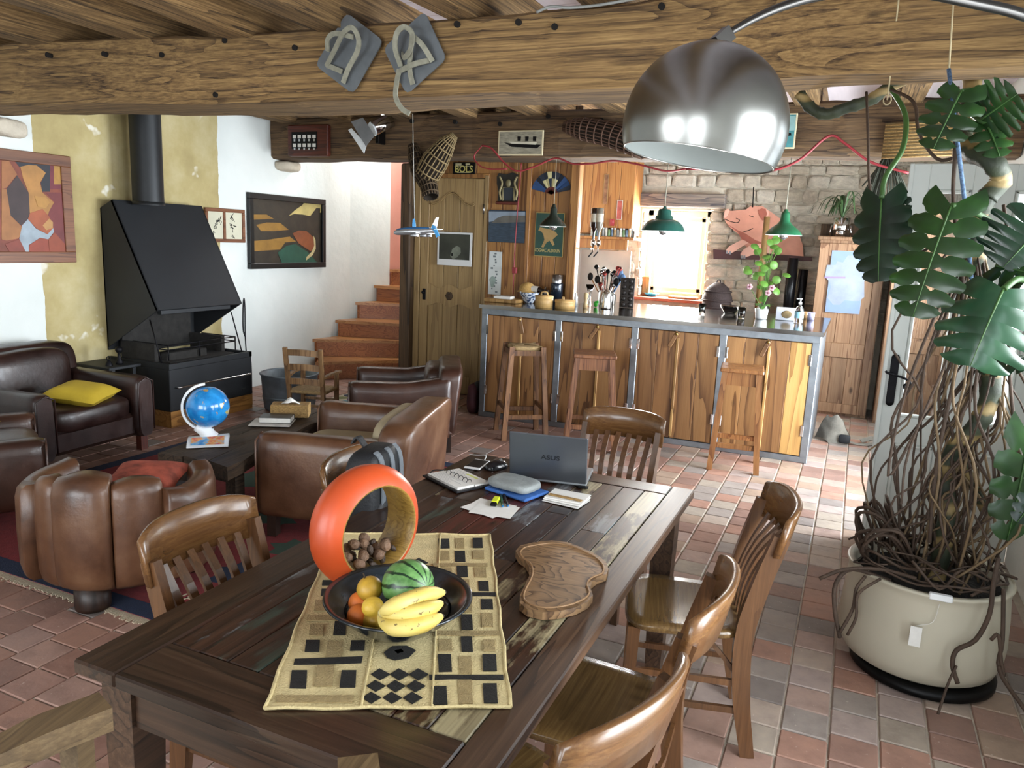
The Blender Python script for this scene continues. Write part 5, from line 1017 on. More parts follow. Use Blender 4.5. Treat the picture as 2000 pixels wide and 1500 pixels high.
patten('right grey metal mud patten with tangled straps and hanging thong', [(830, 22), (750, 95), (795, 185), (873, 115)], [[(783, 130, .01), (772, 95, .05), (775, 65, .08), (790, 52, .09), (805, 66, .08), (802, 95, .07), (790, 112, .04), (785, 105, .02)], [(806, 70, .06), (825, 88, .05), (845, 120, .01)], [(782, 138, .02), (810, 125, .03), (838, 118, .01)], [(780, 135, .02), (775, 160, .025), (773, 190, .03), (785, 212, .03), (800, 222, .03)], [(805, 70, .05), (800, 130, .02), (806, 165, .01)]], 0)
pa_ = T('toy_aeroplane', 'blue and silver toy airliner hanging on a string from the beam', 'toy plane', tuple(PY(812, 453, 4.15)))
q0 = pa_.location.copy(); fw3 = (PY(770, 454, 4.05) - PY(858, 448, 4.25)); L_ = .30; ang = math.atan2(-.10, -.30)
m_silv = plain('silver_toy', 'b9bcc0', .3, .7, var=.1); m_tblue = plain('toy_blue', '2d5f8f', .35, var=.1); m_lblue = plain('light_blue_ribbon', '4a9fdc', .5, var=.05)
Mp = RZ(rad(10)) @ RY(rad(-3))
O('fuselage', MB().tube([(x, 0, z) for x, z in ((-.145, -.006), (-.14, -.004), (-.12, 0), (-.06, .004), (.04, .004), (.10, .007), (.145, .016))], [.003, .011, .018, .021, .021, .015, .005], 14).xf(Mp), m_silv, pa_)
O('blue_top', MB().tube([(x, 0, z) for x, z in ((-.125, .006), (-.1, .010), (-.05, .014), (.04, .014), (.09, .014))], [.012, .015, .0165, .0165, .012], 12).xf(Mp), m_tblue, pa_)
for s in (-1, 1):
    O('wing', MB().prism([(-.03, 0), (.035, 0), (.085, s * .17), (.065, s * .17)], .005, (0, 0, -.012)).xf(Mp), m_silv, pa_)
    O('tailplane', MB().prism([(.105, 0), (.135, 0), (.155, s * .06), (.14, s * .06)], .003, (0, 0, .012)).xf(Mp), m_silv, pa_)
    for k_ in (.07, .12): O('engine', MB().cyl((-.02 + k_ * .3, s * k_, -.022), (.02 + k_ * .3, s * k_, -.022), .009, .008, 10).xf(Mp), m_silv, pa_)
O('tail_fin', MB().prism([(.095, .015), (.135, .015), (.15, .085), (.135, .085)], .004, (0, .002, 0), (1, 0, 0), (0, 0, 1)).xf(Mp), m_silv, pa_)
O('hook', MB().prism([(-.008, .015), (.008, .015), (.011, .04), (.006, .08), (-.006, .08), (-.011, .04)], .004, (-.01, .002, 0), (1, 0, 0), (0, 0, 1)).xf(Mp), m_lblue, pa_)
O('ribbon', MB().tube(spline([(.11, -.01, .03), (.13, -.02, .015), (.14, -.018, -.005), (.15, -.02, -.03)], 4), 1., 4, sq=(.012, .003)).xf(Mp), m_lblue, pa_)
O('string', MB().cyl((-.01, 0, .08), tuple(PY(806, 222, 4.13) - q0), .0016, n=6), plain('white_string', 'c9c6bd', .8, var=0), pa_)
TH('grey_cable', MB().tube(spline([PY(u, v, 3.60) for u, v in ((1048, 24), (1075, 13), (1110, 15), (1160, 11), (1210, 3), (1260, -6), (1340, -14))], 5), .007, 6), plain('cable_grey', '8d8f8c', .5), 'grey cable running along the top of the big beam', 'cable')
# ---------------------------------------------------------------- hung on the second beam
YF2 = 6.565
ib = T('bell_indicator', 'reddish framed bell indicator board with ten numbered drops on the second beam', 'indicator board', tuple(PY(602, 305, 6.63)))
a, b = PY(564, 305, 6.62), PY(642, 243, 6.62); m_redf = wood('mahogany_frame', '3f160c', '5f2414', '763321', 0, 5, 8, .6)
O('frame', MB().box(a.x, b.x, 6.60, 6.66, a.z, b.z, b=.01), m_redf, ib, world=True); O('panel', MB().box(a.x + .06, b.x - .13, 6.594, 6.60, a.z + .07, b.z - .07), m_black, ib, world=True)
for i in range(5):
    for j in range(2):
        x_ = a.x + .10 + i * .062; z_ = b.z - .12 - j * .085; O('label_plate', MB().box(x_ - .02, x_ + .02, 6.590, 6.594, z_ - .015, z_ + .018), m_paper, ib, world=True); O('drop', MB().box(x_ - .01, x_ + .01, 6.590, 6.594, z_ - .045, z_ - .022), m_silv, ib, world=True)
sp_ = T('spotlight', 'chrome stage spotlight with grey barn doors on the second beam', 'spotlight', tuple(PY(735, 262, 6.42)))
p0_, p1_ = PY(764, 236, 6.52), PY(728, 252, 6.35); O('can', MB().cyl(p0_, p1_, .062, .066, 20), m_chrome, sp_, world=True)
O('lens', MB().cyl(p1_, p1_ + (p1_ - p0_).normalized() * .01, .06, .06, 20), plain('lens_white', 'e8ecef', .2), sp_, world=True)
f1 = [PY(u, v, 6.25) for u, v in ((683, 237), (706, 229), (729, 264), (712, 285))]; f2 = [PY(u, v, 6.28) for u, v in ((680, 256), (706, 283), (722, 268), (711, 300))]
m_flap = plain('flap_grey', '85888c', .5, .3); O('barn_door', MB().prism([tuple(p.xz) for p in f1], -.004, (0, 6.27, 0), (1, 0, 0), (0, 0, 1)), m_flap, sp_, world=True)
O('barn_door', MB().prism([tuple(PY(u, v, 6.3).xz) for u, v in ((680, 254), (686, 250), (716, 283), (711, 300))], -.004, (0, 6.3, 0), (1, 0, 0), (0, 0, 1)), plain('flap_white', 'e6ebef', .5), sp_, world=True)
p = PY(741, 262, 6.50); O('bracket', MB().box(p.x - .02, p.x + .02, 6.46, 6.58, p.z - .09, p.z + .06, b=.005), m_black, sp_, world=True)
m_wick = plain('dark_wicker', '4a3a26', .85, var=.35, vs=50., bump=.6); m_wickl = plain('pale_cane', '7d6a48', .85, var=.3, vs=40.)
def trap(label, path, radii, mat, ribs=18, bands=None):
    P_ = spline(path, 4); n = len(P_); R_ = [np.interp(i / (n - 1), np.linspace(0, 1, len(radii)), radii) for i in range(n)]; c = P_[n // 2].copy(); t = T('wicker_fish_trap', label, 'fish trap', tuple(c))
    O('shade_core', MB().tube([p - c for p in P_], [r * .9 for r in R_], 14, caps=False), plain('trap_shadow', '241a10', .95), t)  # dark tube put in for the shade inside the trap
    frame = []; T0 = (P_[1] - P_[0]).normalized(); u = T0.orthogonal().normalized()
    for i in range(n):
        tt_ = (P_[min(i + 1, n - 1)] - P_[max(i - 1, 0)]).normalized(); u = (u - tt_ * u.dot(tt_)).normalized(); frame.append((u, tt_.cross(u)))
    for k in range(ribs):
        a = 2 * pi * k / ribs; O('rib', MB().tube([P_[i] - c + (frame[i][0] * cos(a) + frame[i][1] * sin(a)) * R_[i] for i in range(n)], .006, 5), mat, t)
    for i in (bands or range(1, n - 1, 2)): O('hoop', MB().tube([P_[i] - c + (frame[i][0] * cos(a) + frame[i][1] * sin(a)) * (R_[i] + .004) for a in [2 * pi * k / 16 for k in range(16)]], .007, 5, closed=True), mat, t)
    return t
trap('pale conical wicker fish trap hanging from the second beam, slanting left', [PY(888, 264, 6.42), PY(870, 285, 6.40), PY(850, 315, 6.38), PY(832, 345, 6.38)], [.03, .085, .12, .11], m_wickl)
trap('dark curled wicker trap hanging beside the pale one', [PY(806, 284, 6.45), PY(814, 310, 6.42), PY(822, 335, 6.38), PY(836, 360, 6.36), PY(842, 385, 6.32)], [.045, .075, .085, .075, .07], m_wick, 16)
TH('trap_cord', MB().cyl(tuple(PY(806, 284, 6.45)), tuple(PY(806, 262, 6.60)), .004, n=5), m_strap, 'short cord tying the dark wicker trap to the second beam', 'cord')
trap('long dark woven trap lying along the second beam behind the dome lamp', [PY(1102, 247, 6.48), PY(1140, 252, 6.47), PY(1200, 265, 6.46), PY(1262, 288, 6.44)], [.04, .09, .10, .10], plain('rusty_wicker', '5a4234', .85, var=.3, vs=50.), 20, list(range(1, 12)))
def picY(name, label, cat, u0, v0, u1, v1, y, d, fm, mat, fw=.012, tilt=0):
    a, b = PY(u0, v1, y), PY(u1, v0, y); t = T(name, label, cat, ((a.x + b.x) / 2, y, a.z))
    O('border', MB().box(a.x, b.x, y - d, y, a.z, b.z, b=min(.003, d / 3)), fm, t, world=True); O('print', MB().box(a.x + fw, b.x - fw, y - d - .0008, y - d, a.z + fw, b.z - fw), mat, t, world=True); return t, a, b
def shp(t, name, pix, mat, y, lift): O(name, MB().prism([tuple(PY(u, v, y).xz) for u, v in pix], .0006, (0, y - lift, 0), (1, 0, 0), (0, 0, 1)), mat, t, world=True)
m_cardc = plain('cream_card', 'd8cba6', .7, var=.05); m_sea = plain('grey_sea', '8f8a78', .6, var=.3, vs=20., stretch=(1, 1, 4))
t, a, b = picY('ship_photograph', 'old photograph of an ocean liner with cream border on the second beam', 'picture', 973, 254, 1063, 304, 6.55, .012, m_cardc, m_sea)
shp(t, 'ship', [(985, 278), (1000, 281), (1058, 283), (1050, 290), (1000, 287)], m_black, 6.55, .0135)
for k in range(3): shp(t, 'funnel', [(1012 + k * 15, 267), (1019 + k * 15, 267), (1018 + k * 15, 276), (1012 + k * 15, 276)], m_black, 6.55, .0135)
shp(t, 'deck', [(995, 277), (1050, 278), (1048, 283), (1000, 281)], plain('ship_white', 'c9c4b0', .7), 6.55, .0137)
t, a, b = picY('ship_painting', 'small turquoise painting of a steamer in a cream frame behind the dome lamp', 'picture', 1522, 221, 1559, 291, 6.50, .012, m_cardc, plain('turquoise_sea', '4a8f93', .6, var=.25, vs=10.))
shp(t, 'sky', [(1526, 228), (1554, 227), (1554, 255), (1526, 256)], plain('pale_sky', '8fb6b5', .6, var=.2), 6.50, .0135); shp(t, 'ship', [(1530, 262), (1545, 260), (1546, 265), (1532, 267)], m_black, 6.50, .0139)
sm2 = T('straw_mat', 'rolled strip of split cane matting fixed on the right of the second beam', 'mat', tuple(PY(1790, 308, 6.47)))
a, b = PY(1721, 310, 6.47), PY(1868, 238, 6.47)
for k in range(22): O('cane', MB().cyl((a.x, 6.47 + .004 * (k % 2), lerp(a.z, b.z, (k + .5) / 22)), (b.x, 6.47 + .004 * (k % 2), lerp(a.z, b.z, (k + .5) / 22) + .02), .0075, n=6), m_wickl if k % 2 else m_wicker, sm2, world=True)
m_redc = plain('red_cable', '8a2a30', .5, var=.1)
TH('red_cable', MB().tube(spline([PY(u, v, y) for u, v, y in ((942, 284, 6.5), (926, 305, 6.5), (935, 322, 6.48), (955, 330, 6.48), (990, 330, 6.48))], 6), .006, 6).tube(spline([PY(u, v, 6.49) for u, v in ((942, 284), (960, 290), (985, 318), (1010, 334), (1045, 325), (1085, 309), (1120, 320), (1160, 319), (1200, 314), (1250, 322), (1300, 334), (1340, 330))], 6), .008, 7), m_redc, 'red cable looping along the second beam at the left of the dome lamp', 'cable')
TH('red_cable', MB().tube(spline([PY(u, v, 6.47) for u, v in ((1340, 330), (1420, 331), (1500, 334), (1560, 313), (1618, 266), (1650, 280), (1700, 316), (1775, 338))], 6), .010, 8), m_redc, 'red cable swagged from a hook at the right of the dome lamp', 'cable')
TH('red_flex', MB().tube(spline([PY(u, v, 7.23) for u, v in ((1018, 318), (1016, 350), (1010, 420), (1006, 480), (1004, 520), (1002, 575))], 6), .006, 6).box(*[q_ for q_ in (PY(1001, 531, 7.23).x, PY(1009, 531, 7.23).x, 7.215, 7.245, PY(1005, 534, 7.23).z, PY(1005, 522, 7.23).z)], b=.003), m_redc, 'thin red flex with inline switch down the pine boards', 'cable')
# ---------------------------------------------------------------- pendant lamps over the bar
m_green = plain('green_enamel', '1f4f46', .3, var=.05, coat=.4); m_dgreen = plain('dark_green_enamel', '1c2620', .3, var=.05, coat=.4); m_mgreen = plain('mid_green_enamel', '1f5b3c', .3, var=.05, coat=.4); m_lampin = plain('white_enamel', 'e6e6e0', .4, var=0)
m_bulb = NT('clear_bulb').fin('d0d4d6', .05, .9)
def pendant(label, u, v, y, prof, mat, cordv, neck=None):
    p = PY(u, v, y); t = T('pendant_lamp', label, 'pendant lamp', tuple(p)); O('shade', MB().lathe(prof, 32), mat, t)
    O('shade_lining', MB().lathe([(r - .004 if r > .01 else r, z - .003) for r, z in prof[:max(3, len(prof) - 3)]], 32), m_lampin, t)
    O('bulb', MB().sphere((0, 0, .0), .038, 16, 10), m_bulb, t); top = prof[-1][1]; e = Vector((0, 0, 2.45 - p.z))
    O('cord', MB().cyl((0, 0, top), (e.x, e.y, e.z), .0035, n=6), m_strap, t); O('cap', MB().lathe([(0, top + .02), (.012, top + .018), (.02, top), (.02, top - .01)], 14), mat, t); return t
pf = lambda w, h: [(w, 0), (w * .985, .006), (w * .9, .03 * h), (w * .68, .065 * h), (w * .40, .10 * h), (w * .27, .13 * h), (w * .235, .19 * h), (w * .19, .215 * h), (0, .22 * h)]
pendant('small dark green enamel pendant lamp above the left of the bar', 1080, 442, 6.75, pf(.125, .82), m_dgreen, (1085, 320))
pendant('large blue green industrial pendant lamp in front of the bright window', 1295, 451, 6.75, [(.19, 0), (.185, .01), (.165, .05), (.135, .08), (.10, .095), (.075, .10), (.075, .125), (.06, .13), (.055, .17), (.045, .185), (0, .19)], m_green, (1300, 322))
pendant('mid green enamel pendant lamp with bulb, in front of the pig', 1530, 459, 6.70, pf(.145, .85), m_mgreen, (1540, 312))
# ---------------------------------------------------------------- posters and signs on the pine partition
YS = YP - .016
t, a, b = picY('sign_plate', 'black enamel sign with yellow lettering above the pine door', 'sign', 885, 317, 929, 340, YS, .008, m_black, m_black)
O('lettering', text_mb('BOLS', .105, TR((a.x + b.x) / 2, YS - .0095, (a.z + b.z) / 2 - .012) @ RX(pi / 2), .0006, .004, sx=.95), plain('letter_yellow', 'c9bb6a', .5), t, world=True)
O('emblem', MB().box(a.x + .03, a.x + .10, YS - .0102, YS - .009, b.z - .035, b.z - .012).box(b.x - .11, b.x - .06, YS - .0102, YS - .009, b.z - .03, b.z - .012).box(a.x + .02, b.x - .02, YS - .0102, YS - .009, b.z - .042, b.z - .039).box(a.x + .05, b.x - .05, YS - .0102, YS - .009, a.z + .012, a.z + .016), plain('letter_cream', 'b9b08a', .6), t, world=True)
t, a, b = picY('instant_photo', 'large instant style photo print with white border pinned on the pine door', 'photo print', 854, 455, 923, 517, YP - .022, .006, plain('white_border', 'd8d8d6', .6, var=.02), plain('white_border', 'd8d8d6'), .002)
O('image', MB().box(a.x + .022, b.x - .025, YP - .0296, YP - .0288, a.z + .065, b.z - .02), plain('murky_photo', '34362c', .5, var=.45, vs=4.), t, world=True)
shp(t, 'pale_blur', [(880, 500), (884, 486), (893, 480), (900, 484), (901, 494), (893, 503), (885, 506)], plain('photo_blur', '6f7466', .5, var=.3), YP - .022, .0082); shp(t, 'dark_mark', [(882, 495), (885, 494), (885, 500), (882, 500)], m_black, YP - .022, .0088)
t, a, b = picY('sea_canvas', 'blue grey seascape canvas on the pine boards', 'picture', 954, 412, 1030, 472, YS, .014, plain('canvas_navy', '27323f', .6, var=.2, vs=12.), plain('canvas_water', '33414f', .6, var=.35, vs=14., stretch=(1, 1, 5)), .003)
shp(t, 'sky', [(956, 413), (1027, 414), (1027, 422), (980, 423), (968, 431), (956, 434)], plain('canvas_sky', '8b97a4', .6, var=.1), YS, .0155); shp(t, 'headland', [(960, 436), (972, 426), (985, 421), (1027, 421), (1027, 434), (990, 435)], plain('canvas_land', '625f58', .6, var=.2), YS, .0158)
t, a, b = picY('drinks_poster', 'green vintage drinks poster with a pale horse and gold lettering', 'poster', 1043, 416, 1104, 500, YS, .008, plain('poster_edge', 'a58c52', .6), plain('poster_green', '25453a', .55, var=.2, vs=8.), .008)
shp(t, 'horse', [(1055, 444), (1066, 446), (1075, 448), (1086, 453), (1090, 459), (1080, 468), (1084, 478), (1080, 480), (1074, 470), (1068, 474), (1062, 484), (1058, 482), (1064, 468), (1062, 458), (1058, 452), (1052, 450)], plain('poster_tan', 'a38452', .6, var=.2), YS, .0095)
O('lettering', text_mb('COGNAC AUDOUIN', .047, TR((a.x + b.x) / 2 - .01, YS - .0095, a.z + .06) @ RX(pi / 2), .0006, .0012, sx=.62), plain('letter_gold', 'ab9a62', .5), t, world=True)
t, a, b = picY('white_chart', 'narrow white chart with small grey pictures on the pine boards', 'poster', 953, 492, 981, 574, YS, .003, plain('chart_white', 'cfd3d0', .7, var=.03), plain('chart_white', 'cfd3d0'), .002)
rs = random.Random(6)
for k in range(14): 
    x_ = rs.uniform(a.x + .015, b.x - .045); z_ = lerp(a.z + .02, b.z - .03, k / 13); O('mark', MB().box(x_, x_ + rs.uniform(.015, .03), YS - .0045, YS - .0038, z_, z_ + rs.uniform(.008, .02)), plain('chart_grey', '6f7678', .7), t, world=True)
O('blot', MB().prism([(a.x + .05 + .035 * cos(k * .7) * (1 + .3 * sin(k * 2.1)), a.z + .13 + .06 * sin(k * .7)) for k in range(9)], .0008, (0, YS - .004, 0), (1, 0, 0), (0, 0, 1)), plain('chart_sage', '93a29a', .7, var=.2), t, world=True)
# carved shield frame
c = PY(993, 368, YS); sf = T('carved_frame', 'dark carved wooden frame with a figure over a small slate', 'carving', (c.x, YS, PY(993, 399, YS).z))
o_ = [(972, 345), (976, 338), (990, 341), (1003, 337), (1013, 341), (1012, 352), (1010, 372), (1014, 392), (1005, 396), (985, 397), (973, 394), (975, 375), (972, 358)]
O('board', MB().prism([tuple(PY(u, v, YS).xz) for u, v in o_], .02, (0, YS, 0), (1, 0, 0), (0, 0, 1)), plain('carving_dark', '231f17', .6, var=.3, vs=20.), sf, world=True)
O('slate', MB().box(PY(983, 392, YS).x, PY(1003, 392, YS).x, YS - .024, YS - .019, PY(993, 391, YS).z, PY(993, 367, YS).z), plain('slate', '2a2f35', .7), sf, world=True)
for s_ in ([(982, 392), (982, 366), (1004, 366), (1004, 392)],): O('cream_edge', MB().tube([PY(u, v, YS - .024) for u, v in s_], .008, 6), plain('carving_cream', '9d9068', .6, var=.2), sf, world=True)
for s_ in (-1, 1): O('carved_scroll', MB().tube(spline([PY(993 + s_ * 17, 345, YS - .022), PY(993 + s_ * 12, 358, YS - .03), PY(993 + s_ * 17, 375, YS - .026), PY(993 + s_ * 14, 390, YS - .022)], 4), .011, 6), MATS['carving_cream'], sf, world=True)
O('carved_head', MB().sphere(tuple(PY(993, 358, YS - .03)), (.03, .02, .04), 12, 8), plain('carving_olive', '6f6647', .6), sf, world=True); O('base_shelf', MB().box(PY(971, 398, YS).x, PY(1013, 398, YS).x, YS - .05, YS, PY(993, 400, YS).z, PY(993, 394, YS).z, b=.008), m_redf, sf, world=True)
# paper fan
fc = PY(1077, 379, YS); fan = T('paper_fan', 'blue and cream folding paper fan on the pine boards', 'fan', (fc.x, YS, fc.z)); R1 = .215
fcol = [plain('fan_blue', '24436f', .7), plain('fan_navy', '1a2230', .7), plain('fan_cream', 'c2b886', .7), plain('fan_cream', 'c2b886')]
for k in range(12):
    a0, a1 = rad(12 + k * 13), rad(12 + (k + 1) * 13); dz = .006 * (k % 2); m_ = fcol[(0 if k < 3 or k > 8 else 2) if k % 3 else 1]
    O('fold', MB().add([(.07 * cos(a0), -.008 - dz, .07 * sin(a0)), (R1 * cos(a0), -.008 - dz, R1 * sin(a0)), (R1 * cos(a1), -.014 + dz, R1 * sin(a1)), (.07 * cos(a1), -.014 + dz, .07 * sin(a1))], [(0, 1, 2, 3), (3, 2, 1, 0)]), m_, fan)
    O('rib', MB().bar([(0, -.006, 0), (.09 * cos((a0 + a1) / 2), -.006, .09 * sin((a0 + a1) / 2))], .006, .014, up=(0, 1, 0)), m_redf, fan)
    if 3 <= k <= 8: O('rim_panel', MB().add([(.15 * cos(a0), -.016 - dz, .15 * sin(a0)), (R1 * cos(a0), -.016 - dz, R1 * sin(a0)), (R1 * cos(a1), -.022 + dz, R1 * sin(a1)), (.15 * cos(a1), -.022 + dz, .15 * sin(a1))], [(0, 1, 2, 3), (3, 2, 1, 0)]), fcol[1 if k != 6 else 2], fan)
# ---------------------------------------------------------------- kitchen behind the bar
kc = T('kitchen_counter', 'low back counter with wooden worktop under the kitchen window', 'counter', (-1.8, 8.95, 0))
O('carcass', MB().box(-3.16, -.45, 8.68, 9.14, .0, .87), m_pinekitchen, kc, world=True); O('worktop', MB().box(-3.165, -.44, 8.62, 9.145, .87, .91, b=.006), plain('terracotta_worktop', 'a5694a', .4, var=.15), kc, world=True)
O('splashback', MB().box(-3.16, -2.52, 9.125, 9.145, .91, 1.60), plain('splash_steel', 'b7b2aa', .45, .6, var=.12, vs=3.), kc, world=True); O('splashback', MB().box(-3.165, -3.15, 8.5, 9.14, .91, 1.6), MATS['splash_steel'], kc, world=True)
cu = T('wall_cupboard', 'orange pine wall cupboard above the spice shelf', 'cupboard', (-2.78, 8.95, 1.78)); CX0, CX1 = -3.13, -2.445
O('body', MB().box(CX0, CX1, 8.83, 9.14, 1.79, 2.98), m_pinekitchen, cu, world=True)
for k in range(4): O('plank', MB().box(lerp(CX0, CX1, k / 4) + .002, lerp(CX0, CX1, (k + 1) / 4) - .002, 8.81, 8.83, 1.80, 2.96, b=.003), m_pinekitchen, cu, world=True)
O('hinge', MB().box(CX0 + .02, CX0 + .03, 8.80, 8.81, 2.03, 2.09), m_black, cu, world=True)
sh = T('spice_shelf', 'narrow pine shelf holding the spice jars', 'shelf', (-2.75, 8.9, 1.6)); O('board', MB().box(-3.14, -2.39, 8.72, 9.12, 1.735, 1.765, b=.004), m_pinekitchen, sh, world=True); O('valance', MB().box(-3.13, -2.47, 8.76, 8.79, 1.62, 1.735, b=.003), m_pinekitchen, sh, world=True)
rs = random.Random(14); jc = [plain('jar_label_%s' % n_, c_, .4, var=.25, vs=40.) for n_, c_ in (('white', 'd2cfc4'), ('green', '6f8a5c'), ('blue', '5a6e84'), ('tan', 'a98a5c'), ('grey', '8a8a86'))]
for k in range(15):
    x_ = -2.92 + k * .035; t = T('spice_jar', 'small spice jar number in row' , 'jar', (x_, 8.80, 1.766), group='spice jars on the pine shelf'); t['label'] = 'little labelled spice jar in the tight row on the pine shelf'
    O('glass', MB().lathe([(0, 0), (.015, 0), (.016, .004), (.016, .075), (.011, .085), (0, .085)], 10), jc[k % 5], t); O('lid', MB().lathe([(.0125, .083), (.0125, .10), (0, .101)], 10), plain('lid_white', 'cdd2d2', .4) if k % 3 else m_black, t)
TH('spice_tin', MB().box(-2.385 - .035, -2.40, 8.78, 8.84, 1.766, 1.84, b=.003), plain('tin_brown', '4c3a2a', .4, var=.3, vs=30.), 'small brown tin at the right end of the spice shelf', 'tin')
t, a, b = picY('tall_postcard', 'narrow bookmark style print on the orange pine cupboard', 'print', 1177, 340, 1190, 399, 8.80, .004, plain('card_tan', 'b08f5c', .6, var=.3, vs=12.), plain('card_mix', '9a6a4a', .6, var=.5, vs=14.), .006)
t, a, b = picY('small_postcard', 'small red and white postcard on the orange pine cupboard', 'print', 1203, 391, 1217, 429, 8.80, .004, plain('card_pale', 'c9c2b4', .6, var=.2), plain('card_red', 'b0564a', .6, var=.5, vs=10.), .008)
TH('red_candle', MB().lathe([(0, 0), (.028, 0), (.028, .07), (.024, .075), (0, .072)], 14, TR(*(PY(1195, 441, 8.78)))), plain('candle_red', 'a3383c', .4), 'red glass candle standing behind the spice jars', 'candle')
# inverted bottles in an optic stand on the corner post
m_dkwine = plain('dark_bottle', '1a0c08', .1, var=.1, coat=.5)
bs_ = T('bottle_dispenser', 'two upside down spirit bottles in a bar dispenser on the corner post', 'bottle dispenser', tuple(PY(1160, 466, 7.42)))
O('bracket', MB().box(-2.555, -2.43, 7.33, 7.36, 1.62, 1.64, b=.004), m_steel, bs_, world=True)
for k, u in enumerate((1159, 1169)):
    c = PY(u, 462, 7.38); O('bottle', MB().lathe([(.012, -.03), (.012, .04), (.018, .06), (.036, .10), (.037, .26), (.034, .275), (0, .278)], 18, TR(*c)), m_dkwine if k == 0 else plain('clear_bottle', '6f6a60', .08, var=.1, coat=.5), bs_, world=True)
    O('label', MB().lathe([(.0375, .14), (.0375, .22)], 18, TR(*c)), plain('bottle_label', 'b9b2a0', .6, var=.2), bs_, world=True)
    O('optic', MB().lathe([(.012, -.03), (.022, -.04), (.022, -.085), (.012, -.09), (.006, -.12), (.006, -.15), (0, -.15)], 12, TR(*c)), m_chrome, bs_, world=True); O('tap', MB().bar([c + Vector((0, 0, -.15)), c + Vector((-.02, -.01, -.18)), c + Vector((-.035, -.015, -.20))], .012, .012), m_black, bs_, world=True)
# utensils on the bar/back counter near the window
ZB = 1.081
uc = T('utensil_pot', 'steel pot crowded with ladles, whisks and spatulas behind the bar', 'utensil pot', tuple(PZ(1183, 596, ZB))); um = [m_black, m_steel, m_chrome, plain('wood_spoon', '9a6b3c', .6), plain('utensil_red', 'a0433c', .4), plain('utensil_blue', '4f6f95', .4)]
O('pot', MB().lathe([(0, .004), (.075, 0), (.08, .004), (.08, .15), (.076, .15), (.074, .01), (0, .01)], 20), m_steel, uc); rs = random.Random(31)
for k in range(26):
    a = rs.uniform(0, 2 * pi); r_ = rs.uniform(.02, .06); L = rs.uniform(.20, .38); ex = Vector((cos(a) * .15 * rs.uniform(.4, 1.2), sin(a) * .06, L)); m_ = um[k % 6]
    tl = O('handle', MB().tube([(cos(a) * r_ * .5, sin(a) * r_ * .5, .02), ex], .006, 6), m_, uc)
    O('head', MB().sphere(tuple(ex), (.03, .012, .04), 10, 8) if k % 2 else MB().lathe([(0, -.02), (.018, -.014), (.024, .0), (.02, .012)], 12, TR(*ex) @ RX(.8)), m_ if k % 3 else m_black, tl)
mt_ = T('muffin_tin', 'dark muffin tin standing upright behind the bar', 'baking tin', tuple(PZ(1223, 601, ZB)), rad(-8)); O('tray', MB().box(-.075, .075, -.004, .004, 0, .29, b=.003), plain('tin_dark', '3a3534', .4, .5), mt_)
for i in range(2):
    for j in range(5): O('cup', MB().sphere((-.035 + i * .07, -.006, .03 + j * .057), (.024, .016, .024), 12, 8), MATS['tin_dark'], mt_)
TH('coffee_pot', MB().lathe([(0, 0), (.05, 0), (.052, .01), (.044, .09), (.04, .14), (.03, .17), (.012, .18), (.01, .195), (0, .197)], 20, TR(*PZ(1183, 603, ZB))).bar(spline([PZ(1183, 603, ZB) + Vector((.045, 0, .15)), PZ(1183, 603, ZB) + Vector((.085, 0, .13)), PZ(1183, 603, ZB) + Vector((.08, 0, .04))], 4), .012, .012), m_chrome, 'chrome coffee pot with black curved handle on the bar', 'coffee pot')
TH('green_toy', MB().sphere((0, 0, .03), (.02, .012, .03), 12, 8, TR(*PZ(1163, 600, ZB))).sphere((.015, 0, .05), (.014, .01, .014), 10, 6, TR(*PZ(1163, 600, ZB))), plain('vivid_green', '35b035', .4), 'small vivid green frog shaped scrubber on the bar', 'scrubber')
TH('salt_mill', MB().lathe([(0, 0), (.022, 0), (.018, .05), (.012, .08), (.02, .11), (.018, .14), (0, .15)], 14, TR(*PZ(1143, 602, ZB))), plain('mill_pale', 'b39a72', .5, var=.2), 'pale turned wooden pepper mill on the bar', 'pepper mill')
TH('glass_carafe', MB().lathe([(0, 0), (.03, 0), (.032, .01), (.018, .09), (.016, .13), (.045, .21), (.043, .21), (.013, .13), (0, .02)], 18, TR(*PZ(1150, 598, ZB))), m_cglass, 'glass funnel shaped carafe behind the bar', 'carafe')
TH('white_bottle', MB().lathe([(0, 0), (.018, 0), (.018, .08), (.008, .10), (.008, .125), (0, .125)], 14, TR(*PZ(1124, 597, ZB))), m_wpl, 'small white plastic bottle beside the round boxes', 'bottle')
# left end of the bar: tray with books, bowl with straw hat, round boxes, mixer
tr_ = PZ(985, 590, ZB); tray = TH('wooden_tray', MB().box(-.17, .17, -.11, .11, 0, .035, TR(*tr_), b=.006), m_barwood[3], 'shallow light wooden box at the left end of the bar', 'box')
book('white_notebook', 'white notebook on the shallow wooden box on the bar', 985, 583, ZB + .0365, .17, .14, .025, .1, plain('cover_white', 'cfcdc8', .5))
book('pink_notebook', 'pale pink booklet under the white notebook on the bar', 976, 585, ZB + .0368, .26, .17, .0, 0, m_paper) if False else None
bwl = T('blue_white_bowl', 'blue and white lattice ceramic bowl on the bar', 'bowl', tuple(PZ(1033, 592, ZB))); m_delft = NT('delft'); co_ = m_delft.coord(); m_del = m_delft.fin(m_delft.ramp(m_delft.noise(co_, 40, 3), [(.44, '34496b'), (.5, 'c4cad2')]), .25, coat=.3)
O('body', MB().lathe([(0, .01), (.04, .0), (.045, .01), (.06, .03), (.085, .08), (.10, .105), (.096, .106), (.08, .08), (.05, .03), (0, .02)], 24), m_del, bwl)
sh_ = T('straw_hat', 'round straw hat lying on the blue and white bowl', 'hat', tuple(PZ(1030, 568, ZB + .11))); m_straw = plain('straw', 'b08c50', .8, var=.2, vs=60., bump=.4)
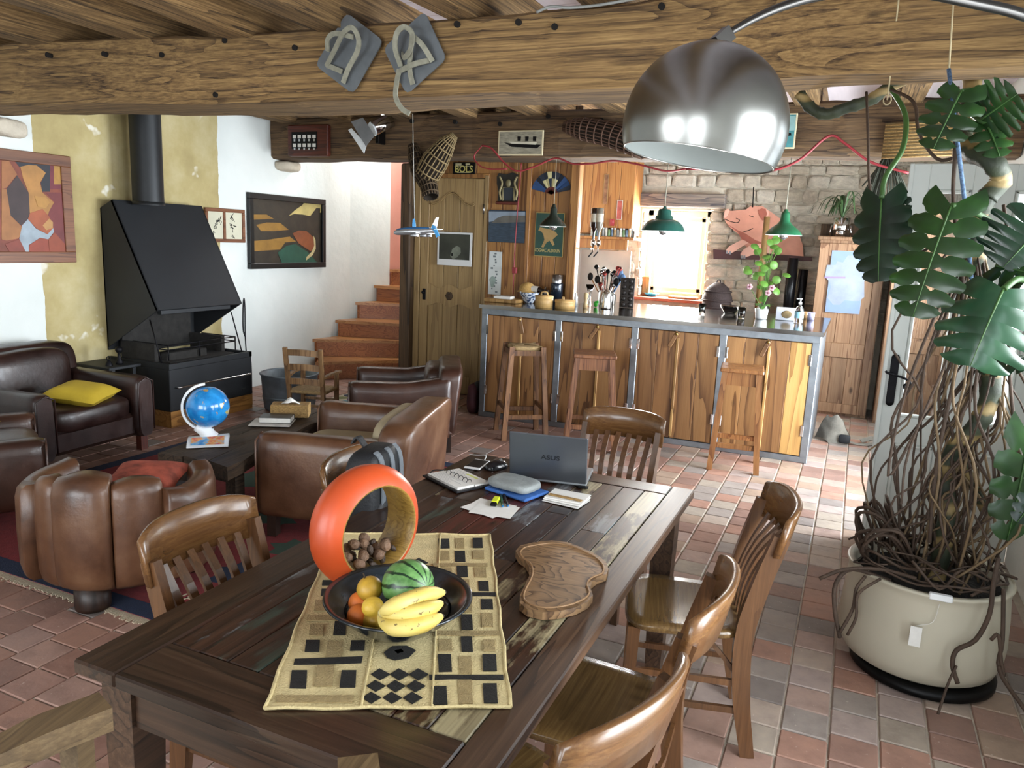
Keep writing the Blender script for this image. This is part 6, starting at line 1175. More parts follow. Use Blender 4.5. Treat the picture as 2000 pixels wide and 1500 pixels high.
O('crown', MB().sphere((0, 0, 0), (.085, .085, .075), 20, 12).mv((0, 0, .01)), m_straw, sh_); O('brim', MB().lathe([(.08, .0), (.105, -.012), (.11, -.008), (.082, .006)], 24), m_straw, sh_)
def rbox(label, u, v, r, h, hd):
    t = T('birch_box', label, 'box', tuple(PZ(u, v, ZB))); O('body', MB().lathe([(0, 0), (r, 0), (r, h), (r * .97, h), (0, h)], 28), plain('birch', 'b3905a', .55, var=.2, vs=18., bump=.15), t); O('lid', MB().lathe([(r * 1.03, h - .015), (r * 1.03, h + .006), (0, h + .008)], 28), MATS['birch'], t)
    if hd: O('handle', MB().tube([(-.035, 0, h + .005), (-.03, 0, h + .035), (.0, 0, h + .045), (.03, 0, h + .035), (.035, 0, h + .005)], .007, 6), MATS['birch'], t)
    else: O('handle', MB().box(-.03, -.01, -.008, .008, h, h + .035, b=.003), MATS['birch'], t)
rbox('taller round birch bark box with arched handle on the bar', 1062, 601, .083, .105, True); rbox('lower round birch bark box with peg handle on the bar', 1103, 603, .092, .075, False)
gm = T('coffee_grinder', 'dark blue and steel coffee grinder standing by the pine boards', 'coffee grinder', tuple(PZ(1086, 592, ZB))); O('body', MB().lathe([(0, 0), (.062, 0), (.062, .19), (.058, .20), (.0, .2)], 24), plain('ink_blue', '1c2a3a', .15, .3, coat=.5), gm); O('hopper', MB().lathe([(.052, .2), (.056, .28), (0, .285)], 24), m_steel, gm)
wb_ = T('wine_bottle', 'dark wine bottle lying across the bowl on the bar', 'bottle', tuple(PZ(1050, 566, ZB + .13)), rot=(0, rad(92), rad(-15))); O('glass', MB().lathe([(0, -.13), (.03, -.13), (.033, -.12), (.033, .03), (.014, .07), (.012, .13), (0, .13)], 18), m_dkwine, wb_); O('label', MB().lathe([(.0335, -.06), (.0335, .02)], 18), m_paper, wb_)
TH('steel_jug', MB().lathe([(0, 0), (.04, 0), (.045, .02), (.045, .09), (.05, .10), (.02, .115), (.01, .13), (.012, .15), (0, .152)], 20, TR(*PZ(1064, 590, ZB))), m_chrome, 'small steel lidded jug behind the birch boxes', 'jug')
# right end of the bar
op = T('orchid', 'small pink orchid in a white ribbed pot on the bar', 'potted plant', tuple(PZ(1486, 623, ZB))); O('pot', MB().lathe([(0, 0), (.045, 0), (.05, .01), (.058, .09), (.055, .092), (.05, .08), (0, .075)], 24, wob=lambda a, z: 1 + .015 * cos(20 * a)), m_wpl, op); m_leafg = plain('orchid_leaf', '4f7a35', .4, var=.2, vs=8.)
def leafblade(pts, w, up=(0, 0, 1)):
    P_ = spline(pts, 5); n = len(P_); V = []; F = []
    for i, p in enumerate(P_):
        d = (P_[min(i + 1, n - 1)] - P_[max(i - 1, 0)]).normalized(); s_ = d.cross(Vector(up)).normalized(); k = w * max(.03, sin(pi * (.08 + .90 * i / (n - 1)))) ** .8; nn = s_.cross(d)
        V += [p - s_ * k + nn * k * .25, p, p + s_ * k + nn * k * .25]
    for i in range(n - 1): F += [(3 * i, 3 * i + 1, 3 * i + 4, 3 * i + 3), (3 * i + 1, 3 * i + 2, 3 * i + 5, 3 * i + 4)]
    return MB().add(V, F, True)
for a, L in ((0.4, .11), (2.4, .10), (4.2, .09), (5.4, .12)): O('leaf', leafblade([(0, 0, .08), (cos(a) * L * .5, sin(a) * L * .5, .13), (cos(a) * L, sin(a) * L, .12)], .025), m_leafg, op)
m_petal = plain('orchid_pink', 'c9a0a8', .6, var=.3, vs=60.); m_petd = plain('orchid_heart', '6a2338', .6)
for (du, dv, dy) in ((1464, 560, .02), (1508, 562, 0), (1500, 572, -.02)):
    e = PZ(du, dv, 1.30) ; e = PY(du, dv, op.location.y + dy) - op.location; O('flower_stem', MB().tube(spline([(0, 0, .08), (e.x * .4, e.y * .4, e.z * .6), tuple(e)], 5), .0025, 5), m_leafg, op)
    fl = O('flower', MB(), m_petal, op) if False else None
    mb = MB()
    for k in range(5): a = 2 * pi * k / 5; mb.sphere((e.x + cos(a) * .016, e.y - .004, e.z + sin(a) * .016), (.013, .004, .013), 8, 6)
    f_ = O('flower', mb, m_petal, op); O('lip', MB().sphere((e.x, e.y - .010, e.z), (.008, .005, .008), 8, 6), m_petd, f_)
def tumbler(label, u, v, r, h, g=None): return TH('drinking_glass', MB().lathe([(0, 0), (r * .9, 0), (r, h), (r * .94, h), (r * .82, .012), (0, .012)], 20, TR(*PZ(u, v, ZB))), m_cglass, label, 'glass', g)
tumbler('clear tumbler standing alone at the window end of the bar', 1370, 614, .032, .10); tumbler('clear tumbler beside the white orchid pot', 1447, 622, .036, .10)
TH('glass_dish', MB().lathe([(0, 0), (.05, 0), (.09, .06), (.095, .075), (.09, .075), (.05, .008), (0, .008)], 24, TR(*PZ(1425, 612, ZB))), m_cglass, 'wide clear glass dish behind the tumbler on the bar', 'dish')
sb = T('soap_dispenser', 'clear pump bottle with blue label at the right of the bar', 'pump bottle', tuple(PZ(1559, 631, ZB))); O('bottle', MB().lathe([(0, 0), (.036, 0), (.038, .01), (.038, .10), (.03, .135), (.012, .15), (.012, .165), (0, .165)], 22), m_cglass, sb); O('pump', MB().lathe([(.014, .163), (.014, .18), (.005, .182), (.005, .205), (.014, .207), (.014, .213), (0, .214)], 14).box(-.035, 0, -.006, .006, .205, .213, b=.002), m_wpl, sb); O('label', MB().lathe([(.0385, .045), (.0385, .10)], 22), plain('label_blue', '8fc0d0', .5, var=.2), sb)
nb = T('napkin_holder', 'white paper napkin holder with brown leaf print on the bar', 'napkin holder', tuple(PZ(1535, 626, ZB)), .1); O('card', MB().box(-.09, .09, .0, .035, 0, .115, b=.004), plain('napkin_white', 'cfd3dc', .7, var=.04), nb); O('leaf_print', MB().sphere((0, -.002, .055), (.045, .003, .035), 14, 8), plain('leaf_brown', '7d6a48', .7, var=.4, vs=20.), nb)
TH('toothbrush_mug', MB().lathe([(0, 0), (.03, 0), (.034, .07), (.03, .07), (0, .01)], 18, TR(*PZ(1583, 625, ZB))), plain('lilac_cup', 'a9a6c4', .4), 'small lilac cup at the right corner of the bar', 'cup')
TH('beige_bowl', MB().lathe([(0, 0), (.05, 0), (.075, .06), (.07, .062), (.045, .01), (0, .01)], 22, TR(*PZ(1570, 622, ZB))), plain('beige_ceramic', 'c09a6c', .5), 'beige wooden bowl behind the pump bottle', 'bowl')
# window sill and counter: basket, teal boat dish, chopping boards, hanging pilea
kb = T('lidded_basket', 'dark wicker basket with domed lid on the back counter', 'basket', tuple(PZ(1413, 600, .92))); m_dkb = plain('basket_dark', '3c302f', .85, var=.35, vs=60., bump=.6)
kb.location = (-1.42, 8.88, .912)
O('body', MB().lathe([(0, 0), (.11, 0), (.15, .05), (.165, .14), (.155, .20)], 28, wob=lambda a, z: 1 + .012 * sin(26 * a + z * 160)), m_dkb, kb); O('lid', MB().lathe([(.165, .20), (.16, .24), (.12, .34), (.05, .395), (0, .40)], 28, wob=lambda a, z: 1 + .012 * sin(26 * a + z * 160)), m_dkb, kb); O('knob', MB().tube([(-.02, 0, .395), (-.018, 0, .42), (0, 0, .43), (.018, 0, .42), (.02, 0, .395)], .007, 6), m_dkb, kb)
for z_, r_ in ((.05, .155), (.12, .168), (.20, .17), (.30, .148)): O('band', MB().tube([(r_ * cos(k * pi / 10), r_ * sin(k * pi / 10), z_) for k in range(20)], .009, 6, closed=True), m_dkb, kb)
TH('teal_dish', MB().lathe([(0, 0), (.05, 0), (.095, .04), (.09, .042), (.045, .008), (0, .008)], 22, TR(-2.28, 9.32, WZ0 + .0025)), plain('teal_glaze', '2590b0', .2, coat=.5), 'bright teal dish on the window sill', 'dish')
TH('wooden_block', MB().box(-2.42, -2.33, 9.36, 9.44, WZ0 + .0025, WZ0 + .24, b=.008), m_pinekitchen, 'upright orange wooden board at the left of the window sill', 'wood block'); TH('bread_board', MB().box(-2.05, -1.72, 9.2, 9.4, WZ0 + .0025, WZ0 + .03, b=.006), m_pinekitchen, 'pale bread board lying on the window sill', 'board')
pg = T('pilea_plant', 'trailing pilea plant in a glass jar on the back counter', 'potted plant', (-.90, 8.72, .912)); O('jar', MB().lathe([(0, 0), (.06, 0), (.07, .02), (.07, .16), (.05, .19), (.05, .21), (.045, .21), (.06, .15), (.06, .02), (0, .01)], 22), m_steel, pg); rs = random.Random(17); m_pil = plain('pilea_green', '5d8a3a', .45, var=.25, vs=10.)
for k in range(26):
    a = rs.uniform(0, 2 * pi); h = rs.uniform(.25, .95); r_ = rs.uniform(.08, .22) * (1 if h < .6 else .7); e = Vector((cos(a) * r_, sin(a) * r_ * .6, h)); lf = O('leaf', MB().lathe([(0, .004), (.03, .003), (.045, -.004)], 12, TR(*e) @ Euler((rs.uniform(.5, 1.6), 0, rs.uniform(-.8, .8))).to_matrix().to_4x4()), m_pil, pg)
    O('petiole', MB().tube(spline([(0, 0, .2), (e.x * .4, e.y * .4, lerp(.2, h, .7)), tuple(e)], 4), .0025, 5), m_pil, lf)
TH('tall_bamboo_post', MB().cyl((-.98, 8.95, .912), (-.98, 8.95, 2.05), .035, .032, 14), plain('bamboo_post', '8d6f45', .6, var=.25, vs=6.), 'upright bamboo stem beside the trailing pilea', 'bamboo stem')
TH('wine_rack_tube', MB().cyl((-.66, 8.9, .912), (-.66, 8.9, 1.62), .055, .055, 16).cyl((-.55, 9.0, .912), (-.55, 9.0, 1.5), .05, .05, 16), plain('black_tube', '15161a', .3, .4), 'pair of tall black cylinders beside the pine cabinet', 'cylinder')
# pig board
YG = 9.16; pigT = T('pig_sign', 'flat painted wooden cut-out of a smiling pig leaning on a plank', 'sign', tuple(PY(1490, 507, YG)))
m_pig = plain('pig_pink', 'd99a84', .6, var=.12, vs=6.); m_pigd = plain('pig_shade', 'a8604f', .6, var=.12); m_pigl = plain('pig_light', 'e6b3a0', .6, var=.08); m_plk = plain('pig_plank', '4a2a2a', .6, var=.2)
zg = lambda x, y: (1230 + x * .2, 370 + y * .2)
def pigs(name, pts, mat, l0, th): O(name, MB().prism([tuple(PY(*zg(*q), YG).xz) for q in pts], th, (0, YG - l0, 0), (1, 0, 0), (0, 0, 1)), mat, pigT, world=True)
pigs('body', [(918, 270), (930, 205), (960, 185), (985, 210), (1060, 205), (1140, 195), (1180, 165), (1300, 165), (1380, 220), (1450, 270), (1560, 350), (1650, 430), (1690, 540), (1700, 660), (1400, 660), (1180, 600), (1090, 510), (1080, 450), (980, 370), (940, 320)], m_pig, .0, .02)
pigs('plank', [(820, 585), (1780, 660), (1785, 700), (822, 680)], m_plk, .002, .03)
pigs('neck_shadow', [(950, 335), (1050, 395), (1130, 430), (1230, 495), (1330, 530), (1340, 560), (1180, 530), (1090, 480), (1060, 420)], m_pigd, .021, .003)
pigs('trotter', [(945, 590), (970, 560), (1060, 510), (1110, 490), (1165, 520), (1100, 560), (1040, 600), (990, 625), (950, 620)], m_pigl, .033, .004); pigs('trotter', [(1085, 630), (1110, 590), (1180, 545), (1270, 530), (1360, 560), (1390, 620), (1290, 625), (1200, 640), (1130, 665), (1090, 665)], m_pigl, .033, .004)
for (x, y) in ((955, 615), (985, 622), (1100, 660), (1125, 662)): pigs('hoof', [(x - 8, y - 18), (x + 8, y - 18), (x + 10, y + 14), (x - 12, y + 12)], plain('hoof_grey', '8e8f94', .5), .038, .003)
pigs('ear', [(1255, 205), (1290, 185), (1345, 195), (1360, 230), (1340, 300), (1300, 305), (1270, 260)], m_pigd, .021, .006); pigs('ear_edge', [(1330, 190), (1355, 205), (1362, 235), (1345, 290), (1310, 310), (1345, 240)], m_pigl, .027, .002); pigs('snout', [(920, 270), (932, 208), (962, 190), (978, 210), (960, 255), (930, 285)], m_pigl, .021, .004)
for pp_ in ([(1110, 415), (1160, 400), (1205, 380)], [(930, 290), (990, 315), (1050, 325), (1072, 300), (1040, 280)], [(1165, 255), (1190, 262), (1210, 270)]): O('painted_line', MB().tube(spline([PY(*zg(*q), YG - .0215) for q in pp_], 4), .004, 5), m_black, pigT, world=True)
O('hanger', MB().cyl(tuple(PY(1470, 405, YG - .02)), tuple(PY(1472, 365, YG - .02)), .006, n=6), m_iron, pigT, world=True)
# map on the cabinet, objects on top of it
t, a, b = picY('route_map', 'pale blue printed map of a country pinned to the pine cabinet', 'map', 1611, 492, 1694, 609, 8.677, .002, plain('map_white', '9dabc8', .6, var=.04), plain('map_blue', '8ba2c6', .6, var=.08, vs=5.), .006)
zm = lambda x, y: (1560 + x * .16, 380 + y * .16)
shp(t, 'land', [zm(*q) for q in ((345, 860), (450, 860), (470, 815), (540, 830), (600, 745), (660, 745), (740, 830), (830, 930), (800, 1060), (800, 1250), (740, 1300), (660, 1300), (560, 1290), (500, 1345), (420, 1345), (350, 1260), (390, 1130), (380, 1070), (320, 1000))], plain('map_land', '9ca8bc', .6, var=.12, vs=9.), 8.677, .0032)
shp(t, 'title_bar', [zm(*q) for q in ((315, 1000), (570, 1002), (570, 1024), (315, 1020))], plain('map_mauve', '9a86b4', .6), 8.677, .0042)
sp2 = T('spider_plant', 'spider plant in a steel pot on top of the pine cabinet', 'potted plant', tuple(PY(1640, 466, 8.80))); sp2.location.z = 1.861
O('pot', MB().lathe([(0, .06), (.075, .06), (.08, .07), (.085, .19), (.08, .19), (.0, .17)], 24).lathe([(0, 0), (.05, 0), (.05, .06), (0, .06)], 18), m_chrome, sp2)
for s in (-1, 1): O('pot_leg', MB().tube([(s * .09, 0, .12), (s * .10, 0, .06), (s * .10, 0, 0)], .007, 6), m_chrome, sp2)
rs = random.Random(23); m_spi = plain('spider_leaf', '44603a', .5, var=.3, vs=10.)
for k in range(26):
    a = rs.uniform(0, 2 * pi); L = rs.uniform(.18, .36); h = rs.uniform(.10, .26); O('leaf', leafblade([(0, 0, .18), (cos(a) * L * .35, sin(a) * L * .25, .18 + h), (cos(a) * L * .75, sin(a) * L * .5, .18 + h * .9), (cos(a) * L, sin(a) * L * .7, .18 + h * .2)], .011), m_spi, sp2)
TH('dark_crate', MB().box(-.42, -.02, 8.92, 9.14, 1.861, 1.99, b=.006), m_darkpost, 'dark old wooden crate on the pine cabinet behind the spider plant', 'crate')
TH('white_figurine', MB().sphere((.09, 8.82, 1.90), (.03, .03, .04), 12, 8), m_wpl, 'small white figurine on the pine cabinet', 'figurine')
# bags on the floor
bg = T('canvas_bag', 'grey canvas shoulder bag slumped on the floor at the bar end', 'bag', tuple(PZ(1625, 862, 0))); m_cvs = plain('grey_canvas', '7d786e', .85, var=.2, vs=14., bump=.3)
O('body', MB().grid(lambda u, v: ((v - .5) * .30 * (1 - .55 * u), .14 * sin(v * pi) * (1 - u * .7) * (-1) + .06, .005 + u * .22 + .02 * sin(v * 8 + u * 3)), 10, 14).grid(lambda u, v: ((.5 - v) * .30 * (1 - .55 * u), .10 + .04 * sin(v * pi) * (1 - u), .005 + u * .22 + .02 * sin((1 - v) * 8 + u * 3)), 10, 14).noise(.012, 14, 4), m_cvs, bg)
O('strap', MB().tube(spline([(.10, 0, .03), (.2, -.02, .012), (.30, .02, .012), (.37, .08, .03), (.33, .12, .05), (.24, .08, .02)], 5), 1., 4, sq=(.004, .022), up=(0, 0, 1)), m_cvs, bg); O('patch', MB().sphere((.1, -.06, .05), (.05, .02, .04), 12, 8, e=.5), m_bpk, bg)
rb = T('red_bag', 'dark red and black bag standing between pine door and bar', 'bag', (-3.28, 6.60, 0)); rb.location = tuple(PZ(925, 806, 0)); O('body', MB().sphere((0, 0, .15), (.055, .09, .15), 16, 12, e=.6).noise(.012, 10, 2), plain('wine_fabric', '3f1a20', .8, var=.3, vs=8.), rb); O('top', MB().sphere((.04, .02, .27), (.035, .07, .05), 12, 8, e=.7), m_bpk, rb)
# ---------------------------------------------------------------- arc lamp with aluminium dome
m_domeout = plain('spun_aluminium', '8b8b88', .28, 1., var=.08, vs=7.); m_domein = plain('dome_white_shaded', '9da29f', .5, var=.02); m_armst = plain('arc_steel', '4d4b49', .32, .9, var=.1)  # white dome inside greyed, the weaker light there is in its colour
def PD(u, v, d): r = ray(u, v) * (d / FPX); return Vector((r[0], r[1], HC + r[2]))
dc = PD(1375, 250, 1.614); RD = .17; camx = Vector((_dX[0], _dY[0], _dZ[0])); camdn = Vector((_dX[1], _dY[1], _dZ[1])); tow = (Vector((0, 0, HC)) - dc).normalized()
imgd = camx * -.215 + camdn * .977; imgd = (imgd - tow * imgd.dot(tow)).normalized(); nd = (imgd * .984 + tow * .18).normalized()   # opening direction
Md = TR(*dc) @ (-nd).to_track_quat('Z', 'Y').to_matrix().to_4x4()
al = T('arc_lamp', 'brushed aluminium dome arc lamp reaching over the table on a steel arm', 'floor lamp', (.80, 1.70, 0))
a_rim = math.asin(57 / 158.); prof = [(RD * cos(a), RD * sin(a)) for a in [lerp(-a_rim, pi / 2, i / 26) for i in range(27)]]
dm = O('dome', MB().lathe(prof, 64, Md), m_domeout, al, world=True)
O('dome_lining', MB().lathe([(r * .985, z * .985) for r, z in prof[:-1]][::-1], 64, Md), m_domein, dm, world=True); O('dome_rim', MB().lathe([(prof[0][0] * q, prof[0][1] - .002 * s_) for q, s_ in ((1.0, 0), (1.003, 1), (.985, 1), (.983, 0))], 64, Md), m_domeout, dm, world=True)
O('bulb', MB().sphere(tuple(dc - nd * .02), .035, 16, 10), m_lampin, dm, world=True)
j0, j1 = PD(1392, 92, 1.614), PD(1424, 64, 1.62); O('joint', MB().cyl(j0, j0.lerp(j1, .35), .012, n=12).bar([j0.lerp(j1, .2), j1], .030, .026), m_armst, al, world=True)
arc = spline([j1, PD(1470, 38, 1.63), PD(1530, 12, 1.64), PD(1600, -8, 1.66), PD(1700, -22, 1.69), PD(1800, -15, 1.72), PD(1900, 5, 1.75), PD(2000, 30, 1.78), PD(2120, 85, 1.80), Vector((.80, 1.70, 1.75)), Vector((.845, 1.70, 1.3)), Vector((.85, 1.70, .8)), Vector((.85, 1.70, .25))], 5)
O('arm', MB().tube(arc, [.007 + .006 * min(1, i / 25) for i in range(len(arc))], 10), m_armst, al, world=True)
O('marble_base', MB().box(.70, .935, 1.60, 1.80, 0, .26, b=.02), plain('white_marble', 'd5d3cf', .3, var=.1, vs=6.), al, world=True)
# ---------------------------------------------------------------- big monstera in a cream tub
PX_, PY_ = .405, 3.46
m_pot = plain('cream_plastic', 'bfb8a4', .4, var=.04, vs=3.); m_soil = plain('potting_soil', '15120f', .95, var=.4, vs=40., bump=.8)
mon = T('monstera', 'huge swiss cheese plant with tangled aerial roots in a cream tub', 'potted plant', (PX_, PY_, .045))
O('tub', MB().lathe([(0, .0), (.26, .0), (.29, .02), (.31, .07), (.315, .14), (.308, .26), (.300, .345), (.303, .375), (.310, .382), (.308, .39), (.285, .39), (.275, .37), (.27, .32), (0, .31)], 56), m_pot, mon)
O('soil', MB().lathe([(0, .355), (.15, .35), (.274, .345)], 36).noise(.01, 12, 2), m_soil, mon)
TH('plant_trolley', MB().lathe([(0, 0), (.26, 0), (.275, .01), (.275, .035), (.26, .044), (0, .044)], 40, TR(PX_ + .02, PY_ - .03, 0)), m_black, 'black round plant trolley under the cream tub', 'trolley')
p = PY(1790, 1222, 3.13); O('plant_tag', MB().box(p.x - .02, p.x + .02, p.y - .012, p.y - .010, p.z - .08, p.z), m_paper, mon, world=True); O('tag_thread', MB().tube(spline([p, PY(1822, 1215, 3.14), PY(1835, 1180, 3.15)], 4), .0012, 4), m_paper, mon, world=True)
O('moisture_meter', MB().box(-.02, .06, -.31, -.285, .375, .40, b=.004), m_wpl, mon)
def mk_trunk():
    t = NT('monstera_stem'); co = t.coord((1, 1, 1), False); sp = t.n('SeparateXYZ'); t.l(co, sp.inputs[0]); f = t.math('PINGPONG', t.math('ADD', t.math('MULTIPLY', sp.outputs[2], 7.), t.math('MULTIPLY', t.noise(co, 8, 2), .8)), .5)
    return t.fin(t.ramp(f, [(.05, 'a08a5c'), (.14, '7d6a42'), (.2, '3d4430'), (.45, '2f3628')]), .6, 0, t.noise(co, 40, 4), .3)
m_trunk = mk_trunk(); m_root = plain('aerial_root', '46362a', .75, var=.3, vs=18., bump=.3); m_rootl = plain('aerial_root_pale', '6e5a40', .75, var=.25, vs=18.)
def knob(P_, r, per=5): return [r * (1 + .16 * max(0, cos(2 * pi * i / per)) ** 3) for i in range(len(P_))]
YT = 3.45
tr1 = spline([Vector((PX_ + .03, PY_, .36)), PY(1850, 1020, YT), PY(1845, 950, YT + .02), PY(1862, 880, YT), PY(1905, 835, YT - .02), PY(1932, 780, YT), PY(1936, 715, YT + .03), PY(1930, 640, YT + .06), PY(1922, 560, YT + .04), PY(1900, 490, YT), PY(1905, 430, YT), PY(1928, 385, YT)], 8)
tr2 = spline([PY(1928, 385, YT), PY(1955, 350, YT), PY(1935, 315, YT - .03), PY(1890, 290, 3.55), PY(1880, 260, 3.65), PY(1895, 215, 3.78), PY(1900, 150, 3.90), PY(1903, 90, 3.92)], 7)
O('trunk', MB().tube(tr1, knob(tr1, .036, 7), 10), m_trunk, mon, world=True); O('trunk', MB().tube(tr2, knob(tr2, .036, 6), 10), m_trunk, mon, world=True)
tr3 = spline([PY(1562, 184, 4.08), PY(1585, 212, 4.06), PY(1615, 223, 4.04), PY(1655, 210, 4.02), PY(1700, 195, 4.0), PY(1740, 168, 3.98), PY(1800, 140, 3.96)], 6); O('side_stem', MB().tube(tr3, knob(tr3, .026, 5), 9), m_trunk, mon, world=True)
tr4 = spline([PY(1862, 880, YT), PY(1880, 905, YT), PY(1925, 1000, YT + .1)], 5); O('trunk', MB().tube(tr4, .02, 8), m_trunk, mon, world=True)
# leaves
def mk_leafmat(nm, a, b, c):
    t = NT(nm); co = t.coord(); m = t.fin(t.ramp(t.noise(co, 6, 3), [(.25, a), (.55, b), (.85, c)]), .32, 0, None, coat=.2); t.b.inputs['Subsurface Weight'].default_value = 0.; return m
m_mleaf = mk_leafmat('monstera_leaf', '12240f', '20401a', '3a6a2a'); m_mleafd = mk_leafmat('monstera_leaf_dark', '0c1a12', '16301f', '23472c'); m_mleafb = mk_leafmat('monstera_leaf_bluish', '17301f', '2b5239', '48744f'); m_pet = plain('petiole_green', '3f6130', .45, var=.2)
def mleaf(base, tip, nrm, W, mat, droop=.12, fold=.25, nl=6, cup=0., holes=True, slit=.5):
    base = Vector(base); tip = Vector(tip); al_ = tip - base; L = al_.length; al_n = al_.normalized(); n_ = Vector(nrm); n_ = (n_ - al_n * n_.dot(al_n)).normalized(); sd = al_n.cross(n_)
    NV = 12; V = []; F = []; sm = lambda x: 0 if x < 0 else 1 if x > 1 else x * x * (3 - 2 * x); lo = 1 - slit
    for sgn in (-1, 1):
        for i in range(nl):
            uc = (i + .5) / nl; hh = .5 / nl; k0_ = len(V)
            for a_ in range(7):
                s_ = a_ / 3 - 1; inner = (s_ > 0 and i < nl - 1) or (s_ < 0 and i > 0)
                for b_ in range(NV + 1):
                    v = b_ / NV; gap = (.40 * sm((v - lo) / (.9 * slit)) + (.55 * math.exp(-((v - .22) / .07) ** 2) if holes and (i + (sgn > 0)) % 2 else 0)) if inner else 0
                    vv = v * (1 - .07 * s_ * s_ * sm((v - .5) * 2)); u = min(1, max(0, uc + hh * s_ * (1 - gap)))
                    w = W * (math.sqrt(max(0, 1 - ((u - .36) / .66) ** 2)) if u > .36 else .62 + .38 * sin(pi / 2 * u / .36)); q = sgn * vv * w; av = vv
                    al2 = u - .22 * av * (1 - u) ** 2 + .14 * av * u * (1 - u) * 2
                    V.append(base + al_ * al2 + sd * q - n_ * (droop * L * al2 * abs(al2) + fold * av ** 1.6 * w) + n_ * (.07 * w * av * (1 - s_ * s_)) + n_ * cup * q)
            for a_ in range(6):
                for b_ in range(NV):
                    f_ = (k0_ + a_ * (NV + 1) + b_, k0_ + (a_ + 1) * (NV + 1) + b_, k0_ + (a_ + 1) * (NV + 1) + b_ + 1, k0_ + a_ * (NV + 1) + b_ + 1); F.append(f_ if sgn > 0 else f_[::-1])
    lf = O('leaf', MB().add(V, F, True), mat, mon, world=True)
    O('midrib', MB().tube([base + al_ * (k / 8) - n_ * (droop * L * (k / 8) ** 2) + n_ * .003 for k in range(9)], [.0045 - .0004 * k for k in range(9)], 6), m_pet, lf, world=True); return lf
cv = Vector((0, -1, .25))
def pet(pts, r=.009): O('petiole', MB().tube(spline(pts, 6), r, 7), m_pet, mon, world=True)
mleaf(PY(1722, 388, 3.55), PY(1712, 545, 3.40), (-.3, -1, .1), .115, m_mleafd, .08, .3, 6, slit=.22, holes=False); pet([PY(1740, 172, 3.86), PY(1768, 225, 3.75), PY(1763, 290, 3.65), PY(1730, 345, 3.58), PY(1722, 388, 3.55)], .011)
mleaf(PY(1858, 402, 3.25), PY(1778, 612, 3.12), (-.35, -1, .2), .145, m_mleaf, .10, .28, 7, slit=.38); pet([PY(1858, 402, 3.25), PY(1885, 405, 3.28), PY(1930, 430, 3.36), PY(1985, 470, 3.45)], .012)
mleaf(PY(1960, 565, 3.15), PY(1895, 705, 3.05), (-.2, -1, .35), .18, m_mleafb, .22, .75, 5, slit=.66, holes=False); pet([PY(1960, 565, 3.15), PY(1990, 545, 3.2), PY(2030, 560, 3.3)], .012)
mleaf(PY(1878, 178, 3.35), PY(1822, 285, 3.28), (-.3, -1, .2), .105, m_mleaf, .10, .2, 5); pet([PY(1878, 178, 3.35), PY(1895, 175, 3.42), PY(1900, 185, 3.45)], .008)
mleaf(PY(1918, 232, 3.40), PY(1985, 185, 3.30), (.1, -1, .1), .115, m_mleaf, .05, .2, 5)
mleaf(PY(1925, 240, 3.42), PY(1955, 300, 3.34), (.3, -1, .2), .075, m_mleaf, .1, .2, 4); pet([PY(1900, 225, YT), PY(1922, 238, YT - .04), PY(1960, 232, YT - .06), PY(2010, 222, YT - .05)], .010)
mleaf(PY(2035, 440, 3.30), PY(1962, 520, 3.25), (.1, -1, .3), .17, m_mleafd, .1, .2, 6, slit=.7, holes=False)
mleaf(PY(1945, 520, 3.32), PY(2030, 535, 3.2), (-.1, -1, .5), .07, m_mleaf, .1, .3, 4)
mleaf(PY(1862, 700, 3.50), PY(2010, 690, 3.45), (-.1, -1, .4), .10, m_mleafd, .12, .3, 5) if False else None
mleaf(PY(1935, 705, 3.40), PY(2010, 700, 3.30), (0, -.6, 1), .09, m_mleafd, .15, .3, 4)
mleaf(PY(2010, 850, 3.3), PY(1975, 1060, 3.25), (.3, -1, .1), .10, m_mleaf, .08, .2, 5); mleaf(PY(2030, 960, 3.1), PY(1990, 1020, 3.05), (.2, -1, .2), .05, m_mleafd, .1, .2, 4)
mleaf(PY(1752, 375, 3.62), PY(1768, 415, 3.58), (-.3, -1, .2), .04, m_mleafd, .1, .2, 3); mleaf(PY(1758, 430, 3.6), PY(1745, 495, 3.52), (-.8, -1, .2), .05, m_mleafb, .1, .2, 3)
# aerial roots
rs = random.Random(77)
def root(pts, r, pale=False): O('aerial_root', MB().tube(spline(pts, 4), r, 5), m_rootl if pale else m_root, mon, world=True)
for k in range(58):
    i = rs.randrange(20, len(tr1) - 2); s_ = tr1[i]; a = rs.uniform(0, 2 * pi); r_ = rs.uniform(.05, .26); e = Vector((PX_ + r_ * cos(a), PY_ + r_ * sin(a) * .8, rs.uniform(.40, .46)))
    bow = Vector((rs.uniform(-.16, .16), rs.uniform(-.16, .06), 0)); m1 = s_.lerp(e, .33) + bow * rs.uniform(.4, 1.2); m2 = s_.lerp(e, .68) + bow * rs.uniform(.5, 1.3) + Vector((rs.uniform(-.05, .05), rs.uniform(-.05, .05), 0)); mx = .93
    m1 += Vector((rs.uniform(-.05, .05), 0, rs.uniform(-.03, .03))); m3 = m1.lerp(m2, .5) + Vector((rs.uniform(-.07, .07), rs.uniform(-.06, .06), rs.uniform(-.03, .03))); pts = [s_, m1, m3, m2, e]; pts = [Vector((min(p.x, .9), p.y, p.z)) for p in pts]; root(pts, rs.uniform(.0035, .0065), rs.random() < .4)
for k in range(30):       # tangle lying round the rim
    a = rs.uniform(0, 2 * pi); n = rs.randint(4, 7); r0 = rs.uniform(.16, .30); pts = []
    for j in range(n):
        rr_ = r0 + rs.uniform(-.05, .05); pts.append(Vector((PX_ + rr_ * cos(a + j * .38), PY_ + rr_ * sin(a + j * .38), .445 + rs.uniform(-.01, .10 if r0 < .27 else .05))))
    root(pts, rs.uniform(.003, .006))
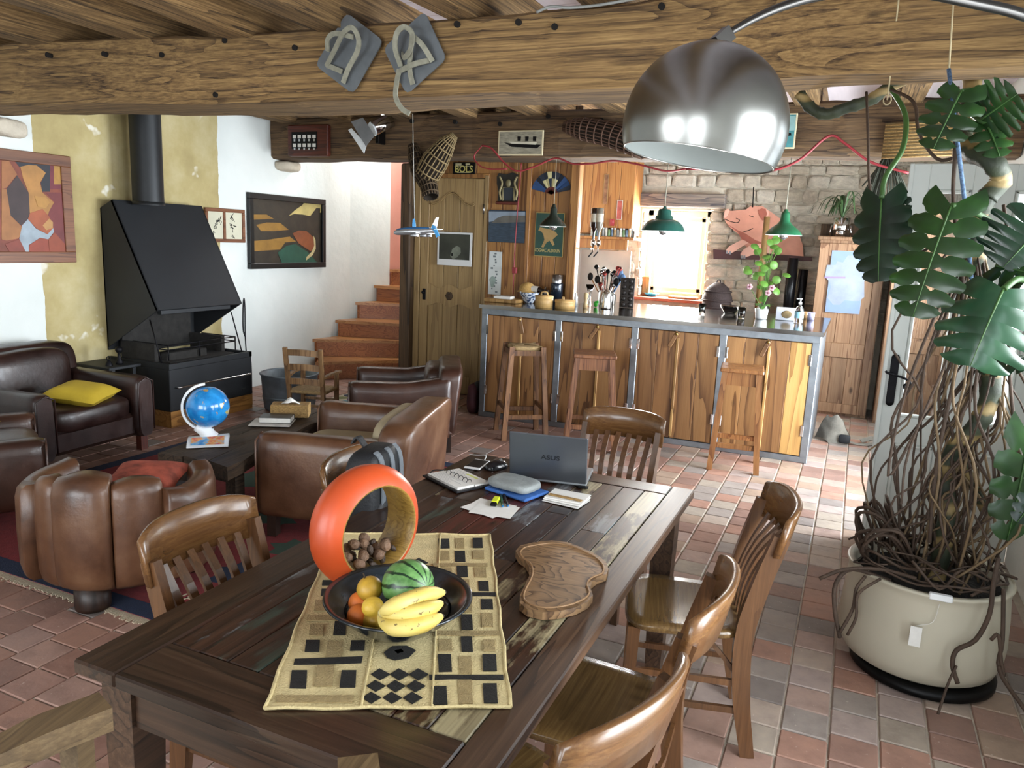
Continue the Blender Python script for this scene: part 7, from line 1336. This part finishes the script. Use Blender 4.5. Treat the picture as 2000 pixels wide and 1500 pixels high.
for k in range(12):       # high loops above the left rim
    a = rs.uniform(1.9, 3.6); pts = [Vector((PX_ + .25 * cos(a), PY_ + .25 * sin(a), .44)), Vector((PX_ + .3 * cos(a + .2), PY_ + .3 * sin(a + .2), .52 + rs.uniform(0, .10))), Vector((PX_ + .22 * cos(a + .5), PY_ + .22 * sin(a + .5), .58 + rs.uniform(0, .08))), Vector((PX_ + .1 * cos(a + .6), PY_ + .1 * sin(a + .6), .46))]; root(pts, .007)
for pp_, r_ in (([(1600, 1130, 3.2), (1650, 1112, 3.22), (1720, 1112, 3.24), (1790, 1130, 3.22)], .008), ([(1640, 1245, 3.16), (1630, 1190, 3.16), (1632, 1140, 3.2), (1665, 1112, 3.25), (1740, 1135, 3.25)], .009), ([(1640, 1235, 3.15), (1665, 1190, 3.16), (1672, 1150, 3.18), (1690, 1125, 3.22)], .007), ([(1655, 1240, 3.14), (1672, 1205, 3.14), (1676, 1160, 3.16), (1720, 1130, 3.2)], .006), ([(1870, 1335, 3.09), (1860, 1300, 3.10), (1868, 1270, 3.11), (1905, 1250, 3.12), (1932, 1200, 3.13), (1940, 1140, 3.16), (1950, 1090, 3.2)], .009), ([(1868, 1300, 3.09), (1850, 1340, 3.06), (1832, 1395, 3.0)], .005), ([(1935, 1250, 3.14), (1950, 1240, 3.14), (1955, 1290, 3.13), (1960, 1320, 3.12), (1950, 1300, 3.12)], .007), ([(1960, 1150, 3.2), (1958, 1250, 3.15), (1952, 1310, 3.12), (2005, 1390, 3.0)], .008), ([(1790, 840, 3.3), (1735, 930, 3.22), (1770, 760, 3.3), (1850, 560, 3.3)], .006), ([(1760, 985, 3.2), (1775, 880, 3.25), (1850, 700, 3.3), (1870, 620, 3.33)], .005), ([(1692, 180, 3.8), (1695, 260, 3.7), (1700, 380, 3.6), (1730, 470, 3.5), (1775, 500, 3.45), (1840, 470, 3.4)], .006), ([(1740, 175, 3.8), (1785, 200, 3.7), (1795, 260, 3.6), (1830, 310, 3.55), (1870, 308, 3.5)], .007), ([(1870, 170, 3.5), (1865, 300, 3.45), (1862, 400, 3.42), (1880, 560, 3.4), (1870, 700, 3.4), (1830, 900, 3.35), (1815, 1060, 3.3)], .008), ([(1960, 400, 3.45), (1975, 520, 3.4), (1970, 700, 3.4), (1985, 900, 3.35), (1975, 1050, 3.3)], .007)):
    root([PY(*q) for q in pp_], r_)
# strings and rope
m_str = plain('hemp_string', 'b8a884', .8, var=.1)
TH('hanging_string', MB().tube([PY(1762, -60, 3.44), PY(1733, 195, 3.72)], .0035, 5).tube([PY(1733, 195, 3.72) + Vector((.015 * cos(a), 0, .02 * sin(a))) for a in [k * pi / 5 for k in range(10)]], .003, 5, closed=True), m_str, 'pale string holding up the long side stem of the plant', 'string')
TH('hanging_string', MB().tube([PY(1866, -60, 3.40), PY(1853, 140, 3.40)], .0035, 5), m_str, 'pale string from the ceiling to the blue rope', 'string')
TH('blue_rope', MB().tube([PY(1853, 135, 3.40), PY(1868, 260, 3.34), PY(1885, 400, 3.30), PY(1897, 545, 3.30)], .0075, 8), plain('blue_white_rope', '5a7494', .8, var=.6, vs=120.), 'blue and white braided rope tied round the plant stem', 'rope')
db = T('dried_bunch', 'dark bunch of dried herbs hanging by the top of the white door', 'dried herbs', tuple(PY(1735, 312, 6.62))); m_dry = plain('dry_herb', '33362a', .9, var=.3); o0 = db.location
for k in range(60):
    a = rs.uniform(-.16, .16); b_ = rs.uniform(-.08, .08); O('sprig', MB().tube([(0, 0, .10), (a * .5, b_ * .5, -.08), (a, b_, -.16 - rs.uniform(0, .28))], .005, 4), m_dry, db)
# ---------------------------------------------------------------- floor tiles: the 300 largest in view are objects, the others one mesh
def mk_tile(nm, attr):
    t = NT(nm); co = t.coord((1, 1, 1))
    if attr: at = t.n('VertexColor', layer_name='tint'); base = at.outputs[0]
    else: base = t.n('ObjectInfo').outputs['Color']
    n = t.noise(co, 9., 5, .65); col = t.mix(1., base, t.ramp(n, [(.28, (.74, .72, .72)), (.5, (1., 1., 1.)), (.75, (1.18, 1.16, 1.12))]), 'MULTIPLY')
    sp = t.ramp(t.noise(co, 60., 2), [(.70, (0, 0, 0)), (.76, (.5, .5, .5))]); col = t.mix(sp, col, 'd8c8b8')
    return t.fin(col, t.ramp(n, [(.3, (.42,) * 3), (.7, (.6,) * 3)]), 0, t.noise(co, 26., 5), .25, .01)
m_tile = mk_tile('terracotta_tile', False); m_tiles = mk_tile('terracotta_tile_joined', True)
TP = .1645; TS = .157
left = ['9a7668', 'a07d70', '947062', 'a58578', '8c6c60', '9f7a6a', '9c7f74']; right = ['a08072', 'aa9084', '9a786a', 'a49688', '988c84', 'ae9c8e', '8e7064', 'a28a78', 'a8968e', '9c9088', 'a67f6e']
rs = random.Random(99); cand = []; bpy.context.view_layer.update(); org = Vector((0, 0, HC)); inv = cam.matrix_world.inverted()
k0 = int((-5.85 + .072) / TP) - 1
from mathutils.bvhtree import BVHTree
_V = []; _F = []
for o in list(C.objects):          # everything that can hide a tile from the camera
    if o.type != 'MESH' or o.name == 'floor' or o.name.startswith(('stone', 'pane', 'joist', 'plank')): continue
    n_ = len(o.data.vertices); a_ = np.empty(n_ * 3); o.data.vertices.foreach_get('co', a_); a_ = a_.reshape(-1, 3); mw = np.array(o.matrix_world); a_ = a_ @ mw[:3, :3].T + mw[:3, 3]
    if a_[:, 2].min() > 2.0: continue
    b_ = len(_V); _V += a_.tolist(); _F += [[i + b_ for i in p.vertices] for p in o.data.polygons]
bvh = BVHTree.FromPolygons(_V, _F)
for k in range(k0, 8):
    x0 = -.072 + k * TP; y = .55 + rs.uniform(0, TP)
    if x0 + TP > 1.0 or x0 < -5.9: continue
    while y < 8.75:
        cx, cy = x0 + TP / 2, y + TP / 2; vis = 0; d0 = 9
        for (ex, ey) in ((0, 0), (-.06, -.06), (.06, -.06), (-.06, .06), (.06, .06)):
            q = Vector((cx + ex, cy + ey, -.008)); c = inv @ q
            if c.z > -.1: continue
            u, v = 1000 - FPX * c.x / c.z, 750 + FPX * c.y / c.z
            if -5 < u < 2005 and -5 < v < 1505:
                dd = (q - org)
                if bvh.ray_cast(org, dd.normalized(), dd.length - .012)[0] is None: vis += 1
                d0 = -c.z
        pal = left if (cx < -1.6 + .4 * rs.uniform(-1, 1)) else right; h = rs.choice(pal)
        if rs.random() < .05: h = '857a74'
        cand.append((vis / d0 ** 3, cx, cy, h, rs.uniform(-.0015, .0012), rs.uniform(-.006, .006), rs.uniform(-.006, .006))); y += TP - .0015
cand.sort(key=lambda c: -c[0])
tm = []
for k in range(6):
    mb = MB().box(-TS / 2, TS / 2, -TS / 2, TS / 2, -.02, 0, b=.004); mb.noise(.0022, 30, k); m_ = mb.me('tile'); m_.materials.append(m_tile); tm.append(m_)
for c in cand[:300]:
    if c[0] <= 0: break
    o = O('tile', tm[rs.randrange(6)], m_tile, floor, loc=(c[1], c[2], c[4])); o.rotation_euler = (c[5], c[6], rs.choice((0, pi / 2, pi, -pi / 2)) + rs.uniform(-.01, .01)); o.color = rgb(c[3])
mb = MB(); cols = []
for c in cand[300:]:
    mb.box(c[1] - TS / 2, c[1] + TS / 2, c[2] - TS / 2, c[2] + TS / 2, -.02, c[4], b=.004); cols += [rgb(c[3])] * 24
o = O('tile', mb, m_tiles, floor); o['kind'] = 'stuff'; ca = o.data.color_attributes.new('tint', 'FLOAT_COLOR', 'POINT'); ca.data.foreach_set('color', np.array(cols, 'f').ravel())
